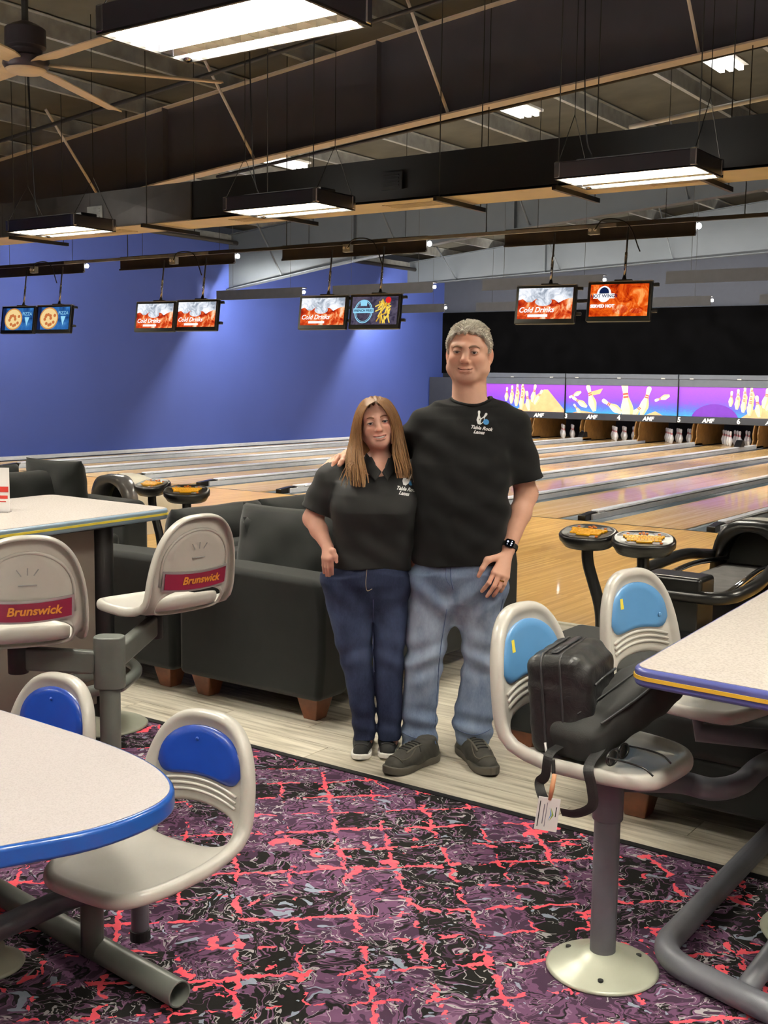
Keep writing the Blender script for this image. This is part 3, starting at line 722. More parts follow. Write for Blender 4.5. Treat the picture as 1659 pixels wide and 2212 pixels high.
def unit(x0, x1, kind, idx):
    t = thing('masking_unit', 'bowling picture panel above the pins, %s' % ['leftmost, mostly behind the man', 'with flying pins, between numbers 3 and 5', 'with purple ball and pin rack, right of number 5', 'past number 7 at right edge'][idx], 'picture panel', ((x0 + x1) / 2, YM, 0.6), group='masking units')
    g = 0.012
    MB().b2((x0 + g, YM, 0.76), (x1 - g, YM + 0.03, 1.5)).build('picture', 'mask_art', t)
    MB().b2((x0 + g, YM - 0.04, 0.585), (x1 - g, YM + 0.03, 0.755)).build('bottom_band', 'mask_dark', t, bevel=0.01)
    MB().b2((x0 + g, YM - 0.02, 1.5), (x1 - g, YM + 0.03, 1.68)).build('header_band', 'mask_grey', t)
    MB().b2((x0 + g, YM - 0.05, 1.68), (x1 - g, YM + 0.6, 1.8)).build('top_box', 'mask_grey', t, bevel=0.01)
    MB().cyl((x0 + 0.2, YM + 0.25, 0.9), (x1 - 0.2, YM + 0.25, 0.9), 0.02, 8).build('pit_tube', 'pit_glow', t)  # unseen tube added behind the panel to light the pins
    MB().b2((x0 - 0.008, YM - 0.05, 0.58), (x0 + 0.008, YM + 0.02, 1.7)).build('post', 'black_matte', t)
    cr, rd, sh, og, bl = MB(), MB(), MB(), MB(), MB(); w = x1 - x0; y = YM - 0.002
    if kind == 'fly':
        og.flat([(0.72, 1.32), (1.08, 1.42), (1.0, 1.28), (0.75, 1.22)], (x0, y, 0), (1, 0, 0), (0, 0, 1))
        og.flat([(0.2, 0.76), (0.5, 0.82), (0.9, 0.76)], (x0, y, 0), (1, 0, 0), (0, 0, 1)); og.flat([(2.3, 0.76), (2.55, 0.86), (2.75, 0.76)], (x0, y, 0), (1, 0, 0), (0, 0, 1))
        for (cx, cz, sc, an) in ((0.28, 1.24, 1.0, 205), (0.36, 0.86, 0.9, 130), (0.75, 1.16, 1.9, 108), (0.42, 1.05, 1.3, 150), (1.35, 0.96, 1.7, 150), (1.75, 1.08, 2.9, 98), (2.28, 1.12, 2.0, 75), (2.72, 1.2, 1.1, 200), (2.05, 0.85, 1.6, 50)):
            art_pin(cr, rd, sh, x0 + cx, cz, sc, an, y - 0.001 * cx)
    else:
        og.flat([(2.05, 0.76), (1.75, 0.76), (2.42, 1.3), (2.52, 1.3), (2.9, 0.76)] if False else [(1.62, 0.76), (2.5, 1.36), (2.62, 1.36), (w, 0.8), (w, 0.76)], (x0, y, 0), (1, 0, 0), (0, 0, 1))
        bl.flat([(0.95 + 0.62 * math.cos(q * 0.16), 0.62 + 0.46 * math.sin(q * 0.16)) for q in range(40)], (x0, y - 0.002, 0), (1, 0, 0), (0, 0, 1))
        for r in range(4):
            for c in range(4 - r):
                art_pin(cr, rd, sh, x0 + 1.35 + r * 0.16 + c * 0.17, 1.22 - r * 0.05 + c * 0.05, 1.0 + 0.1 * r, 90 + (c - 1) * 3, y - 0.002 - 0.001 * r)
        for (cx, cz, sc, an) in ((2.2, 1.25, 1.3, 80), (2.02, 1.05, 1.4, 100), (2.34, 1.15, 1.2, 60)): art_pin(cr, rd, sh, x0 + cx, cz, sc, an, y - 0.008)
    for mb, mm, nm in ((og, 'art_orange', 'printed_lane'), (bl, 'art_ball', 'printed_ball'), (cr, 'art_cream', 'printed_pins'), (sh, 'art_shade', 'printed_shading'), (rd, 'art_red', 'printed_stripes')):
        if nm in ('printed_lane',):
            for fc in mb.f:
                one = MB(); one._add([mb.v[i] for i in fc], [tuple(range(len(fc)))]); crop(one, x0 + g, x1 - g, 0.762, 1.498).build(nm, mm, t, fixn=False)
        elif mb.f: tag(crop(mb, x0 + g, x1 - g, 0.762, 1.498).build(nm, mm, t, fixn=False), kind='stuff' if nm != 'printed_ball' else None)
    return t
xa = -14.05
for i, kd in enumerate(('rack', 'fly', 'rack', 'fly')):
    u = unit(xa - 3.15 + 3.15 * i, xa + 3.15 * i, kd, i)
    for s in range(2):
        x = xa - 3.15 + 3.15 * i + (0.8 + 1.575 * s)
        MB().text('AMF', 0.15, (x, YM - 0.043, 0.66), (1.7, 0, 0), (0, 0, 1), shear=0.25, bold=0.006).build('maker_lettering', 'print_white', u, fixn=False)
        num = 1 + 2 * i + s
        if num > 1: MB().text(str(num), 0.17, (xa - 3.15 + 3.15 * i + 1.575 * s + (0.06 if s == 0 else 0), YM - 0.055, 0.665), (1, 0, 0), (0, 0, 1), bold=0.006).build('lane_number', 'print_white', u, fixn=False)
    for s in range(3):
        x = xa - 3.15 + 3.15 * i + 0.35 + s * 1.2
        MB().b2((x - 0.05, YM - 0.07, 1.68), (x + 0.05, YM - 0.05, 1.71)).build('clip', 'galv', u)
tag(MB().b2((-18.35, YM - 0.1, 0.0), (-17.22, YM + 0.6, 1.66)).build('machine_side_cover', 'mask_dark', bevel=0.01), 'dark ribbed cover panel in the corner beside the blue wall', 'panel')
# ================================================================ FURNITURE
# ---------------------------------------------------------------- moulded seats
_ss = np.linspace(-0.5, 0.55, 211); _b = 0.075; _pm = math.radians(80)
_ph = np.clip((_ss + _b) / (2 * _b), 0, 1); _ph = _pm * _ph * _ph * (3 - 2 * _ph)
_dy = np.cos(_ph) * 0.005; _dz = np.sin(_ph) * 0.005
_cy = np.concatenate([[0], np.cumsum(_dy)[:-1]]); _cz = np.concatenate([[0], np.cumsum(_dz)[:-1]])
_cy += 0.215 - np.interp(0, _ss, _cy); _cz += 0.022 - _cz[0]
def SP(a, s, h):
    """seat surface: a across, s along the profile (0 at the bend), h along the normal"""
    y = float(np.interp(s, _ss, _cy)); z = float(np.interp(s, _ss, _cz)); p = float(np.interp(s, _ss, _ph)); k = p / _pm
    y -= 0.5 * a * a * k; f = max(0.0, -s - 0.33); z -= f * f * 1.5
    d = (1 - min(1, abs(a) / 0.2) ** 2) * (1 - k) * 0.012 * min(1, max(0, (0.42 + s) / 0.1)); z -= d
    return (a, y - math.sin(p) * h, z + math.cos(p) * h)
def outline(t):
    c, s = math.cos(t), math.sin(t)
    n = 4.2 if s < 0 else 2.7; S_ = 0.425 if s < 0 else 0.375
    return np.array([0.207 * math.copysign(abs(c) ** (2 / n), c), S_ * math.copysign(abs(s) ** (2 / n), s)])
def hole(t):
    c, s = math.cos(t), math.sin(t); n = 3.0
    return np.array([0.150 * math.copysign(abs(c) ** (2 / n), c), 0.02 + (0.05 if s < 0 else 0.042) * math.copysign(abs(s) ** (2 / n), s) + 0.016 * (1 - abs(c)) * (s > 0)])
NT_ = 72
_T = [2 * PI * i / NT_ for i in range(NT_)]
_O = np.array([outline(t) for t in _T]); _tan = np.roll(_O, -1, 0) - np.roll(_O, 1, 0); _tan /= np.linalg.norm(_tan, axis=1)[:, None]
_nin = np.stack([-_tan[:, 1], _tan[:, 0]], 1)
_Hl = np.array([hole(t) for t in _T])
def seat_shell_mesh():
    rings = []
    for d, h in ((0.004, -0.034), (0.0, -0.02), (0.0, -0.006), (0.006, 0.005), (0.017, 0.009), (0.029, 0.006), (0.038, -0.002)):
        rings.append([SP(p[0], p[1], h) for p in _O + _nin * d])
    base = _O + _nin * 0.038
    for k in (0.1, 0.25, 0.4, 0.55, 0.7, 0.85, 0.95, 1.0):
        hh = -0.004 if k < 0.95 else (-0.003 if k < 1 else -0.012)
        rings.append([SP(p[0], p[1], hh) for p in base * (1 - k) + _Hl * k])
    m = MB(); n = NT_
    m.v = [v for r in rings for v in r]
    for i in range(len(rings) - 1):
        for j in range(n): m.f.append((i * n + j, i * n + (j + 1) % n, (i + 1) * n + (j + 1) % n, (i + 1) * n + j))
    return m
def surf_patch(poly, h, steps=(1.0, 0.97, 0.75, 0.5, 0.25, 0.0), drop=0.006):
    c = np.mean(np.array(poly), 0); m = MB(); n = len(poly)
    for k in steps:
        for p in poly:
            q = c + (np.array(p) - c) * k; m.v.append(SP(q[0], q[1], h - (drop if k == 1.0 else 0)))
    for i in range(len(steps) - 1):
        for j in range(n): m.f.append((i * n + j, i * n + (j + 1) % n, (i + 1) * n + (j + 1) % n, (i + 1) * n + j))
    return m
INSERT = []
for i in range(25):
    t = PI * i / 24; INSERT.append((0.152 * math.cos(t), 0.19 + 0.135 * math.sin(t) ** 0.8))
for i in range(1, 24):
    u = -1 + 2 * i / 24; INSERT.append((0.152 * u, 0.14 + 0.05 * abs(u) ** 8 + 0.026 * (1 - u * u)))
def make_seat(insert, stickers=0):
    t = thing('swivel_seat', 'x', 'chair', (0, 0, 0))
    seat_shell_mesh().build('seat_shell', 'plastic_beige', t, smooth=True, local=True, solid=0.011, sub=1, fixn=False)
    if insert:
        ins = surf_patch(INSERT, 0.003).build('back_insert', insert, t, smooth=True, local=True, fixn=False)
        if stickers:
            m = MB()
            for (da, ds, w, h) in ((-0.085, 0.265, 0.016, 0.022), (-0.085, 0.247, 0.018, 0.014)):
                m.f.append(tuple(len(m.v) + q for q in range(4)))
                m.v += [SP(da - w / 2, ds - h / 2, 0.0036), SP(da + w / 2, ds - h / 2, 0.0036), SP(da + w / 2, ds + h / 2, 0.0036), SP(da - w / 2, ds + h / 2, 0.0036)]
            m.build('sticker', 'stripe_yellow', ins, local=True, fixn=False)
            MB().ell(SP(0.11, 0.2, 0.004), (0.009, 0.004, 0.009), 12, 6).build('rivet', insert, ins, local=True, smooth=True)
        else:
            MB().ell(SP(-0.02, 0.28, 0.004), (0.006, 0.004, 0.006), 10, 6).build('rivet', insert, ins, local=True, smooth=True)
        for k in range(3):
            sp = [(-0.145 + 0.29 * q / 14, 0) for q in range(15)]
            MB().tube([SP(a, 0.128 - k * 0.018 + 0.026 * (1 - (a / 0.152) ** 2), -0.002) for a, _ in sp], 0.005, 8).build('rib', 'plastic_beige', t, smooth=True, local=True)
    else:
        ins = surf_patch([(p[0] * 1.04, p[1]) for p in INSERT], 0.003).build('back_insert', 'plastic_beige', t, smooth=True, local=True, fixn=False)
        # rear side: arched recess ridge, badge with lettering, rolled seat lip
        arch = [(-0.155, 0.1)] + [(0.155 * math.cos(PI - PI * q / 20), 0.17 + 0.145 * math.sin(PI * q / 20)) for q in range(21)] + [(0.155, 0.1)]
        MB().tube([SP(a, s, -0.016) for a, s in arch], 0.006, 8).build('rear_ridge', 'plastic_beige', t, smooth=True, local=True)
        surf_patch([(-a * 0.96, s) for a, s in arch], -0.0185, drop=-0.005).build('rear_panel', 'mould_line' if False else 'plastic_beige', t, smooth=True, local=True, fixn=True)
        def plate(a0, a1, s0, s1, h, n=12):
            m = MB()
            for j in range(n + 1):
                a = a0 + (a1 - a0) * j / n; bow = 0.012 * (1 - (a / 0.15) ** 2)
                m.v += [SP(-a, s0 - bow, h), SP(-a, s1 - bow, h)]
            m.f = [(2 * j, 2 * j + 2, 2 * j + 3, 2 * j + 1) for j in range(n)]; return m
        fr = plate(-0.152, 0.152, 0.083, 0.163, -0.0255).build('badge_frame', 'silver', t, local=True, solid=0.004)
        plate(-0.144, 0.144, 0.0915, 0.1545, -0.0285).build('badge', 'badge_red', fr, local=True, solid=0.001)
        tm = MB().text('Brunswick', 0.042, (0, 0, 0), (1, 0, 0), (0, 1, 0), shear=0.2, bold=0.0012)
        tm.v = [SP(-v[0] - 0.02, 0.116 + v[1], -0.0312) for v in tm.v]
        tm.build('badge_lettering', 'badge_gold', fr, local=True, fixn=False)
        cw = MB()
        for (a0, s0, a1, s1) in ((-0.035, 0.26, -0.02, 0.238), (0.035, 0.26, 0.02, 0.238), (0.0, 0.265, 0.0, 0.24), (-0.03, 0.205, 0.03, 0.205)):
            cw.tube([SP(a0, s0, -0.0235), SP(a1, s1, -0.0235)], 0.002, 6)
        cw.build('moulded_mark', 'mould_line', t, local=True)
        lip = MB(); prof = [(0.15, -0.004), (0.2, -0.006), (0.245, 0.008), (0.262, 0.035), (0.258, 0.06), (0.246, 0.066)]
        nn = 16
        for j in range(nn + 1):
            a = -0.15 + 0.3 * j / nn; e = 1 - 0.35 * abs(a / 0.15) ** 4
            for (y, z) in prof: lip.v.append((a, 0.15 + (y - 0.15) * e + (0 if y < 0.2 else -0.3 * a * a), 0.02 + z * (1 - 0.25 * abs(a / 0.15) ** 3)))
        k = len(prof)
        lip.f = [(j * k + i, j * k + i + 1, (j + 1) * k + i + 1, (j + 1) * k + i) for j in range(nn) for i in range(k - 1)]
        lip.build('rear_seat_lip', 'plastic_beige', t, smooth=True, local=True, solid=0.008, sub=1)
    MB().b2((-0.09, -0.09, -0.02), (0.09, 0.09, -0.002)).build('mount_plate', 'dark_steel', t, local=True, bevel=0.006)
    return t
def put(o, loc, facing, label, group=None):
    o.location = loc; o.rotation_euler = (0, 0, math.atan2(facing[1], facing[0]) + PI / 2)
    tag(o, label, 'chair', group); return o

s_blue = make_seat('plastic_blue'); s_sky = make_seat('plastic_sky', 1); s_bar = make_seat(None)
FL1, FL2 = Vector((-2.23, 2.03, 0.36)), Vector((-2.9, 2.04, 0.36))
s_blue.scale = (1, 1, 0.88)
put(s_blue, FL1, (0.06, -1), 'moulded beige chair with royal blue back insert, nearest, by blue edged table')
put(copy_tree(s_blue), FL2, (0.0, -1), 'beige chair with royal blue insert partly hidden behind blue edged table at left edge')
RS1, RS2 = Vector((-1.285, 2.93, 0.612)), Vector((-1.29, 3.66, 0.612))
put(s_sky, RS1, (0.99, -0.08), 'beige chair with light blue insert on a grey pole, holding the black bags')
put(copy_tree(s_sky), RS2, (0.965, -0.26), 'beige chair with light blue insert behind the bag laden chair')
BS1, BS2 = Vector((-3.36, 2.53, 0.735)), Vector((-3.39, 3.21, 0.735))
put(s_bar, BS1, (-0.86, 0.5), 'high beige swivel seat with red badge on its back, at the left edge')
put(copy_tree(s_bar), BS2, (-0.98, 0.14), 'high beige swivel seat with red badge, beside the dark sofa')

# ---------------------------------------------------------------- seat stands
def disc(c, r=0.15):
    return MB().lathe([(0.0, 0.0), (r, 0.0), (r + 0.004, 0.006), (r - 0.004, 0.012), (r * 0.75, 0.022), (r * 0.45, 0.04), (0.05, 0.055), (0.0, 0.056)], c, 36)
P = Vector((RS1.x + 0.01, RS1.y - 0.02, 0))
t = thing('seat_pole', 'grey floor pole with round cream base plate under the bag laden chair', 'seat pole', P)
d = disc((P.x, P.y, 0), 0.155).build('base_plate', 'plate_cream', t, smooth=True)
for a in (0.9, 3.0, 5.1):
    q = P + Vector((math.cos(a), math.sin(a), 0)) * 0.115
    MB().cyl(q + Vector((0, 0, 0.018)), q + Vector((0, 0, 0.026)), 0.008, 10).build('bolt_hole', 'black_matte', d)
MB().cyl(P + Vector((0, 0, 0.03)), P + Vector((0, 0, 0.45)), 0.0365, 24).build('pole', 'grey_paint', t, smooth=True, bevel=0.002)
MB().cyl(P + Vector((0, 0, 0.44)), P + Vector((0, 0, 0.60)), 0.043, 24).build('sleeve', 'grey_paint', t, smooth=True, bevel=0.004)
t = thing('chair_stand', 'curved grey tube frame carrying the chairs along the right table', 'frame', (-1.0, 3.7, 0))
pts = [(P.x + 0.03, P.y + 0.05, 0.545), onz(1470, 1690, 0.47), onz(1540, 1705, 0.455), onz(1600, 1692, 0.455), onz(1645, 1655, 0.46), (-0.95, 3.72, 0.52), (-0.86, 3.95, 0.62), (-0.8, 4.1, 0.86)]
MB().tube(spline(pts, 8), 0.034, 16).build('arm_tube', 'grey_paint', t, smooth=True)
MB().tube([(RS2.x, RS2.y, 0.6), (RS2.x, RS2.y, 0.5), (-1.0, 3.75, 0.5)], 0.034, 14).build('arm_tube', 'grey_paint', t, smooth=True)
A, B, Cc = onz(1700, 2200, 0.04), onz(1415, 2062, 0.04), onz(1700, 1765, 0.04)
t = thing('foot_rail', 'dark grey bent tube foot rail on the carpet at lower right', 'foot rail', B)
MB().tube(fillet([Cc + (Cc - B) * 0.25, B, A + (A - B) * 0.6], 0.13, 10), 0.036, 18).build('rail_tube', 'grey_paint', t, smooth=True)
q1, q2 = onz(1610, 2140, 0.04), onz(1690, 2030, 0.04)
MB().tube([q1, q2 + (q2 - q1)], 0.03, 14).build('cross_tube', 'grey_paint', t, smooth=True)
# front left frame: floor tube, stem, short post
T0, T1 = onz(388, 2148, 0.05), onz(60, 1962, 0.05)
t = thing('chair_stand', 'grey tubular floor frame with open end under the nearest blue insert chair', 'frame', (T0 + T1) / 2)
dd = (T1 - T0).normalized()
tb = MB(); tb.cyl(T0, T1 + dd * 0.9, 0.036, 24, cap=False); tb.cyl(T0, T1 + dd * 0.9, 0.031, 24, cap=False)
n0 = 0
tb.f += [(i, (i + 1) % 24, 48 + (i + 1) % 24, 48 + i) for i in range(24)]
tb.build('floor_tube', 'grey_green_paint', t, smooth=True, bevel=0.001, fixn=True)
st = onz(200, 2047, 0.06)
MB().tube(fillet([(st.x, st.y, 0.05), (st.x, st.y, 0.24), (FL1.x - 0.02, FL1.y, 0.325)], 0.05), 0.032, 18).build('stem', 'grey_green_paint', t, smooth=True)
sb = onz(303, 2028, 0.0)
MB().cyl((sb.x, sb.y, 0.03), (sb.x, sb.y, 0.345), 0.026, 16).build('rear_post', 'grey_paint', t, smooth=True, bevel=0.002)
MB().cyl((sb.x, sb.y, 0.0), (sb.x, sb.y, 0.03), 0.03, 16).build('foot_pad', 'rubber', t)
c0, c1 = onz(0, 2005, 0.12), onz(135, 1945, 0.16)
MB().tube([c0 + (c0 - c1) * 1.5, c0, c1, (FL1.x - 0.08, FL1.y - 0.05, 0.30)], 0.034, 16).build('arm_tube', 'grey_paint', t, smooth=True)
MB().tube([(FL2.x, FL2.y, 0.33), (FL2.x, FL2.y, 0.1), T1 + dd * 0.2], 0.034, 14).build('stem', 'grey_green_paint', t, smooth=True)
b0 = onz(-28, 2085, 0.0); disc((b0.x, b0.y, 0), 0.1).build('base_plate', 'plate_cream', t, smooth=True)
MB().cyl((b0.x, b0.y, 0.03), (b0.x, b0.y, 0.6), 0.036, 18).build('table_post', 'grey_green_paint', t, smooth=True)
# bar seat stand: post, hub casting, two swing arms, foot ring
H = Vector((-3.14, 2.755, 0))
t = thing('swing_seat_post', 'grey post with cast hub and two swing arms under the high seats', 'seat post', H)
disc((H.x, H.y, 0), 0.16).build('base_plate', 'plate_cream', t, smooth=True)
MB().cyl(H + Vector((0, 0, 0.03)), H + Vector((0, 0, 0.55)), 0.037, 24).build('pole', 'grey_green_paint', t, smooth=True, bevel=0.002)
hv = MB().prism(rrect(0.11, 0.085, 0.035), (0, 0, 0.19), (H.x, H.y, 0.535), (0.82, 0.57, 0), (-0.57, 0.82, 0))
hv.build('hub', 'grey_green_paint', t, bevel=0.006)
for tgt in (BS1, BS2):
    e = Vector((tgt.x, tgt.y, 0.655)); s = Vector((H.x, H.y, 0.625)); dv = (e - s); L = dv.length; dv.normalize(); s2 = s + dv * 0.05
    R = Matrix((dv, Vector((0, 0, 1)).cross(dv).normalized(), dv.cross(Vector((0, 0, 1)).cross(dv).normalized()))).transposed()
    MB().box((s2 + e) / 2, ((e - s2).length, 0.045, 0.085), R).build('swing_arm', 'grey_green_paint', t, bevel=0.012)
    MB().cyl((tgt.x, tgt.y, 0.6), (tgt.x, tgt.y, 0.72), 0.036, 18).build('seat_bearing', 'dark_steel', t, smooth=True, bevel=0.003)
# ---------------------------------------------------------------- tables
def offset_poly(poly, d):
    n = len(poly); out = []
    for i in range(n):
        a = Vector(poly[i - 1]); b = Vector(poly[(i + 1) % n]); tn = (b - a).normalized(); nn = Vector((tn.y, -tn.x)); out.append((poly[i][0] + nn.x * d, poly[i][1] + nn.y * d))
    return out
def ccw(poly): 
    s = sum(poly[i - 1][0] * poly[i][1] - poly[i][0] * poly[i - 1][1] for i in range(len(poly))); return poly if s > 0 else poly[::-1]
def table(name, label, poly, z, top, edge, stripe=None, thick=0.045):
    poly = ccw(poly); c = np.mean(np.array(poly), 0)
    t = thing(name, label, 'table', (c[0], c[1], 0))
    tp = MB().prism(offset_poly(poly, -0.012), (0, 0, thick), (0, 0, z - thick)).build('tabletop', top, t)
    e = MB().prism(poly, (0, 0, thick - 0.001), (0, 0, z - thick)).build('edge_band', edge, tp, bevel=0.011, seg=3)
    if stripe: MB().prism(offset_poly(poly, 0.0025), (0, 0, 0.010), (0, 0, z - thick / 2 - 0.005)).build('edge_stripe', stripe, tp, smooth=False)
    tp.location.z += 0.0006
    return t
px_out = [(0, 1530), (100, 1560), (200, 1592), (280, 1622), (335, 1650), (365, 1675), (377, 1697), (371, 1718), (340, 1742), (270, 1772), (170, 1801), (0, 1832)]
poly = [tuple(onz(x, y, 0.66)[:2]) for x, y in px_out]
poly = [tuple(p[:2]) for p in spline([Vector((p[0], p[1], 0)) for p in poly], 3)]
poly += [(poly[-1][0] - 0.02, poly[-1][1] - 0.25), (poly[-1][0] - 0.7, poly[-1][1] - 0.45), (poly[0][0] - 0.55, poly[0][1] - 0.6), (poly[0][0] - 0.5, poly[0][1] + 0.0)]
t = table('booth_table', 'pale speckled table with rounded royal blue edge at lower left', poly, 0.66, 'laminate', 'table_edge_blue', thick=0.05)
MB().b2((-2.75, 1.55, 0.58), (-2.35, 1.75, 0.61)).build('under_bracket', 'dark_steel', t, bevel=0.004)
MB().cyl((-2.7, 1.65, 0.0), (-2.7, 1.65, 0.6), 0.05, 20).build('pedestal', 'grey_green_paint', t, smooth=True, bevel=0.003)
z = 0.925; cr = onz(1372, 1440, z); fr = onz(1659, 1275, z); nr = onz(1659, 1492, z)
ut = Vector((nr.x - cr.x, nr.y - cr.y)).normalized(); vt = Vector((fr.x - cr.x, fr.y - cr.y)).normalized(); cr2 = Vector((cr.x, cr.y)) - ut * 0.012 - vt * 0.012
poly = [tuple(cr2 + ut * (p[0] + 0.6) + vt * (p[1] + 0.8)) for p in rrect(1.2, 1.6, 0.05)]
t = table('booth_table', 'pale speckled table with violet edge and yellow stripe at the right edge', poly, z, 'laminate_warm', 'table_edge_violet', 'stripe_gold', 0.05)
MB().cyl((-0.8, 3.5, 0.03), (-0.8, 3.5, 0.88), 0.05, 20).build('pedestal', 'grey_paint', t, smooth=True, bevel=0.003)
disc((-0.8, 3.5, 0), 0.2).build('base_plate', 'plate_cream', t, smooth=True)
z = 1.03; cr = onz(350, 1100, z); fc = onz(150, 1068, z); nl = onz(0, 1137, z)
xr = (cr.x + nl.x) / 2 + 0.03; yf = (cr.y + fc.y) / 2
wv = Vector((-1, 0.03, 0)).normalized(); hv = Vector((0.06, -1, 0)).normalized()
rr = rrect(0.92, 1.9, 0.07); o0 = Vector((cr.x + 0.0, yf, 0))
poly = []
for (a, b) in rr:
    q = o0 + wv * (a + 0.46) + hv * (b + 0.95); poly.append((q.x, q.y))
t = table('bar_table', 'high pale table with slate edge and yellow stripe behind the red badge seats', poly, z, 'laminate_warm', 'table_edge_slate', 'stripe_yellow', 0.05)
pb = onz(226, 1566, 0)
MB().cyl((pb.x, pb.y, 0.03), (pb.x, pb.y, 0.985), 0.052, 24).build('pedestal', 'dark_steel', t, smooth=True, bevel=0.003)
disc((pb.x, pb.y, 0), 0.2).build('base_plate', 'plate_cream', t, smooth=True)
MB().b2((pb.x - 0.02, pb.y - 1.5, 0.12), (pb.x + 0.02, pb.y - 0.06, 0.975)).build('modesty_panel', 'taupe', t, bevel=0.004)
MB().b2((pb.x - 0.05, pb.y - 1.4, 0.945), (pb.x + 0.05, pb.y + 0.1, 0.982)).build('under_rail', 'dark_steel', t, bevel=0.004)
MB().cyl((pb.x, pb.y - 1.4, 0.03), (pb.x, pb.y - 1.4, 0.985), 0.052, 24).build('pedestal', 'dark_steel', t, smooth=True)
f0, f1, f2 = onz(196, 1462, 0.3), onz(293, 1447, 0.3), onz(196, 1492, 0.3)
loop = fillet([f0 + (f0 - f1) * 1.2, f0, onz(258, 1416, 0.3), onz(304, 1446, 0.3), onz(258, 1486, 0.3), f2, f2 + (f2 - f1) * 1.0], 0.12, 8)
MB().tube(loop, 0.026, 16).build('foot_rail', 'grey_green_paint', t, smooth=True)
# menu stand on the bar table
p = onz(8, 1106, z + 0.001)
t = thing('menu_stand', 'small printed card in a clear stand on the high table at the left edge', 'menu stand', p)
u = Vector((0.82, 0.57, 0)); w = Vector((0.0, 0.0, 1)); nn_ = Vector((0.57, -0.82, 0))
MB().prism([(-0.1, 0.004), (0.028, 0.004), (0.028, 0.2), (-0.1, 0.2)], -nn_ * 0.003, p, u, w).build('card', 'paper', t)
MB().prism([(-0.1, 0), (0.03, 0), (0.03, 0.004), (-0.1, 0.004)], nn_ * 0.05, p - nn_ * 0.02, u, w).build('foot', 'silver', t)
for (k, x0, x1, h0, h1) in ((0, -0.09, 0.02, 0.06, 0.075), (1, -0.09, 0.024, 0.09, 0.115), (2, -0.09, 0.012, 0.045, 0.05)):
    MB().flat([(x0, h0), (x1, h0), (x1, h1), (x0, h1)], p + nn_ * 0.0015, u, w).build('printed_line', 'red_small', t, fixn=False)

# ---------------------------------------------------------------- sofas
def pillow(w, h, d, n=18, ex=0.55, wr=0.0, seed=0):
    """puffed cushion in local x (w) by z (h), thickness d along y"""
    rs = np.random.RandomState(seed); ph = rs.rand(6) * 6.28
    m = MB()
    for side in (1, -1):
        for j in range(n + 1):
            for i in range(n + 1):
                a = -1 + 2 * i / n; b = -1 + 2 * j / n
                a2 = math.sin(a * PI / 2) * 0.35 + a * 0.65; b2 = math.sin(b * PI / 2) * 0.35 + b * 0.65
                e = max(0.0, (1 - a2 ** 4)) ** ex * max(0.0, (1 - b2 ** 4)) ** ex
                x = a2 * w / 2 * (1 - 0.05 * (1 - b2 * b2)); z_ = b2 * h / 2 * (1 - 0.05 * (1 - a2 * a2))
                y = side * d / 2 * e + wr * (math.sin(7 * a + ph[0]) * math.sin(5 * b + ph[1]) + 0.6 * math.sin(13 * b + 4 * a + ph[2]) * (abs(a) > 0.6)) * e
                m.v.append((x, y, z_))
    k = (n + 1) * (n + 1); q = n + 1
    for j in range(n):
        for i in range(n):
            m.f.append((j * q + i, j * q + i + 1, (j + 1) * q + i + 1, (j + 1) * q + i))
            m.f.append((k + j * q + i, k + (j + 1) * q + i, k + (j + 1) * q + i + 1, k + j * q + i + 1))
    return m
def weld(o, d=0.002):
    bm = bmesh.new(); bm.from_mesh(o.data); bmesh.ops.remove_doubles(bm, verts=bm.verts, dist=d); bmesh.ops.recalc_face_normals(bm, faces=bm.faces); bm.to_mesh(o.data); bm.free(); o.data.shade_smooth(); return o
SL, SD = 1.92, 0.95                     # length along y, depth along x
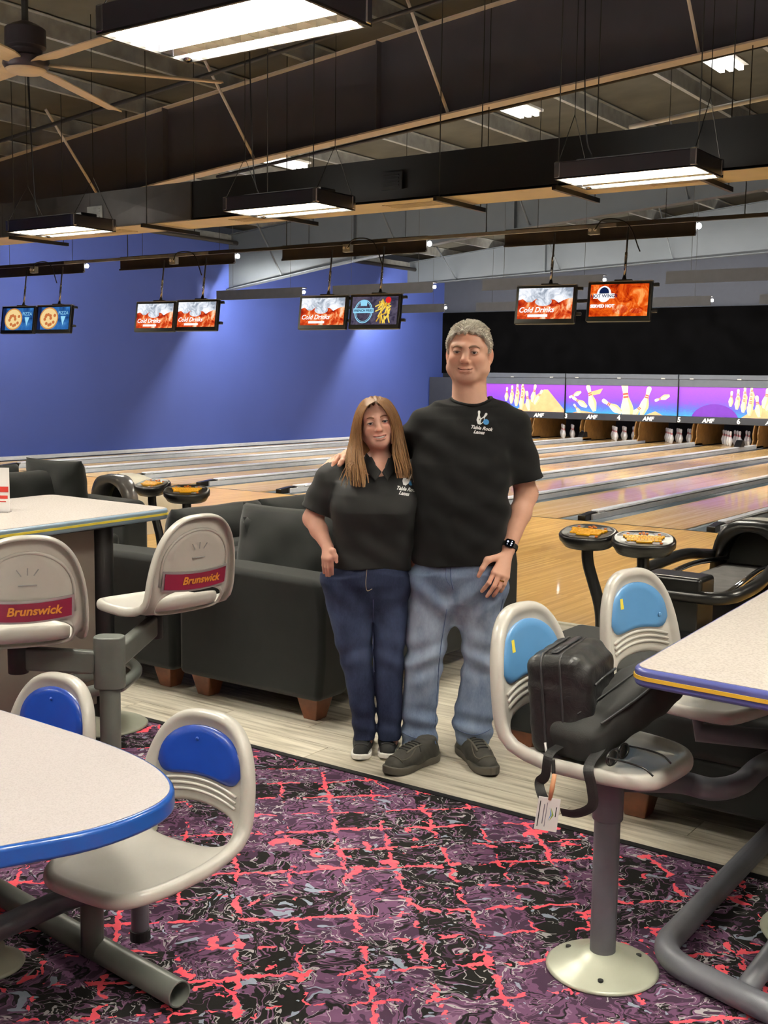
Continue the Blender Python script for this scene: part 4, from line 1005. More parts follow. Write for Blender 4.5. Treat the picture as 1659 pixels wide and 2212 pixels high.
def make_sofa(facing=1, extra=True):
    """origin at near back corner on the floor; sits facing +x, long side along +y"""
    t = thing('sofa', 'x', 'sofa', (0, 0, 0))
    AW, AH = 0.24, 0.70
    def soft(m, nm, bv=0.03):
        o = m.build(nm, 'sofa', t, local=True, bevel=bv, seg=4); return o
    soft(MB().b2((0.02, AW - 0.01, 0.11), (SD - 0.06, SL - AW + 0.01, 0.31)), 'base_frame', 0.02)
    for y0, y1, nm in ((0.0, AW, 'arm'), (SL - AW, SL, 'arm')):
        m = MB(); pr = [(0.0, 0.11), (SD - 0.02, 0.11), (SD, 0.3), (SD - 0.0, 0.55), (SD - 0.02, AH - 0.03), (SD - 0.05, AH), (0.3, AH + 0.01), (0.0, AH + 0.005)]
        m.prism(pr, (0, y1 - y0, 0), (0, y0, 0), (1, 0, 0), (0, 0, 1)); soft(m, nm, 0.035)
    soft(MB().b2((0.0, AW - 0.02, 0.11), (0.2, SL - AW + 0.02, 0.74)), 'back_frame', 0.05)
    cw = (SL - 2 * AW) / 2
    for k in range(2):
        yc = AW + cw * (k + 0.5)
        m = MB().b2((0.16, yc - cw / 2 + 0.004, 0.3), (SD - 0.03, yc + cw / 2 - 0.004, 0.47)); soft(m, 'seat_cushion', 0.05)
        m = pillow(cw * 1.02, 0.5, 0.24, 16, 0.45, 0.008, k); Rm = Matrix.Rotation(PI / 2, 4, 'Z') 
        m.v = [tuple(Matrix.Translation((0.3, yc, 0.685)) @ Matrix.Rotation(math.radians(-14), 4, 'Y') @ Rm @ Vector(v)) for v in m.v]
        weld(m.build('back_cushion', 'sofa', t, local=True, smooth=True))
    for (x, y) in ((0.12, 0.1), (SD - 0.12, 0.1), (0.12, SL - 0.1), (SD - 0.12, SL - 0.1)):
        m = MB(); tp, bt = 0.065, 0.04
        m._add([(x - bt, y - bt, 0), (x + bt, y - bt, 0), (x + bt, y + bt, 0), (x - bt, y + bt, 0), (x - tp, y - tp, 0.115), (x + tp, y - tp, 0.115), (x + tp, y + tp, 0.115), (x - tp, y + tp, 0.115)], [(0, 3, 2, 1), (4, 5, 6, 7), (0, 1, 5, 4), (1, 2, 6, 5), (2, 3, 7, 6), (3, 0, 4, 7)])
        m.build('leg', 'sofa_leg', t, local=True, bevel=0.006)
    return t
YS0 = 4.2
sA = make_sofa(); sA.location = (-4.26, YS0, 0); tag(sA, 'dark grey sofa right behind the woman, a big pillow on its arm', 'sofa')
def sofa_at(x, flip, label):
    o = copy_tree(sA); o.location = (x, YS0 + (SL if flip else 0), 0); o.rotation_euler = (0, 0, PI if flip else 0); tag(o, label, 'sofa'); return o
sofa_at(-4.30, True, 'dark grey sofa back to back with the woman\'s sofa, beyond the red badge seat')
sofa_at(-7.46, False, 'dark grey sofa behind the high table, with a pillow, before the left ball return')
sofa_at(-7.50, True, 'dark grey sofa at the far left edge behind the high table')
def make_ottoman(lo, w, d, label):
    t = thing('ottoman', label, 'ottoman', (lo[0] + w / 2, lo[1] + d / 2, 0), group='ottomans')
    x0, y0 = lo
    MB().b2((x0 + 0.015, y0 + 0.015, 0.11), (x0 + w - 0.015, y0 + d - 0.015, 0.29)).build('base_frame', 'sofa', t, bevel=0.02, seg=3)
    MB().b2((x0, y0, 0.285), (x0 + w, y0 + d, 0.465)).build('cushion', 'sofa', t, bevel=0.05, seg=4)
    for (x, y) in ((x0 + 0.1, y0 + 0.1), (x0 + w - 0.1, y0 + 0.1), (x0 + 0.1, y0 + d - 0.1), (x0 + w - 0.1, y0 + d - 0.1)):
        m = MB(); tp, bt = 0.065, 0.042
        m._add([(x - bt, y - bt, 0), (x + bt, y - bt, 0), (x + bt, y + bt, 0), (x - bt, y + bt, 0), (x - tp, y - tp, 0.115), (x + tp, y - tp, 0.115), (x + tp, y + tp, 0.115), (x - tp, y + tp, 0.115)], [(0, 3, 2, 1), (4, 5, 6, 7), (0, 1, 5, 4), (1, 2, 6, 5), (2, 3, 7, 6), (3, 0, 4, 7)])
        m.build('leg', 'sofa_leg', t, bevel=0.006)
make_ottoman((-2.46, 4.38), 0.69, 0.78, 'dark grey ottoman behind the bag laden chair')
make_ottoman((-1.76, 3.98), 1.3, 1.0, 'dark grey ottoman under the violet edged table')
def loose(c, w, h, d, rz, tilt, label, seed):
    m = pillow(w, h, d, 20, 0.5, 0.01, seed); T = Matrix.Translation(c) @ Matrix.Rotation(rz, 4, 'Z') @ Matrix.Rotation(tilt, 4, 'X')
    m.v = [tuple(T @ Vector(v)) for v in m.v]; o = weld(m.build('throw_pillow', 'sofa', smooth=True)); return tag(o, label, 'pillow', 'sofa pillows')
loose((-3.79, 4.53, 0.735), 0.66, 0.52, 0.2, math.radians(6), math.radians(-12), 'big dark pillow on the sofa arm behind the woman', 3)
loose((-7.14, 5.78, 0.765), 0.62, 0.48, 0.2, math.radians(2), math.radians(10), 'dark pillow leaning in the corner of the sofa behind the high table', 5)

# ---------------------------------------------------------------- score consoles
def make_console():
    t = thing('score_console', 'x', 'console', (0, 0, 0))
    # head: tilted rounded pod, local y- is the user side
    HM = Matrix.Translation((0, 0, 0.74)) @ Matrix.Rotation(math.radians(16), 4, 'X')
    def outl(k, n=40): return [(0.185 * k * math.copysign(abs(math.cos(2 * PI * i / n)) ** 0.8, math.cos(2 * PI * i / n)), 0.125 * k * math.copysign(abs(math.sin(2 * PI * i / n)) ** 0.85, math.sin(2 * PI * i / n))) for i in range(n)]
    m = MB(); n = 40
    for (k, zz) in ((0.55, -0.085), (0.86, -0.08), (0.95, -0.05), (0.96, -0.046), (1.0, -0.04), (1.0, -0.012), (0.97, -0.002), (0.9, 0.002), (0.86, 0.0), (0.4, 0.0)):
        m.v += [tuple(HM @ Vector((x, y, zz))) for x, y in outl(k, n)]
    for j in range(9):
        for i in range(n): m.f.append((j * n + i, j * n + (i + 1) % n, (j + 1) * n + (i + 1) % n, (j + 1) * n + i))
    m.f += [tuple(reversed(range(n))), tuple(range(9 * n, 10 * n))]
    hd = m.build('console_head', 'black_plastic', t, smooth=True, local=True)
    def fl(nm, polys, mm, h, dz=0.003):
        m = MB()
        for p in polys: m.prism(p, (0, 0, dz), (0, 0, h))
        m.v = [tuple(HM @ Vector(v)) for v in m.v]; return m.build(nm, mm, hd, local=True)
    R_ = lambda x, y, w, h: [(x - w / 2, y - h / 2), (x + w / 2, y - h / 2), (x + w / 2, y + h / 2), (x - w / 2, y + h / 2)]
    for pp in ([(-0.15, 0.035), (-0.07, 0.035), (-0.055, 0.075), (-0.1, 0.085)], [(0.15, 0.035), (0.07, 0.035), (0.055, 0.075), (0.1, 0.085)], [(-0.11, -0.055), (-0.05, -0.055), (-0.045, -0.085), (-0.085, -0.085)], [(0.11, -0.055), (0.05, -0.055), (0.045, -0.085), (0.085, -0.085)]): fl('side_plate', [pp], 'panel_grey', 0.001, 0.001)
    for r, (cnt, y, w) in enumerate(((12, 0.022, 0.24), (11, 0.002, 0.22), (10, -0.018, 0.2), (10, -0.038, 0.2))):
        for i in range(cnt):
            fl('key', [R_(-w / 2 + w * (i + 0.5) / cnt, y, w / cnt * 0.88, 0.0165)], 'key_yellow', 0.001, 0.007)
    fl('space_bar', [R_(0, -0.058, 0.09, 0.014)], 'key_yellow', 0.001, 0.007)
    for (x, y) in ((0, 0.075), (-0.02, 0.062), (0.02, 0.062), (0, 0.05), (-0.09, 0.055), (0.09, 0.055), (0.095, -0.07)):
        fl('arrow_key', [R_(x, y, 0.016, 0.01)], 'key_orange', 0.001, 0.006)
    # bent post
    MB().tube(fillet([(0, 0.0, 0.68), (0, 0.0, 0.56), (0.1, 0.02, 0.26), (0.1, 0.02, 0.0)], 0.1, 6), 0.036, 14).build('post', 'black_plastic', t, smooth=True, local=True)
    MB().b2((0.03, -0.05, 0.0), (0.17, 0.09, 0.02)).build('foot_plate', 'black_paint', t, local=True, bevel=0.004)
    return t
c0 = make_console()
def cons(o, px, py, rz, label, zc=0.74, mir=False):
    p = onz(px, py, zc); o.location = (p.x, p.y, 0); o.rotation_euler = (0, 0, rz)
    if mir: o.scale = (-1, 1, 1)
    tag(o, label, 'console', 'score keyboards'); return o
va = math.radians(25)
cons(c0, 1270, 1148, va - 0.5, 'black score console with yellow keyboard, left of the two at right')
cons(copy_tree(c0), 1391, 1163, va, 'black score console with yellow keyboard facing us, before the right ball return')
cons(copy_tree(c0), 403, 1058, va + 0.2, 'black score console with yellow keyboard, right of the two by the cream ball return', 0.74)
cons(copy_tree(c0), 328, 1044, va - 0.6, 'black score console seen at a slant beside the cream ball return', 0.74)

# ---------------------------------------------------------------- ball returns
def make_return(shell, hood):
    t = thing('ball_return', 'x', 'ball return', (0, 0, 0))
    # local: axis along y, hood at y~1.7 facing -y, rack towards -y
    sec = []
    for (y, w, h) in ((1.55, 0.30, 0.6), (1.75, 0.31, 0.62), (2.1, 0.28, 0.5), (2.45, 0.2, 0.26), (2.55, 0.14, 0.16)):
        ring = []
        for i in range(15):
            a = PI * i / 14; ring.append((w * math.copysign(abs(math.cos(a)) ** 0.55, math.cos(a)), y, 0.0 + h * abs(math.sin(a)) ** 0.6))
        sec.append(ring)
    m = MB(); n = 15
    for r in sec: m.v += r
    m.f = [(j * n + i, j * n + i + 1, (j + 1) * n + i + 1, (j + 1) * n + i) for j in range(4) for i in range(14)]
    m.f.append(tuple(range(4 * n, 5 * n)))
    m.build('hood', shell, t, smooth=True, local=True)
    # arch collar with dark mouth
    m = MB(); out = []; inn = []
    for i in range(21):
        a = PI * i / 20; c_, s_ = math.cos(a), math.sin(a)
        out.append((0.315 * math.copysign(abs(c_) ** 0.55, c_), 0.62 * abs(s_) ** 0.6)); inn.append((0.235 * c_, 0.26 + 0.28 * s_))
    for (y, ring) in ((1.56, out), (1.44, [(x * 0.98, z * 0.985) for x, z in out]), (1.42, [(x * 1.04, z) for x, z in inn]), (1.62, inn)): m.v += [(x, y, z) for x, z in ring]
    for j in range(3): m.f += [(j * 21 + i, j * 21 + i + 1, (j + 1) * 21 + i + 1, (j + 1) * 21 + i) for i in range(20)]
    m.build('collar', hood, t, smooth=True, local=True, fixn=True)
    MB().prism([(x * 1.0, z) for x, z in inn] , (0, 0.02, 0), (0, 1.66, 0), (1, 0, 0), (0, 0, 1)).build('dark_mouth', 'black_matte', t, local=True)
    MB().b2((-0.3, 1.45, 0.0), (0.3, 1.6, 0.26)).build('throat_base', hood, t, local=True, bevel=0.02)
    # rack: outer rail loop, bed plate, inner rails, front box
    loop = fillet([(-0.3, 1.45, 0.34), (-0.34, 1.0, 0.4), (-0.42, 0.3, 0.34), (-0.36, -0.12, 0.3), (0.36, -0.12, 0.3), (0.42, 0.3, 0.34), (0.34, 1.0, 0.4), (0.3, 1.45, 0.34)], 0.16, 6)
    MB().tube(loop, 0.042, 12).build('rack_rail', 'black_plastic', t, smooth=True, local=True)
    MB().b2((-0.2, 0.1, 0.25), (0.2, 1.45, 0.28)).build('bed_plate', 'rack_grey', t, local=True, bevel=0.008)
    for x in (-0.24, 0.24): MB().tube(fillet([(x * 0.8, 1.5, 0.32), (x, 0.9, 0.35), (x * 1.15, 0.1, 0.29)], 0.2, 5), 0.02, 10).build('inner_rail', 'chrome', t, smooth=True, local=True)
    MB().b2((-0.2, -0.14, 0.28), (0.2, 0.12, 0.42)).build('hand_dryer', 'black_plastic', t, local=True, bevel=0.03, seg=3)
    MB().b2((-0.15, -0.05, 0.0), (0.15, 0.25, 0.26)).build('pedestal', 'black_paint', t, local=True, bevel=0.01)
    MB().b2((-0.24, -0.12, 0.0), (0.24, 1.5, 0.05)).build('floor_plate', 'black_paint', t, local=True)
    return t
br = make_return('plastic_beige', 'black_plastic'); br.location = (-2.7, 7.15, 0); br.rotation_euler = (0, 0, 0)
tag(br, 'black ball return with arched hood and rail rack at the right edge', 'ball return')
def recol(o, old, new):
    for ch in o.children:
        if ch.data.materials[0] == M[old]: ch.data = ch.data.copy(); ch.data.materials[0] = M[new]
mat('hood_grey', (96, 94, 94), 0.25, coat=0.4)
b2 = copy_tree(br); b2.location = (-9.15, 6.62, 0); tag(b2, 'cream and grey ball return behind the consoles at left', 'ball return')
for ch in b2.children:
    if ch.name.startswith('hood'): ch.data = ch.data.copy(); ch.data.materials[0] = M['cream_shell']
    if ch.name.startswith('collar'): ch.data = ch.data.copy(); ch.data.materials[0] = M['hood_grey']
b3 = copy_tree(br); b3.location = (-5.95, 7.15, 0); tag(b3, 'black ball return mostly hidden behind the woman and sofa', 'ball return')

# ---------------------------------------------------------------- monitors
def scr_mat(name, stops, sc, st=1.0, vec=(1, 1, 1), zgrad=0.0):
    m = bpy.data.materials.new(name); t = NT(m); t.n.remove(t.b); v = t.coord(vec)
    n = t.noise(v, sc, 4, 0.6, 1.2); sp = t.add('ShaderNodeSeparateXYZ'); t.link(t.coord(), sp.inputs[0])
    f = t.math('ADD', n[0], t.math('MULTIPLY', sp.outputs[2], zgrad)); c = t.ramp(f, [(p, lin(q)) for p, q in stops])
    e = t.add('ShaderNodeEmission'); t.link(c, e.inputs[0]); e.inputs[1].default_value = st; t.link(e.outputs[0], t.n['Material Output'].inputs[0]); M[name] = m
scr_mat('scr_cola', [(0.3, (70, 12, 10)), (0.42, (170, 40, 20)), (0.52, (226, 84, 34)), (0.6, (250, 170, 110)), (0.72, (255, 226, 200))], 5, 1.0)
scr_mat('scr_ice', [(0.35, (140, 150, 165)), (0.5, (214, 220, 230)), (0.65, (250, 250, 252))], 8, 1.1)
scr_mat('scr_blue', [(0.3, (20, 40, 90)), (0.55, (50, 110, 180)), (0.8, (110, 180, 230))], 3, 0.9)
scr_mat('scr_slate', [(0.35, (52, 46, 66)), (0.6, (96, 88, 108))], 9, 0.9)
scr_mat('scr_wings', [(0.3, (60, 8, 4)), (0.42, (190, 50, 10)), (0.55, (240, 100, 24)), (0.68, (255, 170, 90))], 6, 1.0)
emat('scr_white', (250, 250, 250), 1.1); emat('scr_crust', (214, 150, 80), 0.9); emat('scr_cheese', (246, 214, 150), 0.95); emat('scr_roni', (206, 120, 70), 0.9)
emat('scr_sky', (150, 215, 245), 1.0); emat('scr_fry', (250, 214, 90), 1.0); emat('scr_fry2', (224, 170, 50), 0.95); emat('scr_red', (226, 40, 40), 1.0); emat('scr_dark', (40, 20, 16), 0.5); emat('scr_navy', (24, 40, 84), 0.8)
MW, MH = 0.72, 0.44
def make_monitor(kind):
    t = thing('score_monitor', 'x', 'monitor', (0, 0, 0))
    # local: screen faces -y, centred at origin
    b = MB(); b.prism(rrect(MW, MH, 0.015), (0, 0.06, 0), (0, -0.03, 0), (1, 0, 0), (0, 0, 1)); b.build('casing', 'black_plastic', t, local=True, bevel=0.008)
    MB().b2((-0.22, 0.03, -0.15), (0.22, 0.1, 0.15)).build('rear_cover', 'black_plastic', t, local=True, bevel=0.02)
    MB().b2((-MW / 2, -0.028, MH / 2 - 0.004), (MW / 2, 0.025, MH / 2 + 0.006)).build('top_strip', 'silver', t, local=True)
    sw, sh = MW - 0.07, MH - 0.085; zc = 0.012; y0 = -0.032
    def pane(nm, poly, mm, dy=0.0, par=None):
        m = MB().flat(poly, (0, y0 - dy, zc), (1, 0, 0), (0, 0, 1)); return m.build(nm, mm, par or t, local=True, fixn=False)
    R_ = lambda x0, z0, x1, z1: [(x0, z0), (x1, z0), (x1, z1), (x0, z1)]
    def txt(s, size, x, zz, mm, par, shear=0.0, sx=1.0, dy=0.003, bold=0.0):
        m = MB().text(s, size, (0, 0, 0), (1, 0, 0), (0, 1, 0), shear=shear, bold=bold); m.v = [(x + v[0] * sx, y0 - dy, zc + zz + v[1]) for v in m.v]
        return m.build('lettering', mm, par, local=True, fixn=False)
    rs = random.Random(3)
    def ell(cx, cz, rx, rz, n=28, a0=0): return [(cx + rx * math.cos(2 * PI * i / n), cz + rz * math.sin(2 * PI * i / n)) for i in range(n)]
    if kind == 'cola':
        s = pane('screen', R_(-sw / 2, -sh / 2, sw / 2, sh / 2), 'scr_cola')
        top = [(-sw / 2, sh / 2), (-sw / 2, 0.04)] + [(-sw / 2 + sw * i / 12, 0.03 + 0.025 * math.sin(i * 1.9)) for i in range(1, 12)] + [(sw / 2, 0.06), (sw / 2, sh / 2)]
        pane('picture_ice', top, 'scr_ice', 0.001, s)
        pane('picture_cubes', ell(-0.02, 0.02, 0.1, 0.05), 'scr_ice', 0.0015, s)
        txt('Cold Drinks', 0.085, -0.1, -0.075, 'scr_white', s, 0.25, bold=0.002)
        pane('picture_banner', R_(-0.2, -0.155, 0.04, -0.125), 'scr_white', 0.002, s)
        m = MB()
    elif kind == 'pizza':
        s = pane('screen', R_(-sw / 2, -sh / 2, sw / 2, sh / 2), 'scr_blue')
        pane('picture_side', R_(-sw / 2, -sh / 2, -sw / 2 + 0.07, sh / 2), 'scr_navy', 0.0008, s)
        pane('picture_crust', ell(-0.09, -0.0, 0.19, 0.175), 'scr_crust', 0.001, s); pane('picture_cheese', ell(-0.09, 0.0, 0.17, 0.155), 'scr_cheese', 0.0015, s)
        m = MB()
        for i in range(11):
            a = i * 2.4; r = 0.04 + 0.09 * ((i * 0.37) % 1); m.flat(ell(-0.09 + r * math.cos(a), r * math.sin(a), 0.028, 0.026, 12), (0, y0 - 0.002, zc), (1, 0, 0), (0, 0, 1))
        m.build('picture_pepperoni', 'scr_roni', s, local=True, fixn=False)
        txt('PIZZA', 0.075, 0.2, 0.08, 'scr_sky', s); pane('picture_slice', [(0.15, 0.03), (0.25, 0.03), (0.2, -0.11)], 'scr_sky', 0.002, s)
    elif kind == 'fries':
        s = pane('screen', R_(-sw / 2, -sh / 2, sw / 2, sh / 2), 'scr_slate')
        def ringp(rx, rz, w):
            m = MB(); n = 32; a = ell(-0.155, -0.01, rx, rz, n); b_ = ell(-0.155, -0.01, rx - w, rz - w, n)
            for i in range(n): m.flat([a[i], a[(i + 1) % n], b_[(i + 1) % n], b_[i]], (0, y0 - 0.002, zc), (1, 0, 0), (0, 0, 1))
            return m
        ringp(0.13, 0.15, 0.012).build('picture_badge', 'scr_sky', s, local=True, fixn=False); ringp(0.11, 0.13, 0.006).build('picture_badge', 'scr_sky', s, local=True, fixn=False)
        pane('picture_ribbon', R_(-0.3, -0.03, -0.01, 0.03), 'scr_sky', 0.0025, s); txt('FRENCH FRIES', 0.042, -0.155, 0.0, 'scr_navy', s, dy=0.004, bold=0.001)
        pane('picture_basket', R_(-0.2, 0.06, -0.11, 0.13), 'scr_sky', 0.0026, s)
        for k in range(30):
            a = rs.uniform(-0.5, 0.5) + (PI / 2 if k % 4 else 0.6); cx = 0.13 + rs.uniform(-0.08, 0.08); cz = rs.uniform(-0.13, 0.1); L = 0.05; ca, sa = math.cos(a), math.sin(a)
            q = MB().flat([(cx - ca * L - sa * 0.008, cz - sa * L + ca * 0.008), (cx + ca * L - sa * 0.008, cz + sa * L + ca * 0.008), (cx + ca * L + sa * 0.008, cz + sa * L - ca * 0.008), (cx - ca * L + sa * 0.008, cz - sa * L - ca * 0.008)], (0, y0 - 0.002 - k * 0.0001, zc), (1, 0, 0), (0, 0, 1))
            q.build('picture_fry', 'scr_fry' if k % 3 else 'scr_fry2', s, local=True, fixn=False)
        pane('picture_ketchup', ell(0.19, 0.13, 0.04, 0.04), 'scr_red', 0.006, s)
    else:
        s = pane('screen', R_(-sw / 2, -sh / 2, sw / 2, sh / 2), 'scr_wings')
        pane('picture_wing', [(-0.1, -0.08), (0.02, 0.04), (0.08, 0.15), (0.16, 0.12), (0.2, 0.02), (0.12, -0.08), (0.0, -0.12)], 'scr_wings', 0.001, s)
        pane('picture_shadow', ell(0.2, -0.12, 0.07, 0.03), 'scr_cola', 0.0015, s); pane('picture_wing', ell(0.02, -0.1, 0.09, 0.05), 'scr_cola', 0.0012, s)
        pane('picture_badge', ell(-0.17, 0.07, 0.08, 0.09), 'scr_white', 0.0015, s); pane('picture_badge', ell(-0.17, 0.085, 0.055, 0.06), 'scr_navy', 0.0018, s)
        pane('picture_ribbon', R_(-0.29, 0.02, -0.05, 0.075), 'scr_white', 0.002, s); txt('HOT WINGS', 0.052, -0.17, 0.047, 'scr_navy', s, dy=0.004, bold=0.001)
        txt('SERVED HOT', 0.046, -0.18, -0.065, 'scr_white', s, bold=0.003)
    # hanger tube and bracket on top
    MB().cyl((0.02, 0.05, MH / 2 + 0.06), (0.02, 0.05, MH / 2 + 0.34), 0.016, 10).build('hanger_tube', 'chrome', t, local=True, smooth=True)
    MB().cyl((0.02, 0.05, MH / 2 + 0.3), (0.02, 0.05, 3.335 - 2.49), 0.011, 8).build('hanger_rod', 'pipe_dark', t, local=True, smooth=True)
    MB().b2((-0.08, -0.0, MH / 2), (0.12, 0.1, MH / 2 + 0.03)).build('bracket', 'dark_steel', t, local=True, bevel=0.006)
    MB().cyl((0.02, 0.05, MH / 2 + 0.02), (0.02, 0.05, MH / 2 + 0.08), 0.03, 10, 0.015).build('swivel', 'dark_steel', t, local=True)
    for zz in (0.17, -0.12): MB().b2((MW / 2 - 0.01, 0.0, zz), (MW / 2 + 0.06, 0.04, zz + 0.035)).build('side_latch', 'dark_steel', t, local=True, bevel=0.006)
    return t
MON = {}
plan = [(41, 692, 'pizza', 'monitor showing a pizza at far left edge'), (118, 690, 'pizza', 'monitor showing a pizza, second from the left edge'),
        (337, 685, 'cola', 'monitor with a cold drinks picture, left one of the second pair'), (427, 682, 'cola', 'monitor with a cold drinks picture, right one of the second pair'),
        (699, 676, 'cola', 'monitor with a cold drinks picture beside the french fries monitor'), (811, 674, 'fries', 'monitor showing french fries and a round badge'),
        (1179, 659, 'cola', 'monitor with a cold drinks picture, above and right of the man'), (1338, 652, 'wings', 'monitor showing orange hot wings')]
for (px, py, kd, lb) in plan:
    o = copy_tree(MON[kd]) if kd in MON else make_monitor(kd); MON[kd] = MON.get(kd, o)
    p = onY(px, py, YS); o.location = p; o.rotation_euler = (math.radians(-9), 0, math.radians(8)); tag(o, lb, 'monitor', 'score monitors')
    p2 = p
# junction boxes and cords on the rail between each monitor pair
for k, (px, py) in enumerate(((72, 583), (374, 563), (750, 536), (1282, 497))):
    p = onY(px, py, YS - 0.03)
    t = thing('outlet_box', 'small outlet box with cord under the monitor rail, %s from the left' % rank[k], 'outlet box', p, group='outlet boxes')
    MB().b2((p.x - 0.06, YS - 0.05, p.z - 0.05), (p.x + 0.06, YS + 0.02, p.z + 0.05)).build('box', 'galv', t, bevel=0.005)
    for sx in (-1, 1): MB().cyl((p.x + sx * 0.03, YS - 0.052, p.z), (p.x + sx * 0.03, YS - 0.065, p.z), 0.018, 10).build('socket', 'white_paint', t)
    MB().tube(spline([(p.x + 0.03, YS - 0.06, p.z), (p.x + 0.15, YS - 0.08, p.z + 0.1), (p.x + 0.4, YS - 0.03, ZS + 0.0), (p.x + 0.55, YS - 0.02, ZS - 0.3)], 6), 0.008, 6).build('cord', 'black_matte', t, smooth=True)
    for dx in (-0.35, 0.0): pass
    MB().tube([(p.x - 0.24, YS + 0.11, ZS - 0.8), (p.x + 0.24, YS + 0.11, ZS - 0.8)], 0.02, 6).build('cross_bar', 'black_paint', t)
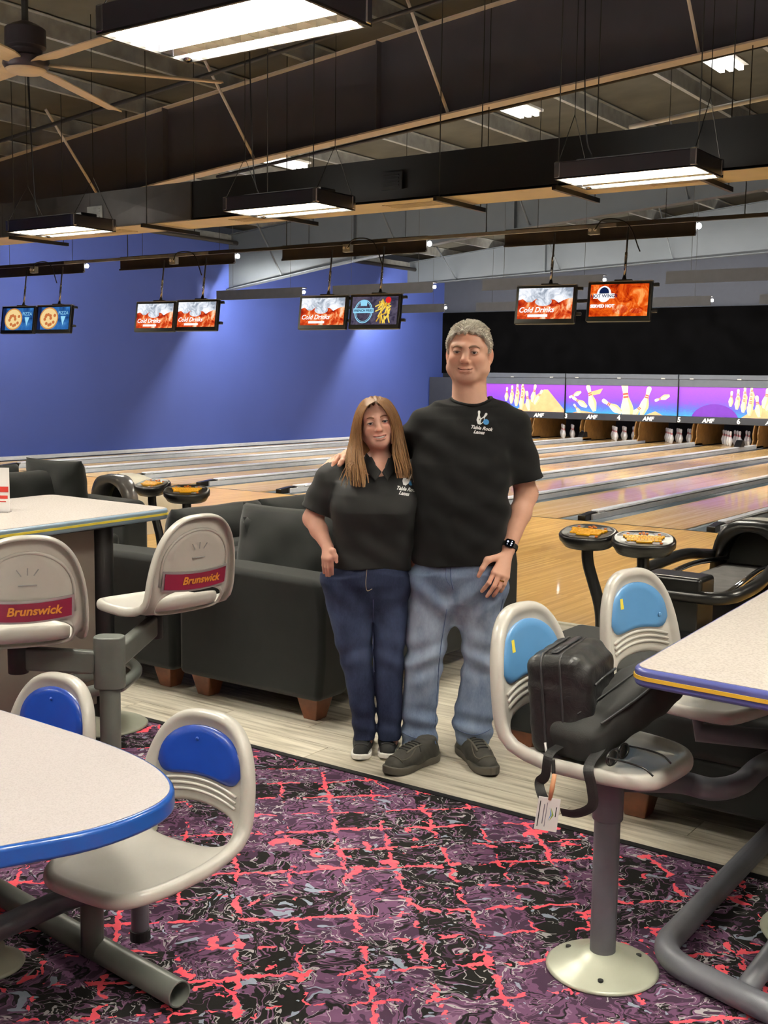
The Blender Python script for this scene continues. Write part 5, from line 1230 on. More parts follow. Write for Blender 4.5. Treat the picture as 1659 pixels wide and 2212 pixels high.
# ================================================================ PEOPLE (smooth implicit bodies, meshed with surface nets)
class Sdf:
    def __init__(s): s.p = []
    def add(s, fn, c, r, k=0.02, op='u'):
        s.p.append((fn, np.array(c, float), r, k, op)); return s
    def rc(s, a, b, ra, rb=None, k=0.02, op='u'):
        a = np.array(a, float); b = np.array(b, float); rb = ra if rb is None else rb; ba = b - a; L2 = max(1e-12, ba @ ba)
        def f(P):
            q = P - a; h = np.clip(q @ ba / L2, 0, 1); return np.sqrt(((q - h[:, None] * ba) ** 2).sum(1)) - (ra + (rb - ra) * h)
        return s.add(f, (a + b) / 2, math.sqrt(L2) / 2 + max(ra, rb), k, op)
    def chain(s, pts, rads, k=0.02, op='u'):
        for i in range(len(pts) - 1): s.rc(pts[i], pts[i + 1], rads[i], rads[i + 1], k, op)
        return s
    def ell(s, c, r, k=0.02, op='u', R=None):
        c = np.array(c, float); r = np.array(r, float)
        def f(P):
            q = P - c
            if R is not None: q = q @ R
            k0 = np.sqrt(((q / r) ** 2).sum(1)); k1 = np.sqrt(((q / (r * r)) ** 2).sum(1)) + 1e-9; return k0 * (k0 - 1) / k1
        return s.add(f, c, max(r), k, op)
    def loft(s, zs, cx, cy, a, b, k=0.03, op='u', ex=2.3, disp=None):
        zs = np.array(zs, float)
        from_c = (np.mean(cx), np.mean(cy), (zs[0] + zs[-1]) / 2)
        def f(P):
            z = P[:, 2]; X = np.interp(z, zs, cx); Y = np.interp(z, zs, cy); A = np.interp(z, zs, a); B = np.interp(z, zs, b)
            rr = (np.abs((P[:, 0] - X) / A) ** ex + np.abs((P[:, 1] - Y) / B) ** ex) ** (1 / ex)
            d = (rr - 1) * np.minimum(A, B)
            if disp is not None: d = d + disp(P)
            return np.maximum(d, np.maximum(zs[0] - z, z - zs[-1]))
        return s.add(f, from_c, math.sqrt(((zs[-1] - zs[0]) / 2) ** 2 + (max(max(a), max(b)) + max(np.ptp(cx), np.ptp(cy))) ** 2), k, op)
    def sub(s, child, M4, scale, k=0.02):
        """merge another Sdf placed with rotation R (3x3), offset t, per-axis scale"""
        R, t = M4; sc = np.array(scale, float); ms = sc.min()
        for (fn, c, r, kk, op) in child.p:
            def g(P, fn=fn): return fn(((P - t) @ R) / sc) * ms
            s.add(g, t + R @ (c * sc), r * sc.max(), kk, op)
        return s
    def ev(s, P, c=None, rad=None, marg=0.11):
        d = np.full(len(P), 1.0)
        for (fn, pc, pr, k, op) in s.p:
            if c is not None and np.linalg.norm(c - pc) - pr - rad > marg: continue
            e = fn(P)
            if op == 'u':
                if k > 0:
                    h = np.clip(0.5 + 0.5 * (d - e) / k, 0, 1); d = np.where(d > 0.9, e, d + (e - d) * h - k * h * (1 - h))
                else: d = np.minimum(d, e)
            elif op == 's':
                h = np.clip(0.5 - 0.5 * (d + e) / k, 0, 1) if k > 0 else (d < -e).astype(float)
                d = d + (-e - d) * h + k * h * (1 - h)
            elif op == 'i': d = np.maximum(d, e)
            elif op == 'd': d = d + e
        return d
    def mesh(s, lo, hi, res, B=12):
        lo = np.array(lo, float); hi = np.array(hi, float); bs = B * res
        nb = np.ceil((hi - lo) / bs).astype(int); G = np.stack(np.meshgrid(*[np.arange(n) for n in nb], indexing='ij'), -1).reshape(-1, 3)
        cen = lo + (G + 0.5) * bs; dd = s.ev(cen); act = G[np.abs(dd) < bs * 0.9 + 0.035]
        N = (nb * B + 2).astype(np.int64)
        gid = lambda I: (I[..., 0] * N[1] + I[..., 1]) * N[2] + I[..., 2]
        ax = np.arange(B + 1); L = np.stack(np.meshgrid(ax, ax, ax, indexing='ij'), -1)
        vid, vpos, quads = [], [], []
        off8 = np.array([[i, j, k] for i in (0, 1) for j in (0, 1) for k in (0, 1)])
        for b in act:
            I = L + b * B; P = (lo + I * res).reshape(-1, 3); c = lo + (b + 0.5) * bs
            D = s.ev(P, c, bs * 0.87).reshape(B + 1, B + 1, B + 1)
            if D.min() > 0 or D.max() < 0: continue
            neg = D < 0
            cnt = sum(neg[o[0]:B + o[0], o[1]:B + o[1], o[2]:B + o[2]].astype(np.int8) for o in off8)
            ci = np.argwhere((cnt > 0) & (cnt < 8))
            if len(ci) == 0: continue
            acc = np.zeros((len(ci), 3)); w = np.zeros(len(ci))
            for a in range(8):
                for axn in range(3):
                    if off8[a][axn]: continue
                    o1 = off8[a]; o2 = o1.copy(); o2[axn] = 1
                    d1 = D[tuple((ci + o1).T)]; d2 = D[tuple((ci + o2).T)]; m = (d1 < 0) != (d2 < 0)
                    t = np.where(m, d1 / np.where(np.abs(d1 - d2) < 1e-12, 1, d1 - d2), 0)
                    p = o1[None, :] + t[:, None] * (o2 - o1)[None, :]; acc += p * m[:, None]; w += m
            gi = ci + b * B; vid.append(gid(gi)); vpos.append(lo + (gi + acc / w[:, None]) * res)
            for axn in range(3):
                sl0 = [slice(0, B)] * 3; sl1 = [slice(0, B)] * 3; sl1[axn] = slice(1, B + 1)
                n0 = neg[tuple(sl0)]; n1 = neg[tuple(sl1)]; e = np.argwhere(n0 != n1)
                if len(e) == 0: continue
                fl = n0[tuple(e.T)]; E = e + b * B; u = np.zeros(3, int); v = np.zeros(3, int); u[(axn + 1) % 3] = 1; v[(axn + 2) % 3] = 1
                q = np.stack([gid(E - u - v), gid(E - v), gid(E), gid(E - u)], 1); q[~fl] = q[~fl][:, ::-1]; quads.append(q)
        vid = np.concatenate(vid); vpos = np.concatenate(vpos); quads = np.concatenate(quads)
        u, ix = np.unique(vid, return_index=True); pos = vpos[ix]; k = np.searchsorted(u, quads); k = np.clip(k, 0, len(u) - 1)
        ok = (u[k] == quads).all(1); return pos, k[ok]

def np_mesh(name, pos, quads, m, parent, cols=None):
    me = bpy.data.meshes.new(name); n = len(quads)
    me.vertices.add(len(pos)); me.vertices.foreach_set('co', pos.astype(np.float32).ravel())
    me.loops.add(n * 4); me.loops.foreach_set('vertex_index', quads.astype(np.int32).ravel())
    me.polygons.add(n); me.polygons.foreach_set('loop_start', np.arange(0, n * 4, 4, dtype=np.int32)); me.polygons.foreach_set('loop_total', np.full(n, 4, np.int32))
    me.update(calc_edges=True); me.validate()
    if cols is not None:
        at = me.color_attributes.new('col', 'FLOAT_COLOR', 'POINT'); at.data.foreach_set('color', np.concatenate([cols, np.ones((len(cols), 1))], 1).astype(np.float32).ravel())
    return mk(name, me, m, parent, smooth=True)

def m_vcol(name, rough=0.5, sss=0.0, spec=0.5, bump=0.0, bsc=300):
    m = bpy.data.materials.new(name); t = NT(m); a = t.add('ShaderNodeVertexColor', layer_name='col')
    n = t.noise(t.coord(), 60, 3); c = t.mix(t.math('MULTIPLY', n[0], 0.12), a.outputs[0], (0.35, 0.12, 0.08, 1))
    t.link(c, t.b.inputs['Base Color']); t.b.inputs['Roughness'].default_value = rough; t.b.inputs['Specular IOR Level'].default_value = spec
    t.b.inputs['Subsurface Weight'].default_value = sss; t.b.inputs['Subsurface Radius'].default_value = (0.012, 0.005, 0.003); t.b.inputs['Subsurface Scale'].default_value = 0.6
    if bump: t.bump(t.noise(t.coord(), bsc, 2)[0], bump, 0.001)
    M[name] = m
m_vcol('skin', 0.5, 0.0, 0.35, 0.04, 500)
def m_denim(name, dark, light, fade):
    m = bpy.data.materials.new(name); t = NT(m); v = t.coord(); sp = t.add('ShaderNodeSeparateXYZ'); t.link(v, sp.inputs[0])
    n = t.noise(t.coord((1, 1, 0.45)), 9, 4, 0.65); n2 = t.noise(t.coord((1, 1, 0.25)), 300, 2)
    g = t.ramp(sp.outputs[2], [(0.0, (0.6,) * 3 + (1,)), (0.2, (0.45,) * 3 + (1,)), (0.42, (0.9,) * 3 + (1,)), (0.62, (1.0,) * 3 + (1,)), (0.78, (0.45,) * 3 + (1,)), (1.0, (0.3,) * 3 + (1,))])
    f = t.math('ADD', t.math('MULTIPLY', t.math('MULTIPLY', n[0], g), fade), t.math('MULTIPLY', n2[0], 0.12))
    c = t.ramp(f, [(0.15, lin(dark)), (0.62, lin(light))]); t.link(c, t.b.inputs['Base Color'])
    t.b.inputs['Roughness'].default_value = 0.85; t.b.inputs['Specular IOR Level'].default_value = 0.2; t.bump(n2[0], 0.3, 0.001); M[name] = m
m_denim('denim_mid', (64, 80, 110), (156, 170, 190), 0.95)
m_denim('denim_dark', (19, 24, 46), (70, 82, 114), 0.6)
mat('tee_black', (15, 15, 16), 0.9, var=0.15, vscale=20, bump=0.2, bscale=900, spec=0.2, sheen=0.05)
mat('polo_black', (14, 14, 15), 0.7, var=0.15, vscale=20, bump=0.2, bscale=1200, spec=0.35, sheen=0.04)
mat('hair_grey', (206, 200, 184), 0.55, var=0.25, vscale=60)
mat('brow_grey', (136, 106, 86), 0.8); mat('brow_brown', (120, 82, 60), 0.8)
mat('eye_white', (228, 222, 218), 0.2, coat=0.5); mat('iris_brown', (36, 24, 19), 0.15, coat=0.8); mat('iris_blue', (44, 42, 48), 0.15, coat=0.8); mat('teeth', (240, 234, 224), 0.3)
def m_hair():
    m = bpy.data.materials.new('hair_blond'); t = NT(m); v = t.coord(); sp = t.add('ShaderNodeSeparateXYZ'); t.link(v, sp.inputs[0])
    n = t.noise(t.coord((40, 40, 2)), 3, 3)
    f = t.math('ADD', t.math('MULTIPLY', t.math('SUBTRACT', 1.42, sp.outputs[2]), 2.0), t.math('MULTIPLY', t.math('SUBTRACT', n[0], 0.5), 0.9))
    c = t.ramp(f, [(0.0, lin((118, 84, 52))), (0.42, lin((142, 104, 66))), (0.82, lin((214, 182, 126)))]); t.link(c, t.b.inputs['Base Color'])
    t.b.inputs['Roughness'].default_value = 0.5; t.b.inputs['Specular IOR Level'].default_value = 0.35; t.b.inputs['Anisotropic'].default_value = 0.5; M['hair_blond'] = m
m_hair()
mat('shoe_olive', (44, 42, 36), 0.75, var=0.3, vscale=25, bump=0.3, bscale=500); mat('shoe_sole', (66, 62, 54), 0.7); mat('shoe_trim', (74, 70, 60), 0.7); mat('shoe_trim_dark', (34, 34, 34), 0.7); mat('shoe_black', (18, 18, 18), 0.8, bump=0.3, bscale=700); mat('sole_white', (226, 222, 214), 0.5); mat('lace', (30, 29, 27), 0.8)
mat('stitch', (150, 132, 104), 0.7); mat('watch_body', (30, 30, 34), 0.2, metal=0.6); emat('watch_screen', (6, 8, 14), 0.6); emat('watch_dial', (226, 232, 250), 1.2)

class Frame:
    """local frame of a standing figure: x to the right, y away from the camera, z up"""
    def __init__(s, px, py):
        s.o = onz(px, py, 0); v = Vector((s.o.x, s.o.y, 0)).normalized(); s.ey = v; s.ex = Vector((v.y, -v.x, 0)); s.rot = math.atan2(s.ex.y, s.ex.x)
    def L(s, px, py, dy=0.0):
        r = ray(px, py); t = ((s.o - CAMP).dot(s.ey) + dy) / r.dot(s.ey); p = CAMP + r * t - s.o; return np.array([p.dot(s.ex), dy, p.z])
    def G(s, px, py, z=0.0):
        p = onz(px, py, z) - s.o; return np.array([p.dot(s.ex), p.dot(s.ey), z])

def rot3(yaw, pitch, roll):
    """yaw about z (+ turns face to viewer right), roll about y (+ = clockwise for the viewer)"""
    return np.array((Matrix.Rotation(yaw, 3, 'Z') @ Matrix.Rotation(roll, 3, 'Y') @ Matrix.Rotation(pitch, 3, 'X')))

def head_sdf(male):
    h = Sdf(); f = 1 if male else 0
    h.ell((0, 0.015, 0.035), (0.074, 0.093, 0.083), 0)
    h.ell((0, -0.022, -0.008), (0.066, 0.068, 0.088), 0.03)
    h.ell((0, -0.025, -0.06), (0.055 + 0.011 * f, 0.06, 0.056), 0.03)
    h.ell((0, -0.064, -0.098), (0.026 + 0.010 * f, 0.022, 0.02), 0.03)
    for s in (-1, 1):
        h.ell((s * (0.045 + 0.006 * f), -0.005, -0.062), (0.024 + 0.006 * f, 0.03, 0.026 + 0.006 * f), 0.03)
        h.ell((s * 0.04, -0.056, -0.026), (0.022, 0.022, 0.018), 0.025)
        h.rc((s * 0.006, -0.087, 0.024), (s * 0.048, -0.066, 0.026), 0.008 + 0.003 * f, 0.008, 0.02)
    for s in (-1, 1): h.ell((s * 0.032, -0.098, 0.006), (0.021, 0.02, 0.012), 0.014, 's')
    h.rc((0, -0.086, 0.016), (0, -0.110, -0.027), 0.0085, 0.0125 + 0.0015 * f, 0.012)
    h.ell((0, -0.112, -0.030), (0.0125, 0.011, 0.010), 0.006)
    for s in (-1, 1):
        h.ell((s * 0.0145, -0.096, -0.034), (0.009, 0.011, 0.0085), 0.006)
        h.ell((s * 0.007, -0.106, -0.043), (0.0045, 0.007, 0.004), 0.003, 's')
        h.ell((s * 0.032, -0.078, 0.006), (0.0155, 0.0145, 0.0145), 0.006)           # lids
        h.ell((s * 0.032, -0.094, 0.0035), (0.0128, 0.011, 0.0026 if male else 0.0036), 0.002, 's')
        h.rc((s * 0.021, -0.099, -0.034), (s * 0.036, -0.083, -0.064), 0.003, 0.003, 0.014, 's')
    ml = [(-0.028, -0.078, -0.060), (-0.014, -0.0905, -0.0655), (0, -0.0945, -0.067), (0.014, -0.0905, -0.0655), (0.028, -0.078, -0.060)]
    up = lambda d, dy: [(x, y + dy, z + d) for x, y, z in ml]
    h.chain(up(0.004, 0.001), [0.002, 0.0052, 0.0055, 0.0052, 0.002], 0.006)
    h.chain(up(-0.0065 if not male else -0.005, 0.002), [0.002, 0.0062, 0.0068, 0.0062, 0.002], 0.006)
    if male: h.chain(up(0, -0.004), [0.0012, 0.0022, 0.0024, 0.0022, 0.0012], 0.002, 's')
    else: h.chain(up(-0.001, -0.002), [0.0012, 0.0048, 0.0055, 0.0048, 0.0012], 0.002, 's')
    for s in (-1, 1):
        h.ell((s * 0.079, 0.014, -0.01), (0.009, 0.021, 0.033), 0.008, 'u', np.array(Matrix.Rotation(s * -0.35, 3, 'Z')))
        h.ell((s * 0.089, 0.006, -0.004), (0.006, 0.011, 0.018), 0.006, 's')
        h.ell((s * 0.078, 0.006, -0.038), (0.006, 0.009, 0.010), 0.006)
    return h
def head_cols(P, R, t, sc, base, male):
    q = ((P - t) @ R) / np.array(sc); c = np.tile(np.array(base), (len(P), 1)).astype(float)
    def blend(mask, col): c[:] = c + (np.array(col) - c) * np.clip(mask, 0, 1)[:, None]
    g = lambda cx, cy, cz, r: np.exp(-(((q - np.array((cx, cy, cz))) / np.array(r)) ** 2).sum(1))
    red = np.array(base) * np.array((1.02, 0.72, 0.66))
    for s in (-1, 1):
        blend(g(s * 0.04, -0.07, -0.025, (0.022, 0.03, 0.02)) * 0.6, red); blend(g(s * 0.085, 0.014, -0.01, (0.012, 0.03, 0.035)) * 0.7, red)
    blend(g(0, -0.115, -0.03, (0.016, 0.02, 0.016)) * 0.6, red)
    if male:
        blend(g(0, -0.08, 0.055, (0.045, 0.03, 0.022)) * 0.55, np.array(base) * np.array((0.98, 0.7, 0.62)))
        blend(g(0, -0.09, -0.085, (0.05, 0.04, 0.028)) * 0.22, lin((196, 156, 138))[:3]); blend(g(0, -0.1, -0.05, (0.03, 0.03, 0.008)) * 0.3, lin((190, 146, 128))[:3])
    lipz = -0.0655 + 0.0055 * (np.abs(q[:, 0]) / 0.028) ** 2
    lip = (np.abs(q[:, 0]) < 0.029) & (np.abs(q[:, 2] - lipz) < 0.0105 * np.sqrt(np.clip(1 - (q[:, 0] / 0.030) ** 2, 0.02, 1))) & (q[:, 1] < -0.068)
    blend(lip * (0.35 if male else 0.65), lin((186, 104, 98))[:3] if not male else lin((180, 112, 102))[:3])
    slit = (np.abs(q[:, 0]) < 0.0275) & (np.abs(q[:, 2] - lipz + 0.0005) < (0.0021 if male else 0.003)) & (q[:, 1] < -0.068); blend(slit * 0.85, lin((92, 40, 36))[:3])
    for s in (-1, 1): blend(g(s * 0.032, -0.095, 0.006, (0.017, 0.03, 0.009)) * 0.6, lin((204, 172, 158))[:3])
    return c, q

def face_parts(par, R, t, sc, male, irism, browm):
    sc = np.array(sc); X = lambda p: tuple(t + R @ (np.array(p) * sc))
    Rm = Matrix([list(r) for r in R])
    for s in (-1, 1):
        e = MB().ell(X((s * 0.032, -0.0798, 0.0055)), (0.0128 * sc[0], 0.0128 * sc[1], 0.0128 * sc[2]), 20, 14, Rm).build('eye', 'eye_white', par, smooth=True, local=True)
        MB().ell(X((s * 0.032, -0.0892, 0.0042)), (0.0064 * sc[0], 0.0044 * sc[1], 0.0064 * sc[2]), 16, 10, Rm).build('iris', irism, e, smooth=True, local=True)
        if male: br = [(0.012, -0.0975, 0.0215), (0.024, -0.0955, 0.0265), (0.036, -0.0875, 0.0275), (0.05, -0.0755, 0.021)]; rr = [(0.0042, 0.003), (0.0048, 0.003), (0.0044, 0.003), (0.002, 0.0015)]
        else: br = [(0.013, -0.0965, 0.026), (0.026, -0.094, 0.031), (0.038, -0.0860, 0.031), (0.05, -0.0755, 0.025)]; rr = [(0.0025, 0.0018), (0.003, 0.002), (0.0026, 0.0018), (0.001, 0.001)]
        pts = spline([X((s * x, y, z)) for x, y, z in br], 4); rads = []
        for i in range(len(pts)):
            u = i / (len(pts) - 1) * 3; k = min(2, int(u)); w = u - k; rads.append((rr[k][0] * (1 - w) + rr[k + 1][0] * w, rr[k][1] * (1 - w) + rr[k + 1][1] * w))
        MB().tube(pts, 0, 8, rads=rads, flat=tuple(R @ np.array((0, 0, 1)))).build('eyebrow', browm, par, smooth=True, local=True)
        # upper lash line
        MB().tube(spline([X((s * x, y, z)) for x, y, z in ((0.019, -0.0905, 0.0048), (0.027, -0.0935, 0.0074), (0.036, -0.0928, 0.0074), (0.0452, -0.0865, 0.0045))], 4), 0.0016, 5).build('eyelashes', 'brow_grey' if male else 'print_black', par, smooth=True, local=True)
    if not male:
        MB().tube(spline([X(p) for p in ((-0.022, -0.083, -0.0632), (-0.011, -0.0905, -0.0665), (0, -0.093, -0.0675), (0.011, -0.0905, -0.0665), (0.022, -0.083, -0.0632))], 4), 0, 8, rads=[(0.0042 if 1 < i < 15 else 0.0025, 0.002) for i in range(17)], flat=tuple(R @ np.array((0, 0, 1)))).build('teeth', 'teeth', par, smooth=True, local=True)
    else:
        MB().tube(spline([X(p) for p in ((-0.020, -0.085, -0.0635), (-0.010, -0.0905, -0.066), (0.004, -0.0925, -0.067))], 4), 0, 8, rads=[(0.0022, 0.0012)] * 9, flat=tuple(R @ np.array((0, 0, 1)))).build('teeth', 'teeth', par, smooth=True, local=True)

def hand(sd, wrist, knuckles, fingers, thumb, r=0.0088, palm=0.014, kw=0.01):
    """knuckles: 4 points; fingers: per finger list of points after the knuckle; thumb: points from the wrist side"""
    w = np.array(wrist)
    for i, k in enumerate(knuckles):
        k = np.array(k); a = w + (k - w) * 0.1; sd.rc(a, k, palm * 1.05, palm * 0.82, 0.016)
        pts = [k] + [np.array(p) for p in fingers[i]]; n = len(pts); rr = [r * (1.12 - 0.3 * j / max(1, n - 1)) for j in range(n)]
        sd.chain(pts, rr, 0.004)
    sd.chain([np.array(p) for p in thumb], [palm * 1.05, palm * 0.95, r * 1.15, r * 0.95][:len(thumb)], 0.008)

def shoe(par, toe, heel, w, mu, ms, hgt=0.095, sole_h=0.028, white=False):
    toe = np.array(toe, float); heel = np.array(heel, float); d = toe - heel; Ln = np.linalg.norm(d[:2]); d /= Ln; n = np.array([-d[1], d[0], 0])
    Q = lambda u, v, z: heel * np.array([1, 1, 0]) + d * (u * Ln) + n * v + np.array([0, 0, z])
    ol = [(0.0, 0.62), (0.03, 0.8), (0.12, 0.86), (0.3, 0.78), (0.45, 0.8), (0.62, 0.98), (0.75, 1.0), (0.88, 0.82), (0.96, 0.5), (1.0, 0.2)]
    us = np.linspace(0, 1, 22); ww = np.interp(us, [o[0] for o in ol], [o[1] for o in ol]) * w / 2
    sh = thing_part('shoe', par)
    m = MB(); ring = [(u, x) for u, x in zip(us, ww)] + [(u, -x) for u, x in zip(us[::-1], ww[::-1])]
    lev = ((0.0, 0.95, 0), (0.006, 1.0, 0), (sole_h * 0.8, 1.03, 0), (sole_h, 1.0, 0))
    for (z, s_, _) in lev:
        for (u, x) in ring:
            rise = 0.014 * max(0, (u - 0.75) / 0.25) ** 2 + 0.006 * max(0, (0.08 - u) / 0.08)
            m.v.append(tuple(Q(u, x * s_, z + rise + (0.012 * max(0, 0.35 - u) if z > 0.01 else 0))))
    k = len(ring)
    for j in range(3):
        for i in range(k): m.f.append((j * k + i, j * k + (i + 1) % k, (j + 1) * k + (i + 1) % k, (j + 1) * k + i))
    m.f += [tuple(reversed(range(k))), tuple(range(3 * k, 4 * k))]
    m.build('sole', ms, sh, local=True, bevel=0.004)
    s = Sdf(); hw = w / 2
    s.rc(Q(0.12, 0, 0.05), Q(0.14, 0, hgt * 0.9), hw * 0.72, hw * 0.66, 0.02)
    s.rc(Q(0.14, 0, 0.04), Q(0.5, 0, 0.042), hw * 0.78, hw * 0.82, 0.03)
    s.rc(Q(0.5, 0, 0.04), Q(0.82, 0, 0.034), hw * 0.86, hw * 0.76, 0.03)
    s.rc(Q(0.2, 0, hgt * 0.85), Q(0.62, 0, 0.055), hw * 0.6, hw * 0.55, 0.04)
    zz = sole_h * 0.75
    s.add(lambda P: zz - P[:, 2], (0, 0, 0), 10, 0, 'i'); top = hgt + 0.012
    s.add(lambda P: P[:, 2] - top, (0, 0, 0), 10, 0, 'i')
    nz = lambda P: 0.0003 * np.sin(P[:, 0] * 180) * np.sin(P[:, 1] * 160 + P[:, 2] * 120)
    s.add(nz, (0, 0, 0), 10, 0, 'd')
    lo = np.minimum(toe, heel) - 0.09; hi = np.maximum(toe, heel) + 0.09; lo[2] = 0; hi[2] = hgt + 0.04
    pos, q = s.mesh(lo, hi, 0.004); np_mesh('upper', pos, q, mu, sh)
    bv = BVHTree.FromPolygons([tuple(p) for p in pos], [tuple(int(v) for v in f) for f in q])
    def drop(u, v, o=0.0015):
        p_ = Q(u, v, 0.3); h_ = bv.ray_cast(Vector(p_), Vector((0, 0, -1)), 0.4); return (p_[0], p_[1], (h_[0].z if h_[0] else sole_h) + o)
    for i in range(5):
        u = 0.40 + i * 0.062
        MB().tube([drop(u + 0.012 * (1 - abs(k)), k * hw * 0.42, 0.0025) for k in np.linspace(-1, 1, 9)], 0.0032, 6).build('lace', 'lace', sh, smooth=True, local=True)
    tm = 'shoe_trim_dark' if white else 'shoe_trim'
    for sg_ in (-1, 1):
        MB().tube([drop(u, sg_ * hw * 0.5) for u in np.linspace(0.36, 0.68, 10)], 0, 6, rads=[(0.006, 0.0025)] * 10, flat=tuple(n)).build('eyelet_strip', tm, sh, smooth=True, local=True)
        MB().tube([drop(0.5 + 0.32 * k, sg_ * hw * (0.55 + 0.2 * math.sin(k * PI))) for k in np.linspace(0, 1, 9)], 0.003, 6).build('side_overlay', tm, sh, smooth=True, local=True)
    MB().tube([drop(0.84 - 0.05 * k * k, k * hw * 0.7) for k in np.linspace(-1, 1, 11)], 0.003, 6).build('toe_cap_edge', tm, sh, smooth=True, local=True)
    MB().tube(spline([Q(0.36, 0, hgt * 1.02), Q(0.42, hw * 0.5, hgt * 1.0), Q(0.46, hw * 0.85, hgt * 0.8)], 5), 0.003, 6).build('lace_end', 'lace', sh, smooth=True, local=True)
    return sh
def thing_part(name, par):
    o = bpy.data.objects.new(name, None); C.objects.link(o); o.parent = par; o.empty_display_size = 0.05; return o

# ---------------------------------------------------------------- the man
FM = Frame(970, 1632)
man = thing('person', 'man in black printed t-shirt and faded blue jeans, arm round the woman', 'person', FM.o, FM.rot)
L = FM.L
hR = rot3(math.radians(-9), math.radians(2), math.radians(1.5)); hT = L(1013, 762, 0.0) + np.array((0, 0.02, 0)); hS = (1.14, 1.05, 1.06)
b = Sdf()
neck0 = hT + hR @ np.array((0, 0.03, -0.07)); neck1 = L(1014, 880, 0.05)
b.sub(head_sdf(True), (hR, hT), hS)
b.rc(neck0, neck1, 0.071, 0.077, 0.03)
shR, shL = L(1108, 912, 0.03), L(915, 915, 0.03)
b.rc(neck1, (neck1 + shR) / 2 + np.array((0, 0, -0.01)), 0.055, 0.045, 0.03); b.rc(neck1, (neck1 + shL) / 2 + np.array((0, 0, -0.01)), 0.055, 0.045, 0.03)
b.rc(L(1008, 985, 0.02), L(990, 1200, 0.0), 0.10, 0.10, 0.06)
b.rc(L(1012, 930, 0.03), shR + np.array((-0.01, 0, -0.03)), 0.05, 0.046, 0.02); b.rc(L(1012, 930, 0.03), shL + np.array((0.01, 0, -0.03)), 0.05, 0.046, 0.02); b.rc(L(1012, 900, 0.04), L(1008, 985, 0.02), 0.06, 0.09, 0.04)
for xa in (925, 1040): b.chain([L(xa, 1215, 0.0), L(xa - 5, 1420, 0.0), L(xa - 15, 1585, 0.03)], [0.075, 0.05, 0.04], 0.05)
el, wr = L(1137, 1068, 0.05), L(1098, 1186, -0.07)
b.chain([shR + np.array((-0.01, 0, -0.03)), el], [0.048, 0.049], 0.02); b.chain([el, el + (wr - el) * 0.35, wr], [0.046, 0.046, 0.030], 0.02)
b.ell(el + np.array((0.012, 0.015, 0.01)), (0.03, 0.03, 0.03), 0.02)
D = -0.135
kn = [L(1067, 1236, D - 0.005), L(1078, 1241, D - 0.01), L(1087, 1244, D - 0.005), L(1095, 1246, D + 0.008)]
fg = [[L(1056, 1259, D - 0.016), L(1047, 1270, D - 0.006), L(1041, 1277, D + 0.004)], [L(1067, 1267, D - 0.018), L(1058, 1280, D - 0.006), L(1052, 1288, D + 0.004)],
      [L(1079, 1268, D - 0.012), L(1071, 1280, D - 0.002), L(1066, 1287, D + 0.006)], [L(1089, 1262, D + 0.0), L(1085, 1271, D + 0.008), L(1082, 1277, D + 0.014)]]
hand(b, wr, kn, fg, [wr + (kn[0] - wr) * 0.25, L(1053, 1210, D + 0.005), L(1042, 1228, D - 0.005), L(1034, 1244, D + 0.005)], 0.0095, 0.0155)
# arm behind the woman, hand over her shoulder
el2, wr2 = L(838, 1012, 0.30), L(752, 985, 0.10)
b.chain([shL + np.array((0.01, 0, -0.03)), el2], [0.048, 0.046], 0.02); b.chain([el2, el2 + (wr2 - el2) * 0.35, wr2], [0.046, 0.044, 0.031], 0.02)
kn2 = [L(734, 985, -0.005), L(727, 989, 0.012), L(719, 993, 0.028), L(712, 998, 0.045)]
fg2 = [[L(722, 1000, -0.035), L(716, 1014, -0.052), L(712, 1024, -0.058)], [L(713, 1004, -0.022), L(705, 1019, -0.04), L(701, 1031, -0.046)],
       [L(705, 1007, -0.006), L(697, 1022, -0.024), L(693, 1034, -0.03)], [L(699, 1009, 0.015), L(692, 1020, 0.0), L(688, 1030, -0.008)]]
hand(b, wr2, kn2, fg2, [wr2 + (kn2[0] - wr2) * 0.3, L(744, 990, -0.03), L(738, 998, -0.055), L(733, 1004, -0.066)], 0.0098, 0.0155)
pos, q = b.mesh((-0.65, -0.28, 0.02), (0.45, 0.5, 1.95), 0.0027)
skb = np.array(lin((234, 186, 160))[:3])
col, hq = head_cols(pos, hR, hT, hS, skb, True)
far = pos[:, 2] < 1.5; col[far] = skb * np.array((0.96, 0.9, 0.88))
np_mesh('body', pos, q, 'skin', man, col)
face_parts(man, hR, hT, hS, True, 'iris_brown', 'brow_grey')
# short grey hair
hc = Sdf(); cap = Sdf(); cap.ell((0, 0.015, 0.035), (0.0815, 0.1, 0.092), 0); cap.ell((0, -0.02, 0.03), (0.073, 0.076, 0.07), 0.03)
def hl(P):
    zl = np.interp(P[:, 1], [-0.12, -0.075, -0.06, -0.045, -0.02, 0.0, 0.008, 0.02, 0.05, 0.12], [0.088, 0.082, 0.07, 0.055, 0.02, -0.022, -0.025, 0.03, -0.05, -0.07])
    zl = np.where((P[:, 1] > 0.008) & (P[:, 1] < 0.035), np.maximum(zl, 0.024), zl)
    return (zl - P[:, 2]) * 0.6 + 0.003 * np.sin(P[:, 0] * 260)
cap.add(hl, (0, 0, 0), 1, 0, 'i')
cap.add(lambda P: 0.0022 * np.sin(P[:, 0] * 150 + 40 * P[:, 1]) * np.sin(P[:, 1] * 90 + 60 * P[:, 2]) + 0.001 * np.sin(P[:, 0] * 420) * np.cos(P[:, 1] * 380 + P[:, 2] * 300), (0, 0, 0), 1, 0, 'd')
hc.sub(cap, (hR, hT), hS)
pos, q = hc.mesh(hT - 0.16, hT + 0.18, 0.003); hair = np_mesh('hair', pos, q, 'hair_grey', man)
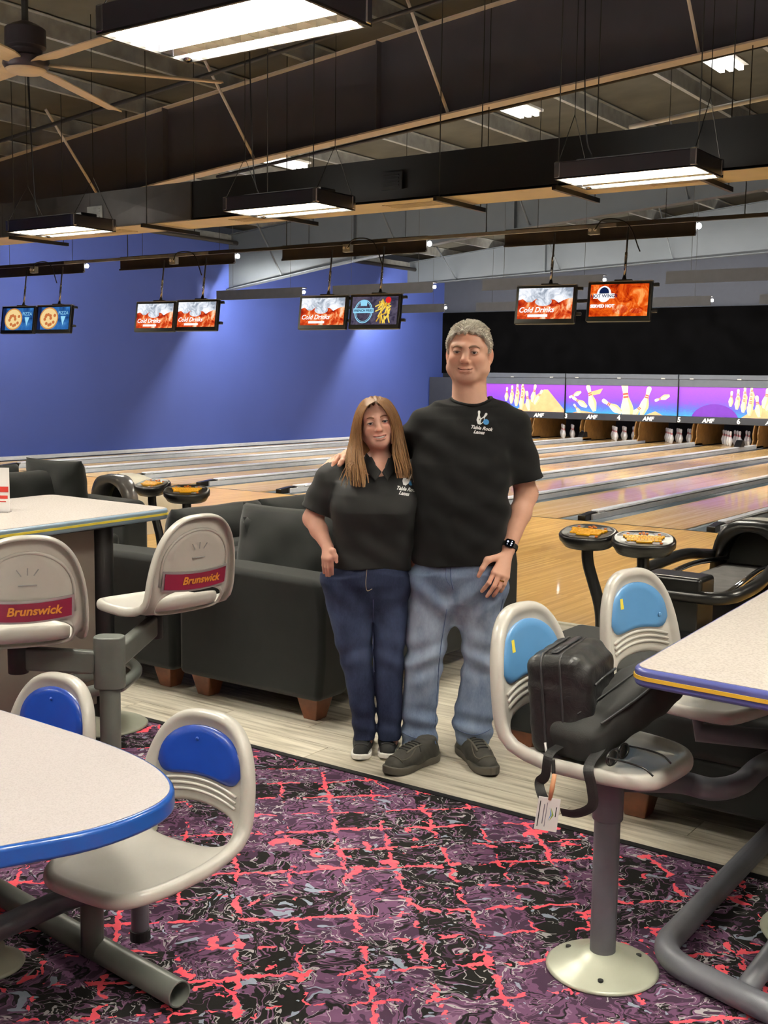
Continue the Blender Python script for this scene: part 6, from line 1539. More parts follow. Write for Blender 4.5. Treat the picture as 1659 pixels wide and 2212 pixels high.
rs = np.random.RandomState(2); tf = MB(); loc = ((pos - hT) @ hR) / np.array(hS)
for i in rs.choice(len(pos), 4200, replace=False):
    p = loc[i]; nrm = (p - np.array((0, 0.01, 0.02))) / np.array((0.08, 0.1, 0.09)) ** 2; nrm /= np.linalg.norm(nrm)
    if np.linalg.norm((p - np.array((0, 0.015, 0.035))) / np.array((0.0815, 0.1, 0.092))) < 0.93: continue
    fw = np.array((0.5 * np.sign(p[0] + 0.02) + 0.12 * rs.randn(), -0.1 if p[2] > 0.08 else 0.1, 0.2 if p[2] > 0.08 else -0.8)); dr = nrm * 0.55 + fw * 0.5 + rs.randn(3) * 0.1; dr /= np.linalg.norm(dr)
    ln = 0.011 if p[2] > 0.09 else 0.007
    P0 = hT + hR @ (p * np.array(hS)); P1 = hT + hR @ ((p + dr * ln * 0.6 ) * np.array(hS)); P2 = hT + hR @ ((p + dr * ln - nrm * 0.002) * np.array(hS))
    tf.tube([P0, P1, P2], 0.001, 3, cap=False, rads=[0.0014, 0.0011, 0.0003])
tag(tf.build('hair_tufts', 'hair_grey', hair, local=True, smooth=True, fixn=False), kind='stuff')

# t-shirt
def folds(P, amp=0.004, ph=0.0):
    x, y, z = P[:, 0], P[:, 1], P[:, 2]
    return amp * (0.5 * np.sin(26 * x + 17 * z + 3 * np.sin(9 * z) + ph) * np.clip((1.3 - z) * 3, 0.2, 1) + 0.5 * np.sin(38 * z - 21 * np.abs(x) + 2 * np.sin(14 * x) + ph) + 0.35 * np.sin(61 * z + 33 * x + 11 * y))
t_ = Sdf()
cxs = [L(x, y)[0] for x, y in ((989, 1218), (990, 1160), (994, 1080), (999, 1000), (1006, 940), (1012, 905), (1014, 885))]
zs = [0.85, 0.97, 1.135, 1.295, 1.415, 1.483, 1.535]
t_.loft(zs, cxs, [0.0, -0.01, -0.015, 0.0, 0.02, 0.03, 0.04], [0.203, 0.206, 0.213, 0.22, 0.215, 0.195, 0.12], [0.145, 0.15, 0.155, 0.148, 0.13, 0.11, 0.085], 0)
t_.rc(L(1042, 884, 0.05), L(1104, 920, 0.03), 0.072, 0.074, 0.04); t_.rc(L(995, 886, 0.05), L(925, 920, 0.03), 0.072, 0.074, 0.04)
t_.ell(L(1016, 892, 0.03), (0.105, 0.09, 0.068), 0.03)
se = shR + (el - shR) * 0.80
t_.rc(L(1103, 922, 0.03), se, 0.078, 0.088, 0.04)
se2 = shL + (el2 - shL) * 0.8
t_.rc(L(918, 922, 0.03), se2, 0.075, 0.078, 0.04)
t_.add(lambda P: folds(P, 0.0075), (0, 0, 0), 10, 0, 'd')
def cut_plane(p, n): p = np.array(p); n = np.array(n) / np.linalg.norm(n); return lambda P: (P - p) @ n
axR = (el - shR) / np.linalg.norm(el - shR)
def sleeve_cut(P):
    d = (P - (shR + (el - shR) * 0.80)) @ axR
    near = np.linalg.norm(P - se, axis=1); return np.where((near < 0.14) & (P[:, 0] > se[0] - 0.12), d, -1.0)
t_.add(sleeve_cut, (0, 0, 0), 10, 0, 'i')
axL = (el2 - shL) / np.linalg.norm(el2 - shL)
t_.add(lambda P: np.where(np.linalg.norm(P - se2, axis=1) < 0.13, (P - se2) @ axL, -1.0), (0, 0, 0), 10, 0, 'i')
hem = L(990, 1213, 0)[2]
t_.add(lambda P: hem + 0.012 * np.sin(9 * P[:, 0]) - P[:, 2] - 0.25 * (P[:, 0] + 0.05) * 0.2, (0, 0, 0), 10, 0, 'i')
# openings: sleeve, hem and neck
t_.rc(shR + axR * 0.16, shR + axR * 0.45, 0.066, 0.080, 0.004, 's')
nkc = L(1018, 852, 0.0)
nR = np.array(Matrix.Rotation(math.radians(18), 3, 'X'))
def neckcut(P):
    q_ = (P - (nkc + np.array((0, 0.03, 0.0)))) @ nR; return np.sqrt((q_[:, 0] / 0.083) ** 2 + (q_[:, 1] / 0.080) ** 2) * 0.080 - 0.080
def neckcut2(P): return np.maximum(neckcut(P), (nkc[2] - 0.075) - P[:, 2])
t_.add(neckcut2, (0, 0, 0), 10, 0.004, 's')
pos, q = t_.mesh((-0.5, -0.28, 0.8), (0.48, 0.45, 1.64), 0.0042); tee = np_mesh('t_shirt', pos, q, 'tee_black', man)
bvh_tee = BVHTree.FromPolygons([tuple(p) for p in pos], [tuple(int(v) for v in f) for f in q])
# collar band
ring = []
for i in range(40):
    a = 2 * PI * i / 40; base = nkc + np.array((0, 0.03, 0)) + nR @ np.array((0.086 * math.cos(a), 0.083 * math.sin(a), 0.0))
    hit = None
    for dz in (0,):
        h_ = bvh_tee.ray_cast(Vector(base) + Vector((0, 0, 0.2)), Vector((0, 0, -1)), 0.4)
        hit = h_[0]
    ring.append(Vector((base[0], base[1], (hit.z if hit else base[2]))) + Vector((0, 0, 0.0)))
zz_ = [p.z for p in ring]; ring = [Vector((p.x, p.y, (zz_[i - 2] + zz_[i - 1] + zz_[i] + zz_[(i + 1) % 40] + zz_[(i + 2) % 40]) / 5 + 0.001)) for i, p in enumerate(ring)]
MB().tube(ring, 0.007, 8, closed=True).build('collar', 'tee_black', tee, smooth=True, local=True)

def on_surface(bvh, F, pts, off=0.0018):
    """drop local x,z points onto the cloth from the front"""
    out = []
    for (x, z) in pts:
        h_ = bvh.ray_cast(Vector((x, -0.6, z)), Vector((0, 1, 0)), 1.2); out.append((x, (h_[0].y - off) if h_[0] else -0.16, z))
    return out
def logo(par, bvh, F, cx, cz, sc, lines, skew=0.0):
    def put(mb, nm, m, off=0.002):
        ca, sa = math.cos(skew), math.sin(skew)
        mb.v = on_surface(bvh, F, [(cx + (v[0] * ca - v[1] * sa) * sc, cz + (v[0] * sa + v[1] * ca) * sc) for v in mb.v], off); mb.build(nm, m, par, local=True, fixn=False)
    for (x, y, an) in ((-0.012, 0.045, 96), (0.016, 0.04, 62)):
        a = math.radians(an); poly = [(p[0] * 0.23, p[1] * 0.25) for p in PIN2] + [(p[0] * 0.23, -p[1] * 0.25) for p in reversed(PIN2)]
        put(MB().flat([(x + u * math.cos(a) - w * math.sin(a), y + u * math.sin(a) + w * math.cos(a)) for u, w in poly]), 'logo_pin', 'print_white')
    put(MB().flat([(0.038 + 0.019 * math.cos(k * 0.3), 0.022 + 0.018 * math.sin(k * 0.3)) for k in range(21)]), 'logo_ball', 'print_blue', 0.0025)
    for (s_, dx, dz, sz) in lines: put(MB().text(s_, sz, (dx, dz, 0), (1, 0, 0), (0, 1, 0), shear=0.35, bold=0.0012), 'logo_lettering', 'print_white')
lc = L(1037, 918, -0.13); logo(tee, bvh_tee, FM, lc[0], lc[2], 0.64, (('Table Rock', 0.012, -0.022, 0.031), ('Lanes', 0.0, -0.05, 0.031)), -0.12)

# jeans
def leg_loft(sd, L, rows, k, dyoff=0.0, bsc=1.0, disp=None):
    """rows: (py, x_left, x_right)"""
    pts = [(L((a + c) / 2, y, 0), (c - a) / 2 * 0.00197 * 1.0) for y, a, c in rows]; pts = pts[::-1]
    sd.loft([p[0][2] for p in pts], [p[0][0] for p in pts], [dyoff + 0.02 * (1 - p[0][2] / 0.9) for p in pts], [p[1] for p in pts], [p[1] * bsc for p in pts], k, disp=disp)
def jf(P, s=1.0, ph=0):
    x, y, z = P[:, 0], P[:, 1], P[:, 2]; low = np.exp(-((z - 0.13) / 0.1) ** 2); knee = np.exp(-((z - 0.45) / 0.1) ** 2); cr = np.exp(-((z - 0.72) / 0.09) ** 2)
    return 1.7 * s * (0.0035 * low * np.sin(75 * z + 14 * x + 8 * y + ph) + 0.004 * knee * np.sin(60 * z + 25 * np.abs(x) + ph) + 0.004 * cr * np.sin(45 * z - 40 * np.abs(x + 0.02) + ph) + 0.0022 * np.sin(34 * x + 9 * z + ph) * np.sin(23 * z + 3 * y))
j = Sdf()
leg_loft(j, L, [(1240, 884, 990), (1300, 882, 984), (1360, 876, 972), (1420, 873, 962), (1470, 870, 953), (1520, 868, 946), (1560, 866, 945), (1605, 866, 944), (1622, 868, 942)], 0.0, 0.0, 1.08)
leg_loft(j, L, [(1240, 984, 1094), (1300, 982, 1092), (1360, 992, 1084), (1420, 998, 1078), (1470, 996, 1073), (1520, 984, 1069), (1560, 977, 1066), (1590, 978, 1066), (1606, 986, 1060)], 0.012, 0.0, 1.05)
zt_ = L(990, 1195)[2]
j.loft([0.60, 0.65, 0.70, 0.76, 0.82, zt_], [L(985, 1290)[0]] * 3 + [L(986, 1262)[0], L(988, 1235)[0], L(990, 1200)[0]], [0.0] * 6, [0.03, 0.10, 0.16, 0.195, 0.202, 0.192], [0.03, 0.08, 0.108, 0.124, 0.134, 0.13], 0.05, ex=2.4)
j.add(lambda P: jf(P), (0, 0, 0), 10, 0, 'd')
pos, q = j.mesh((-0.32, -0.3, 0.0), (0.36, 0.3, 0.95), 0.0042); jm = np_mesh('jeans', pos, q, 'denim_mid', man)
bvj = BVHTree.FromPolygons([tuple(p) for p in pos], [tuple(int(v) for v in f) for f in q])
def seam(par, bvh, pxs, Lf, r=0.0018, m='stitch', off=0.001):
    pts = spline([Vector(Lf(x, y, -0.15)) for x, y in pxs], 6); out = on_surface(bvh, None, [(p.x, p.z) for p in pts], off); MB().tube(out, r, 5).build('seam', m, par, smooth=True, local=True)
mat('denim_seam', (70, 86, 118), 0.85); mat('denim_seam_dark', (44, 50, 84), 0.85)
seam(jm, bvj, [(973, 1218), (974, 1250), (979, 1275)], L, 0.003, 'denim_seam'); seam(jm, bvj, [(964, 1219), (964, 1250), (972, 1266)], L, 0.002, 'denim_seam')
seam(jm, bvj, [(965, 1320), (950, 1420), (944, 1500), (938, 1590)], L, 0.0022, 'denim_seam'); seam(jm, bvj, [(1088, 1300), (1078, 1360), (1070, 1420)], L, 0.0022, 'denim_seam')
for (x0, x1, y0, y1) in ((868, 942, 1600, 1606), (984, 1060, 1590, 1592)): seam(jm, bvj, [(x0, y0), ((x0 + x1) / 2, y0 + 8), (x1, y1)], L, 0.002, 'denim_seam')
G = FM.G
shoe(man, G(832, 1678), G(938, 1640), 0.112, 'shoe_olive', 'shoe_sole', 0.1, 0.034)
shoe(man, G(1066, 1682), G(1000, 1622), 0.112, 'shoe_olive', 'shoe_sole', 0.1, 0.034)
# watch and ring
wc = wr + (el - wr) * 0.05; wa = (el - wr) / np.linalg.norm(el - wr)
ua = np.cross(wa, (0, -1, 0)); ua /= np.linalg.norm(ua); va_ = np.cross(ua, wa)
wt = thing_part('wrist_watch', man)
MB().tube([wc + (ua * math.cos(2 * PI * i / 28) * 0.036 + va_ * math.sin(2 * PI * i / 28) * 0.032) for i in range(28)], 0, 8, closed=True, rads=[(0.0115, 0.0022)] * 28, flat=tuple(wa)).build('strap', 'black_matte', wt, smooth=True, local=True)
fn = -va_ if va_[1] > 0 else va_; fn = fn + ua * (-0.15); fn /= np.linalg.norm(fn); u2 = np.cross(wa, fn); u2 /= np.linalg.norm(u2); fc = wc + fn * 0.031
MB().prism(rrect(0.040, 0.036, 0.009), tuple(fn * 0.011), fc, u2, wa).build('case', 'watch_body', wt, local=True, bevel=0.003)
MB().prism(rrect(0.036, 0.032, 0.007), tuple(fn * 0.0006), fc + fn * 0.011, u2, wa).build('screen', 'watch_screen', wt, local=True)
for (x, y, r) in ((-0.009, 0.004, 0.0045), (0.008, 0.009, 0.0025), (0.008, 0.0, 0.004), (0.007, -0.009, 0.003), (-0.009, -0.008, 0.002)):
    MB().prism([(x + r * math.cos(k), y + r * math.sin(k)) for k in np.arange(0, 6.28, 0.6)], tuple(fn * 0.0004), fc + fn * 0.0117, u2, wa).build('dial_mark', 'watch_dial', wt, local=True)
ra_ = fg[2][0] - kn[2]; rp = kn[2] + ra_ * 0.45; ra_ /= np.linalg.norm(ra_); ru = np.cross(ra_, (0, 1, 0)); ru /= np.linalg.norm(ru); rv = np.cross(ra_, ru)
MB().tube([rp + (ru * math.cos(2 * PI * i / 20) + rv * math.sin(2 * PI * i / 20)) * 0.0108 for i in range(20)], 0, 8, closed=True, rads=[(0.0035, 0.0012)] * 20, flat=tuple(ra_)).build('ring', 'gold', man, smooth=True, local=True)

# ---------------------------------------------------------------- the woman
FWm = Frame(805, 1630)
wom = thing('person', 'woman with long blond brown hair in black polo and dark jeans, hand in pocket', 'person', FWm.o, FWm.rot)
L = FWm.L
hR = rot3(math.radians(3), math.radians(0), math.radians(-10)); hT = L(814, 913, -0.02) + np.array((0, 0.02, 0)); hS = (0.97, 0.93, 0.90)
b = Sdf(); b.sub(head_sdf(False), (hR, hT), hS)
neck0 = hT + hR @ np.array((0, 0.03, -0.06)); neck1 = L(818, 1012, 0.02)
b.rc(neck0, neck1, 0.046, 0.05, 0.03)
b.ell(L(820, 1014, -0.005), (0.075, 0.047, 0.04), 0.04)
shR, shL = L(715, 1030, 0.02), L(886, 1025, 0.03)
b.rc(neck1, shR, 0.045, 0.045, 0.05); b.rc(neck1, shL, 0.045, 0.045, 0.05); b.rc(L(812, 1040, 0.0), L(800, 1220, 0.0), 0.085, 0.085, 0.06)
for xa, xb in ((755, 787), (843, 842)): b.chain([L(xa, 1240, 0.0), L((xa + xb) / 2, 1430, 0.0), L(xb, 1600, 0.02)], [0.07, 0.045, 0.036], 0.05)
el, wr = L(676, 1120, 0.02), L(708, 1182, -0.09)
b.chain([shR, el], [0.045, 0.042], 0.03); b.chain([el, el + (wr - el) * 0.4, wr], [0.041, 0.036, 0.025], 0.02)
kn = [L(716, 1203, -0.125), L(711, 1206, -0.125), L(705, 1206, -0.12), L(699, 1204, -0.11)]
fg = [[L(717, 1222, -0.115), L(718, 1240, -0.09)], [L(711, 1226, -0.112), L(712, 1246, -0.085)], [L(705, 1225, -0.105), L(706, 1244, -0.08)], [L(699, 1221, -0.095), L(700, 1237, -0.075)]]
hand(b, wr, kn, fg, [wr + (kn[0] - wr) * 0.2, L(719, 1190, -0.125), L(725, 1202, -0.13), L(727, 1213, -0.128)], 0.0082, 0.0125)
el2, wr2 = L(912, 1120, 0.15), L(900, 1190, 0.25)
b.chain([shL, el2, wr2], [0.042, 0.038, 0.025], 0.03)
pos, q = b.mesh((-0.36, -0.25, 0.02), (0.3, 0.35, 1.62), 0.0026)
skw = np.array(lin((232, 182, 160))[:3]); col, hq = head_cols(pos, hR, hT, hS, skw, False); col[pos[:, 2] < 1.3] = skw * np.array((0.98, 0.93, 0.9))
np_mesh('body', pos, q, 'skin', wom, col)
face_parts(wom, hR, hT, hS, False, 'iris_blue', 'brow_brown')
# polo shirt
t_ = Sdf()
rows = [(1232, 706, 888), (1190, 714, 892), (1140, 718, 897), (1100, 712, 902), (1065, 712, 903), (1040, 718, 898), (1022, 740, 885), (1012, 768, 868)]
pts = [(L((a + c) / 2, y)[0], L((a + c) / 2, y)[2], (c - a) / 2 * 0.00198) for y, a, c in rows]
t_.loft([p[1] for p in pts], [p[0] for p in pts], [0.0, -0.005, -0.01, -0.02, -0.015, 0.0, 0.01, 0.015], [p[2] for p in pts], [0.125, 0.125, 0.135, 0.145, 0.13, 0.105, 0.085, 0.065], 0)
for s in (-1, 1): t_.ell(L(806 + s * 44, 1098, -0.093), (0.065, 0.05, 0.066), 0.065)
t_.rc(L(800, 1020, 0.02), shR, 0.055, 0.058, 0.04); t_.rc(L(835, 1018, 0.02), shL, 0.055, 0.058, 0.04)
t_.ell(L(820, 1006, -0.005), (0.088, 0.066, 0.052), 0.03)
se = shR + (el - shR) * 0.82; t_.rc(shR, se, 0.06, 0.072, 0.03)
t_.rc(shL, shL + (el2 - shL) * 0.6, 0.06, 0.066, 0.03)
t_.add(lambda P: folds(P, 0.0055, 1.7), (0, 0, 0), 10, 0, 'd')
axR = (el - shR) / np.linalg.norm(el - shR)
t_.add(lambda P: np.where(np.linalg.norm(P - se, axis=1) < 0.12, np.where(P[:, 0] < se[0] + 0.1, (P - se) @ axR, -1), -1.0), (0, 0, 0), 10, 0, 'i')
t_.rc(shR + axR * 0.1, shR + axR * 0.4, 0.05, 0.064, 0.004, 's')
hz = L(800, 1224)[2]
t_.add(lambda P: hz + 0.010 * np.sin(14 * P[:, 0] + 1) - 0.06 * P[:, 0] - P[:, 2], (0, 0, 0), 10, 0, 'i')
# V neck opening
vt, vl, vr = L(825, 1021, 0), L(793, 985, 0), L(850, 985, 0)
def vneck(P):
    x, y, z = P[:, 0], P[:, 1], P[:, 2]; hw_ = np.clip((z - vt[2]) * 0.5, -0.01, 0.05)
    front = np.abs(x - vt[0] + (z - vt[2]) * 0.12) - hw_
    rr = np.sqrt((x - neck1[0]) ** 2 + ((y - 0.01) / 1.0) ** 2) - 0.062
    return np.minimum(np.where(y < 0.0, front, 1.0) + np.where(y < -0.25, 1, 0), np.where((z > vt[2] + 0.02) & (y > -0.03), rr, 1.0))
t_.add(vneck, (0, 0, 0), 10, 0.004, 's')
pos, q = t_.mesh((-0.36, -0.26, 0.78), (0.3, 0.32, 1.4), 0.0042); polo = np_mesh('polo_shirt', pos, q, 'polo_black', wom)
bvp = BVHTree.FromPolygons([tuple(p) for p in pos], [tuple(int(v) for v in f) for f in q])
for quad in (((792, 984), (824, 1024), (811, 1040), (780, 1008)), ((852, 982), (825, 1024), (838, 1038), (864, 1004))):
    c4 = [L(x, y, -0.1) for x, y in quad]; cl = MB(); n_ = 8
    for i in range(n_ + 1):
        for k in range(n_ + 1):
            u, w_ = i / n_, k / n_; p = (c4[0] * (1 - u) + c4[1] * u) * (1 - w_) + (c4[3] * (1 - u) + c4[2] * u) * w_
            h_ = bvp.ray_cast(Vector((p[0], -0.6, p[2])), Vector((0, 1, 0)), 0.75); yy = h_[0].y if h_[0] else 0.0
            ctr = (p[0] - neck1[0]); yn_ = -math.sqrt(max(0.0, 0.066 ** 2 - ctr * ctr)) + 0.01
            cl.v.append((p[0], min(yy, yn_ if p[2] > vt[2] else yy) - 0.008, p[2] + 0.006 * (1 - w_)))
    cl.f = [(i * (n_ + 1) + k, i * (n_ + 1) + k + 1, (i + 1) * (n_ + 1) + k + 1, (i + 1) * (n_ + 1) + k) for i in range(n_) for k in range(n_)]
    cl.build('collar_flap', 'polo_black', polo, smooth=True, local=True, solid=0.004)
lc = L(876, 1056, -0.13); logo(polo, bvp, FWm, lc[0], lc[2] + 0.01, 0.62, (('Table Rock', 0.012, -0.022, 0.031), ('Lanes', 0.0, -0.05, 0.031)), -0.2)
# jeans
j = Sdf()
leg_loft(j, L, [(1245, 697, 806), (1300, 702, 804), (1350, 714, 805), (1400, 727, 805), (1440, 737, 806), (1480, 746, 808), (1530, 756, 812), (1570, 761, 813), (1598, 763, 812)], 0, 0, 1.08)
leg_loft(j, L, [(1245, 795, 886), (1300, 803, 884), (1350, 804, 880), (1400, 805, 876), (1440, 806, 873), (1480, 808, 871), (1530, 812, 870), (1570, 814, 869), (1598, 815, 867)], 0.008, 0, 1.05)
j.loft([0.62, 0.67, 0.72, 0.775, 0.83, L(800, 1205)[2]], [L(793, 1285)[0]] * 3 + [L(792, 1255)[0], L(795, 1230)[0], L(802, 1205)[0]], [0.0] * 6, [0.03, 0.1, 0.16, 0.186, 0.178, 0.16], [0.03, 0.08, 0.11, 0.126, 0.125, 0.115], 0.05, ex=2.3)
j.add(lambda P: jf(P, 0.6, 2.0), (0, 0, 0), 10, 0, 'd')
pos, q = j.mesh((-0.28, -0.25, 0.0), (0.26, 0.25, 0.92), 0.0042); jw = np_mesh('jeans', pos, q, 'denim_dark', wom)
bvj = BVHTree.FromPolygons([tuple(p) for p in pos], [tuple(int(v) for v in f) for f in q])
seam(jw, bvj, [(793, 1226), (790, 1260), (793, 1278), (804, 1274)], L, 0.0014, 'stitch')
seam(jw, bvj, [(806, 1300), (806, 1400), (810, 1500)], L, 0.002, 'denim_seam_dark')
G = FWm.G
shoe(wom, G(776, 1648), G(792, 1598), 0.088, 'shoe_black', 'sole_white', 0.085, 0.022, True)
shoe(wom, G(836, 1646), G(840, 1596), 0.088, 'shoe_black', 'sole_white', 0.085, 0.022, True)
# hair
hs = Sdf(); cap = Sdf(); cap.ell((0, 0.02, 0.036), (0.083, 0.098, 0.09), 0)
def hl2(P): 
    zl = np.interp(P[:, 1], [-0.12, -0.07, -0.05, -0.02, 0.02, 0.1], [0.094, 0.09, 0.075, 0.03, -0.06, -0.1]); return (zl - P[:, 2] - 0.4 * np.abs(P[:, 0]) * (P[:, 1] < 0.0)) * 0.6
cap.add(hl2, (0, 0, 0), 1, 0, 'i'); hs.sub(cap, (hR, hT), hS)
hs.chain([hT + np.array((0.0, 0.06, -0.02)), hT + np.array((0.0, 0.075, -0.12)), hT + np.array((-0.005, 0.08, -0.2))], [0.07, 0.075, 0.05], 0.04)
hs.add(lambda P: 0.002 * np.sin((P[:, 0] - hT[0]) * 300 + 6 * np.sin(P[:, 2] * 20)), (0, 0, 0), 10, 0, 'd')
pos, q = hs.mesh(hT - np.array((0.16, 0.14, 0.3)), hT + np.array((0.16, 0.2, 0.16)), 0.004); hr = np_mesh('hair', pos, q, 'hair_blond', wom)
def keyc(pxs): return [np.array(L(x, y, d)) for x, y, d in pxs]
LF = keyc([(811, 868, -0.075), (793, 879, -0.09), (783, 900, -0.085), (779, 930, -0.075), (781, 965, -0.08), (786, 1000, -0.115), (792, 1035, -0.155), (788, 1062, -0.165)])
LO = keyc([(805, 859, 0.01), (786, 867, 0.01), (772, 890, 0.01), (764, 920, 0.015), (757, 955, 0.01), (752, 985, -0.03), (756, 1025, -0.10), (762, 1060, -0.14)])
RF = keyc([(813, 868, -0.075), (827, 880, -0.092), (838, 897, -0.085), (847, 922, -0.07), (850, 950, -0.07), (850, 978, -0.09), (858, 1010, -0.13), (866, 1045, -0.15)])
RO = keyc([(819, 859, 0.01), (838, 866, 0.01), (853, 886, 0.01), (864, 912, 0.015), (872, 945, 0.01), (878, 978, -0.02), (882, 1012, -0.07), (876, 1042, -0.11)])
rs = np.random.RandomState(11); tr = MB()
for (F_, O_, n_) in ((LF, LO, 190), (RF, RO, 190)):
    for i in range(n_):
        u = rs.rand(); dep = rs.rand() * 0.035; ln = 0.64 + 0.36 * rs.rand(); jit = rs.randn(2) * 0.004; ph = rs.rand() * 6; side = rs.randn()
        pts = []
        for kk in range(8):
            f = kk / 7; p = F_[kk] * (1 - u) + O_[kk] * u
            bulge = math.sin(u * PI) * (-0.012 if kk > 4 else 0.0)
            out_ = (p - (hT + np.array((0, 0.015, 0.03)))); out_ /= np.linalg.norm(out_)
            p = p + np.array((0, bulge + dep * (0.6 if kk > 2 else 0.0), 0)) + (out_ * 0.004 if kk < 4 else 0) + np.array((jit[0] + 0.004 * math.sin(ph + f * 5), jit[1], 0)) * f + np.array((0.012 * side, 0, 0)) * f ** 4
            pts.append(p)
        sp = spline([Vector(p) for p in pts], 3); m_ = max(6, int(len(sp) * ln)); sp = sp[:m_]
        w0 = 0.0032 + 0.0022 * rs.rand()
        tr.tube(sp, 0, 5, cap=False, rads=[(w0 * min(1, (k + 1) / 3) * (1 if k < m_ * 0.75 else max(0.12, (m_ - k) / (m_ * 0.25))), w0 * 0.5) for k in range(m_)])
for i in range(26):      # loose wisps on the shoulders
    left = i < 18; a = np.array(L(760 + rs.rand() * 25, 985 + rs.rand() * 20, -0.06)) if left else np.array(L(876 + rs.rand() * 8, 985 + rs.rand() * 15, -0.04))
    e = np.array(L(728 + rs.rand() * 60, 1030 + rs.rand() * 35, -0.11 - 0.03 * rs.rand())) if left else np.array(L(880 + rs.rand() * 22, 1030 + rs.rand() * 20, -0.08))
    mid = (a + e) / 2 + np.array((0.012 * rs.randn(), -0.03, 0.01)); sp = spline([Vector(a), Vector(mid), Vector(e)], 6)
    tr.tube(sp, 0, 4, cap=False, rads=[(0.0014 * (1 - 0.8 * k / len(sp)), 0.001) for k in range(len(sp))])
tag(tr.build('hair_strands', 'hair_blond', hr, local=True, smooth=True, fixn=False), kind='stuff')
# ================================================================ BAGS AND SMALL THINGS ON THE CHAIR
mat('bag_black', (15, 15, 16), 0.5, var=0.2, vscale=12, bump=0.35, bscale=300, spec=0.4); mat('bag_cloth', (27, 27, 26), 0.8, var=0.15, vscale=20, bump=0.4, bscale=900); mat('strap_black', (18, 18, 18), 0.6, bump=0.3, bscale=600)
mat('zip_grey', (48, 48, 50), 0.4, metal=0.3)
def m_leather():
    m = bpy.data.materials.new('bag_black'); t = NT(m); v = t.coord(); n = t.noise(v, 22, 4, 0.6, 1.8); n2 = t.noise(v, 260, 2)
    t.link(t.ramp(n[0], [(0.3, lin((10, 10, 11))), (0.7, lin((24, 24, 25)))]), t.b.inputs['Base Color']); t.b.inputs['Roughness'].default_value = 0.42
    t.bump(t.math('ADD', t.math('MULTIPLY', n[0], 1.0), t.math('MULTIPLY', n2[0], 0.06)), 0.3, 0.008); M['bag_black'] = m
m_leather()
SZ = RS1.z + 0.022        # seat surface level
def rbox_sdf(s, c, half, r, R, k=0.0, op='u', puff=0.0):
    c = np.array(c); half = np.array(half)
    def f(P):
        q = (P - c) @ R; a = np.abs(q) - (half - r); 
        if puff: a[:, 0] -= puff * (1 - (q[:, 2] / half[2]) ** 2).clip(0) * (1 - (q[:, 1] / half[1]) ** 2).clip(0)
        return np.sqrt((np.maximum(a, 0) ** 2).sum(1)) + np.minimum(a.max(1), 0) - r
    return s.add(f, c, float(np.linalg.norm(half)), k, op)
# soft shoulder bag leaning on the backrest (thin along local x)
tilt = np.array(Matrix.Rotation(math.radians(-6), 3, 'Y') @ Matrix.Rotation(math.radians(10), 3, 'Z'))
BC = np.array((RS1.x - 0.118, RS1.y - 0.02, SZ + 0.142))
s = Sdf(); rbox_sdf(s, BC, (0.075, 0.15, 0.138), 0.03, tilt, puff=0.012)
rbox_sdf(s, BC + tilt @ np.array((0.065, 0.005, -0.01)), (0.035, 0.135, 0.115), 0.025, tilt, 0.02)
s.add(lambda P: 0.0012 * np.sin(70 * P[:, 1] + 40 * P[:, 2] + 3 * np.sin(30 * P[:, 2])) + 0.0006 * np.sin(120 * P[:, 2] + 30 * P[:, 0]), (0, 0, 0), 10, 0, 'd')
pos, q = s.mesh(BC - 0.26, BC + 0.26, 0.005)
bag = thing('shoulder_bag', 'boxy black shoulder bag leaning against the light blue chair back', 'bag', (BC[0], BC[1], SZ))
def off(p): return p - np.array((BC[0], BC[1], SZ))
np_mesh('bag_body', pos - np.array((BC[0], BC[1], SZ)), q, 'bag_black', bag)
T = lambda x, y, z: tuple(BC + tilt @ np.array((x, y, z)))
for xx, hw, hh in ((0.022, 0.146, 0.135), (-0.03, 0.148, 0.137)):
    loop = [(xx, a, b) for a, b in rrect(hw * 2 + 0.006, hh * 2 + 0.006, 0.035, 5)]
    MB().tube([T(*p) for p in loop], 0.004, 6, closed=True).build('piping', 'zip_grey', bag, smooth=True)
MB().tube([T(0.0, -0.12, 0.141), T(0.0, 0.12, 0.141)], 0, 6, rads=[(0.012, 0.003)] * 2, flat=(0, 1, 0)).build('zip', 'zip_grey', bag, smooth=True)
MB().tube([T(0.104, -0.1, 0.05), T(0.106, 0.0, 0.055), T(0.104, 0.12, 0.05)], 0.004, 6).build('pocket_zip', 'zip_grey', bag, smooth=True)
MB().tube(spline([T(-0.03, -0.155, -0.1), T(-0.02, -0.17, -0.13), T(0.0, -0.165, -0.15)], 5), 0.004, 6).build('side_ring', 'silver', bag, smooth=True)
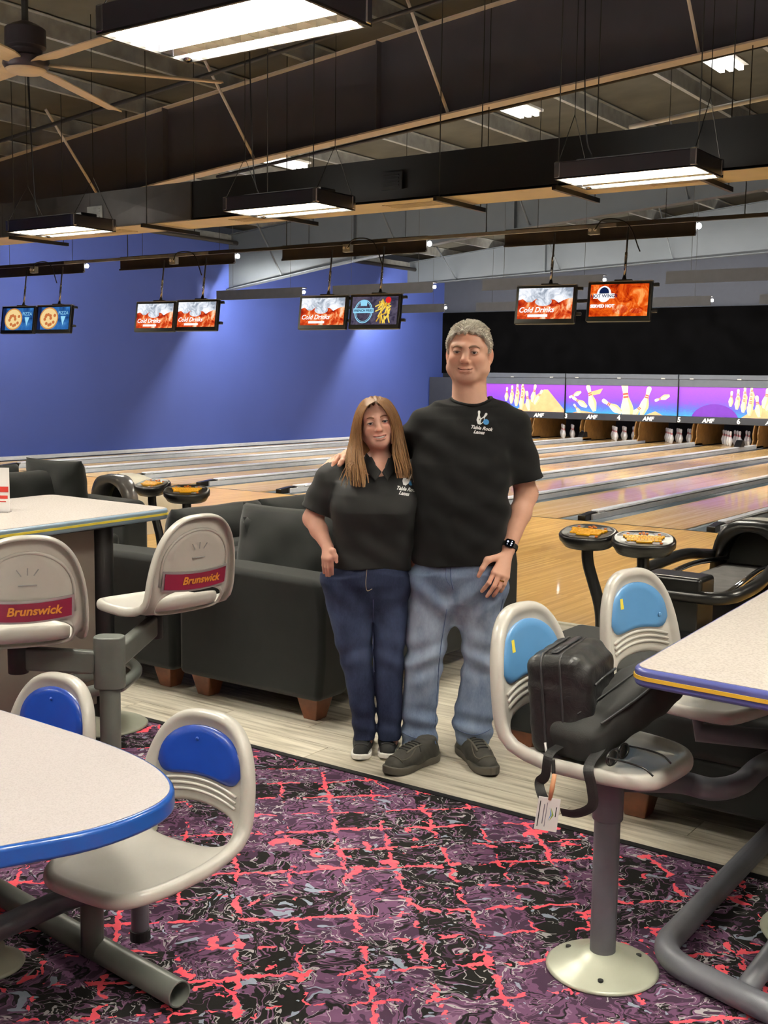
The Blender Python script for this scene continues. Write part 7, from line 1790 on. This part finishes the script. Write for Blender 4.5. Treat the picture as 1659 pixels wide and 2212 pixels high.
# long sling bag lying slantwise in front
A0 = np.array(onz(1195, 1620, SZ + 0.05)); A1 = np.array((RS1.x + 0.05, RS1.y + 0.27, SZ + 0.165))
A0 = np.array((RS1.x - 0.055, RS1.y - 0.19, SZ + 0.045))
ax = A1 - A0; Ln = np.linalg.norm(ax); ax /= Ln; sd_ = np.cross(ax, (0, 0, 1)); sd_ /= np.linalg.norm(sd_); up_ = np.cross(sd_, ax)
R2_ = np.stack([sd_, ax, up_], 1); MC = (A0 + A1) / 2
s = Sdf(); rbox_sdf(s, MC, (0.085, Ln / 2, 0.062), 0.045, R2_, puff=0.01)
rbox_sdf(s, MC + R2_ @ np.array((0.035, 0.03, 0.045)), (0.05, Ln / 2 - 0.08, 0.03), 0.025, R2_, 0.02)
def taper(P):
    q_ = (P - MC) @ R2_; u = q_[:, 1] / (Ln / 2); return 0.012 * np.clip(-u, 0, 1) ** 2 + 0.018 * np.clip(u - 0.5, 0, 1) + 0.002 * np.sin(60 * q_[:, 1] + 50 * q_[:, 0]) + 0.0016 * np.sin(110 * q_[:, 0] + 20 * q_[:, 1])
s.add(taper, (0, 0, 0), 10, 0, 'd')
pos, q = s.mesh(MC - 0.34, MC + 0.34, 0.005)
sl = thing('sling_bag', 'long soft black sling bag lying slantwise on the chair with hanging straps', 'bag', (MC[0], MC[1], SZ))
np_mesh('bag_body', pos - np.array((MC[0], MC[1], SZ)), q, 'bag_cloth', sl)
T2 = lambda x, y, z: tuple(MC + R2_ @ np.array((x, y, z)))
MB().tube(spline([T2(0.08, -Ln / 2 + 0.08, 0.052), T2(0.088, 0, 0.06), T2(0.075, Ln / 2 - 0.1, 0.062)], 6), 0.004, 6).build('zip', 'zip_grey', sl, smooth=True)
MB().tube(spline([T2(0.02, -Ln / 2 + 0.06, 0.075), T2(0.02, 0, 0.082), T2(0.01, Ln / 2 - 0.12, 0.078)], 6), 0.003, 6).build('seam', 'strap_black', sl, smooth=True)
def strap(pts, w=0.016):
    sp = spline(pts, 8); return MB().tube(sp, 0, 6, rads=[(w * 0.85, 0.0015)] * len(sp), flat=(0.82, 0.57, 0))
ed = RS1.y - 0.235
p0 = T2(-0.02, -Ln / 2 + 0.03, -0.01)
def pxp(px, py, Y): return tuple(onY(px, py, Y))
strap([p0, pxp(1186, 1630, ed), pxp(1178, 1675, ed), pxp(1165, 1690, ed + 0.01), pxp(1170, 1715, ed), pxp(1180, 1735, ed)]).build('strap', 'strap_black', sl)
strap([T2(0.07, -Ln / 2 + 0.08, -0.02), pxp(1272, 1655, ed), pxp(1278, 1700, ed - 0.005), pxp(1281, 1735, ed), pxp(1268, 1750, ed), pxp(1240, 1758, ed), pxp(1212, 1754, ed)]).build('strap', 'strap_black', sl)
# name tag on its cord
tg = thing('name_tag', 'white printed name tag hanging on a tan clip below the chair', 'name tag', pxp(1182, 1795, ed))
strap([pxp(1195, 1640, ed), pxp(1196, 1672, ed - 0.004)], 0.006).build('loop', 'strap_black', tg, smooth=True)
MB().tube([pxp(1198, 1672, ed - 0.006), pxp(1193, 1700, ed - 0.008), pxp(1188, 1728, ed - 0.008)], 0, 8, rads=[(0.006, 0.003), (0.007, 0.004), (0.005, 0.003)], flat=(0.82, 0.57, 0)).build('clip', 'lanyard_tan', tg, smooth=True)
c1, c2, c3, c4 = [Vector(pxp(x, y, ed - 0.008)) for x, y in ((1153, 1790), (1201, 1798), (1211, 1727), (1164, 1720))]
cd = MB()._add([c1, c2, c3, c4, c1 + Vector((0, 0.002, 0)), c2 + Vector((0, 0.002, 0)), c3 + Vector((0, 0.002, 0)), c4 + Vector((0, 0.002, 0))], [(0, 1, 2, 3), (7, 6, 5, 4), (0, 4, 5, 1), (1, 5, 6, 2), (2, 6, 7, 3), (3, 7, 4, 0)]).build('card', 'paper', tg)
uu = (c4 - c1); vv = (c2 - c1); mat('print_grey', (120, 116, 124), 0.6); mat('print_green', (150, 170, 70), 0.6)
def onc(a, b_): return c1 + uu * a + vv * b_ + Vector((0, -0.0006, 0))
for (a0, a1, b0, b1, mm) in ((0.1, 0.88, 0.1, 0.14, 'print_black'), (0.2, 0.8, 0.3, 0.34, 'print_grey'), (0.12, 0.85, 0.42, 0.45, 'print_grey'), (0.45, 0.75, 0.84, 0.88, 'print_black')):
    MB()._add([onc(a0, b0), onc(a1, b0), onc(a1, b1), onc(a0, b1)], [(0, 1, 2, 3)]).build('print', mm, cd, fixn=False)
MB()._add([onc(0.3, 0.62), onc(0.5, 0.7), onc(0.72, 0.62), onc(0.5, 0.78)], [(0, 1, 2, 3)]).build('print', 'print_green', cd, fixn=False)
MB()._add([onc(0.3, 0.56), onc(0.5, 0.64), onc(0.72, 0.56), onc(0.5, 0.69)], [(0, 1, 2, 3)]).build('print', 'print_blue', cd, fixn=False)
# sunglasses
g0 = Vector(onz(1350, 1632, SZ + 0.03)); g0.z = SZ + 0.012
sg = thing('sunglasses', 'black sunglasses lying folded open on the chair beside the sling bag', 'sunglasses', g0)
for s_ in (-1, 1):
    c_ = g0 + Vector((-0.012 + 0.0, 0.035 * s_ - 0.02, 0.024))
    n_ = 20; rim = [c_ + Vector((0.004 * math.cos(k), 0.026 * math.cos(k) * 1.0, 0.02 * math.sin(k))) for k in np.arange(0, 2 * PI, 2 * PI / n_)]
    MB().tube(rim, 0.003, 6, closed=True).build('rim', 'black_plastic', sg, smooth=True); MB().ell(c_, (0.002, 0.025, 0.019), 14, 8).build('lens', 'black_plastic', sg, smooth=True)
    MB().tube(spline([c_ + Vector((0, 0.026 * s_, 0.008)), c_ + Vector((0.06, 0.03 * s_, 0.006)), c_ + Vector((0.1, 0.028 * s_, 0.0)), c_ + Vector((0.125, 0.026 * s_, -0.016))], 5), 0.0028, 6).build('temple_arm', 'black_plastic', sg, smooth=True)
MB().tube(spline([g0 + Vector((-0.012, -0.03, 0.03)), g0 + Vector((-0.014, -0.02, 0.034)), g0 + Vector((-0.012, -0.01, 0.03))], 4), 0.003, 6).build('bridge', 'black_plastic', sg, smooth=True)
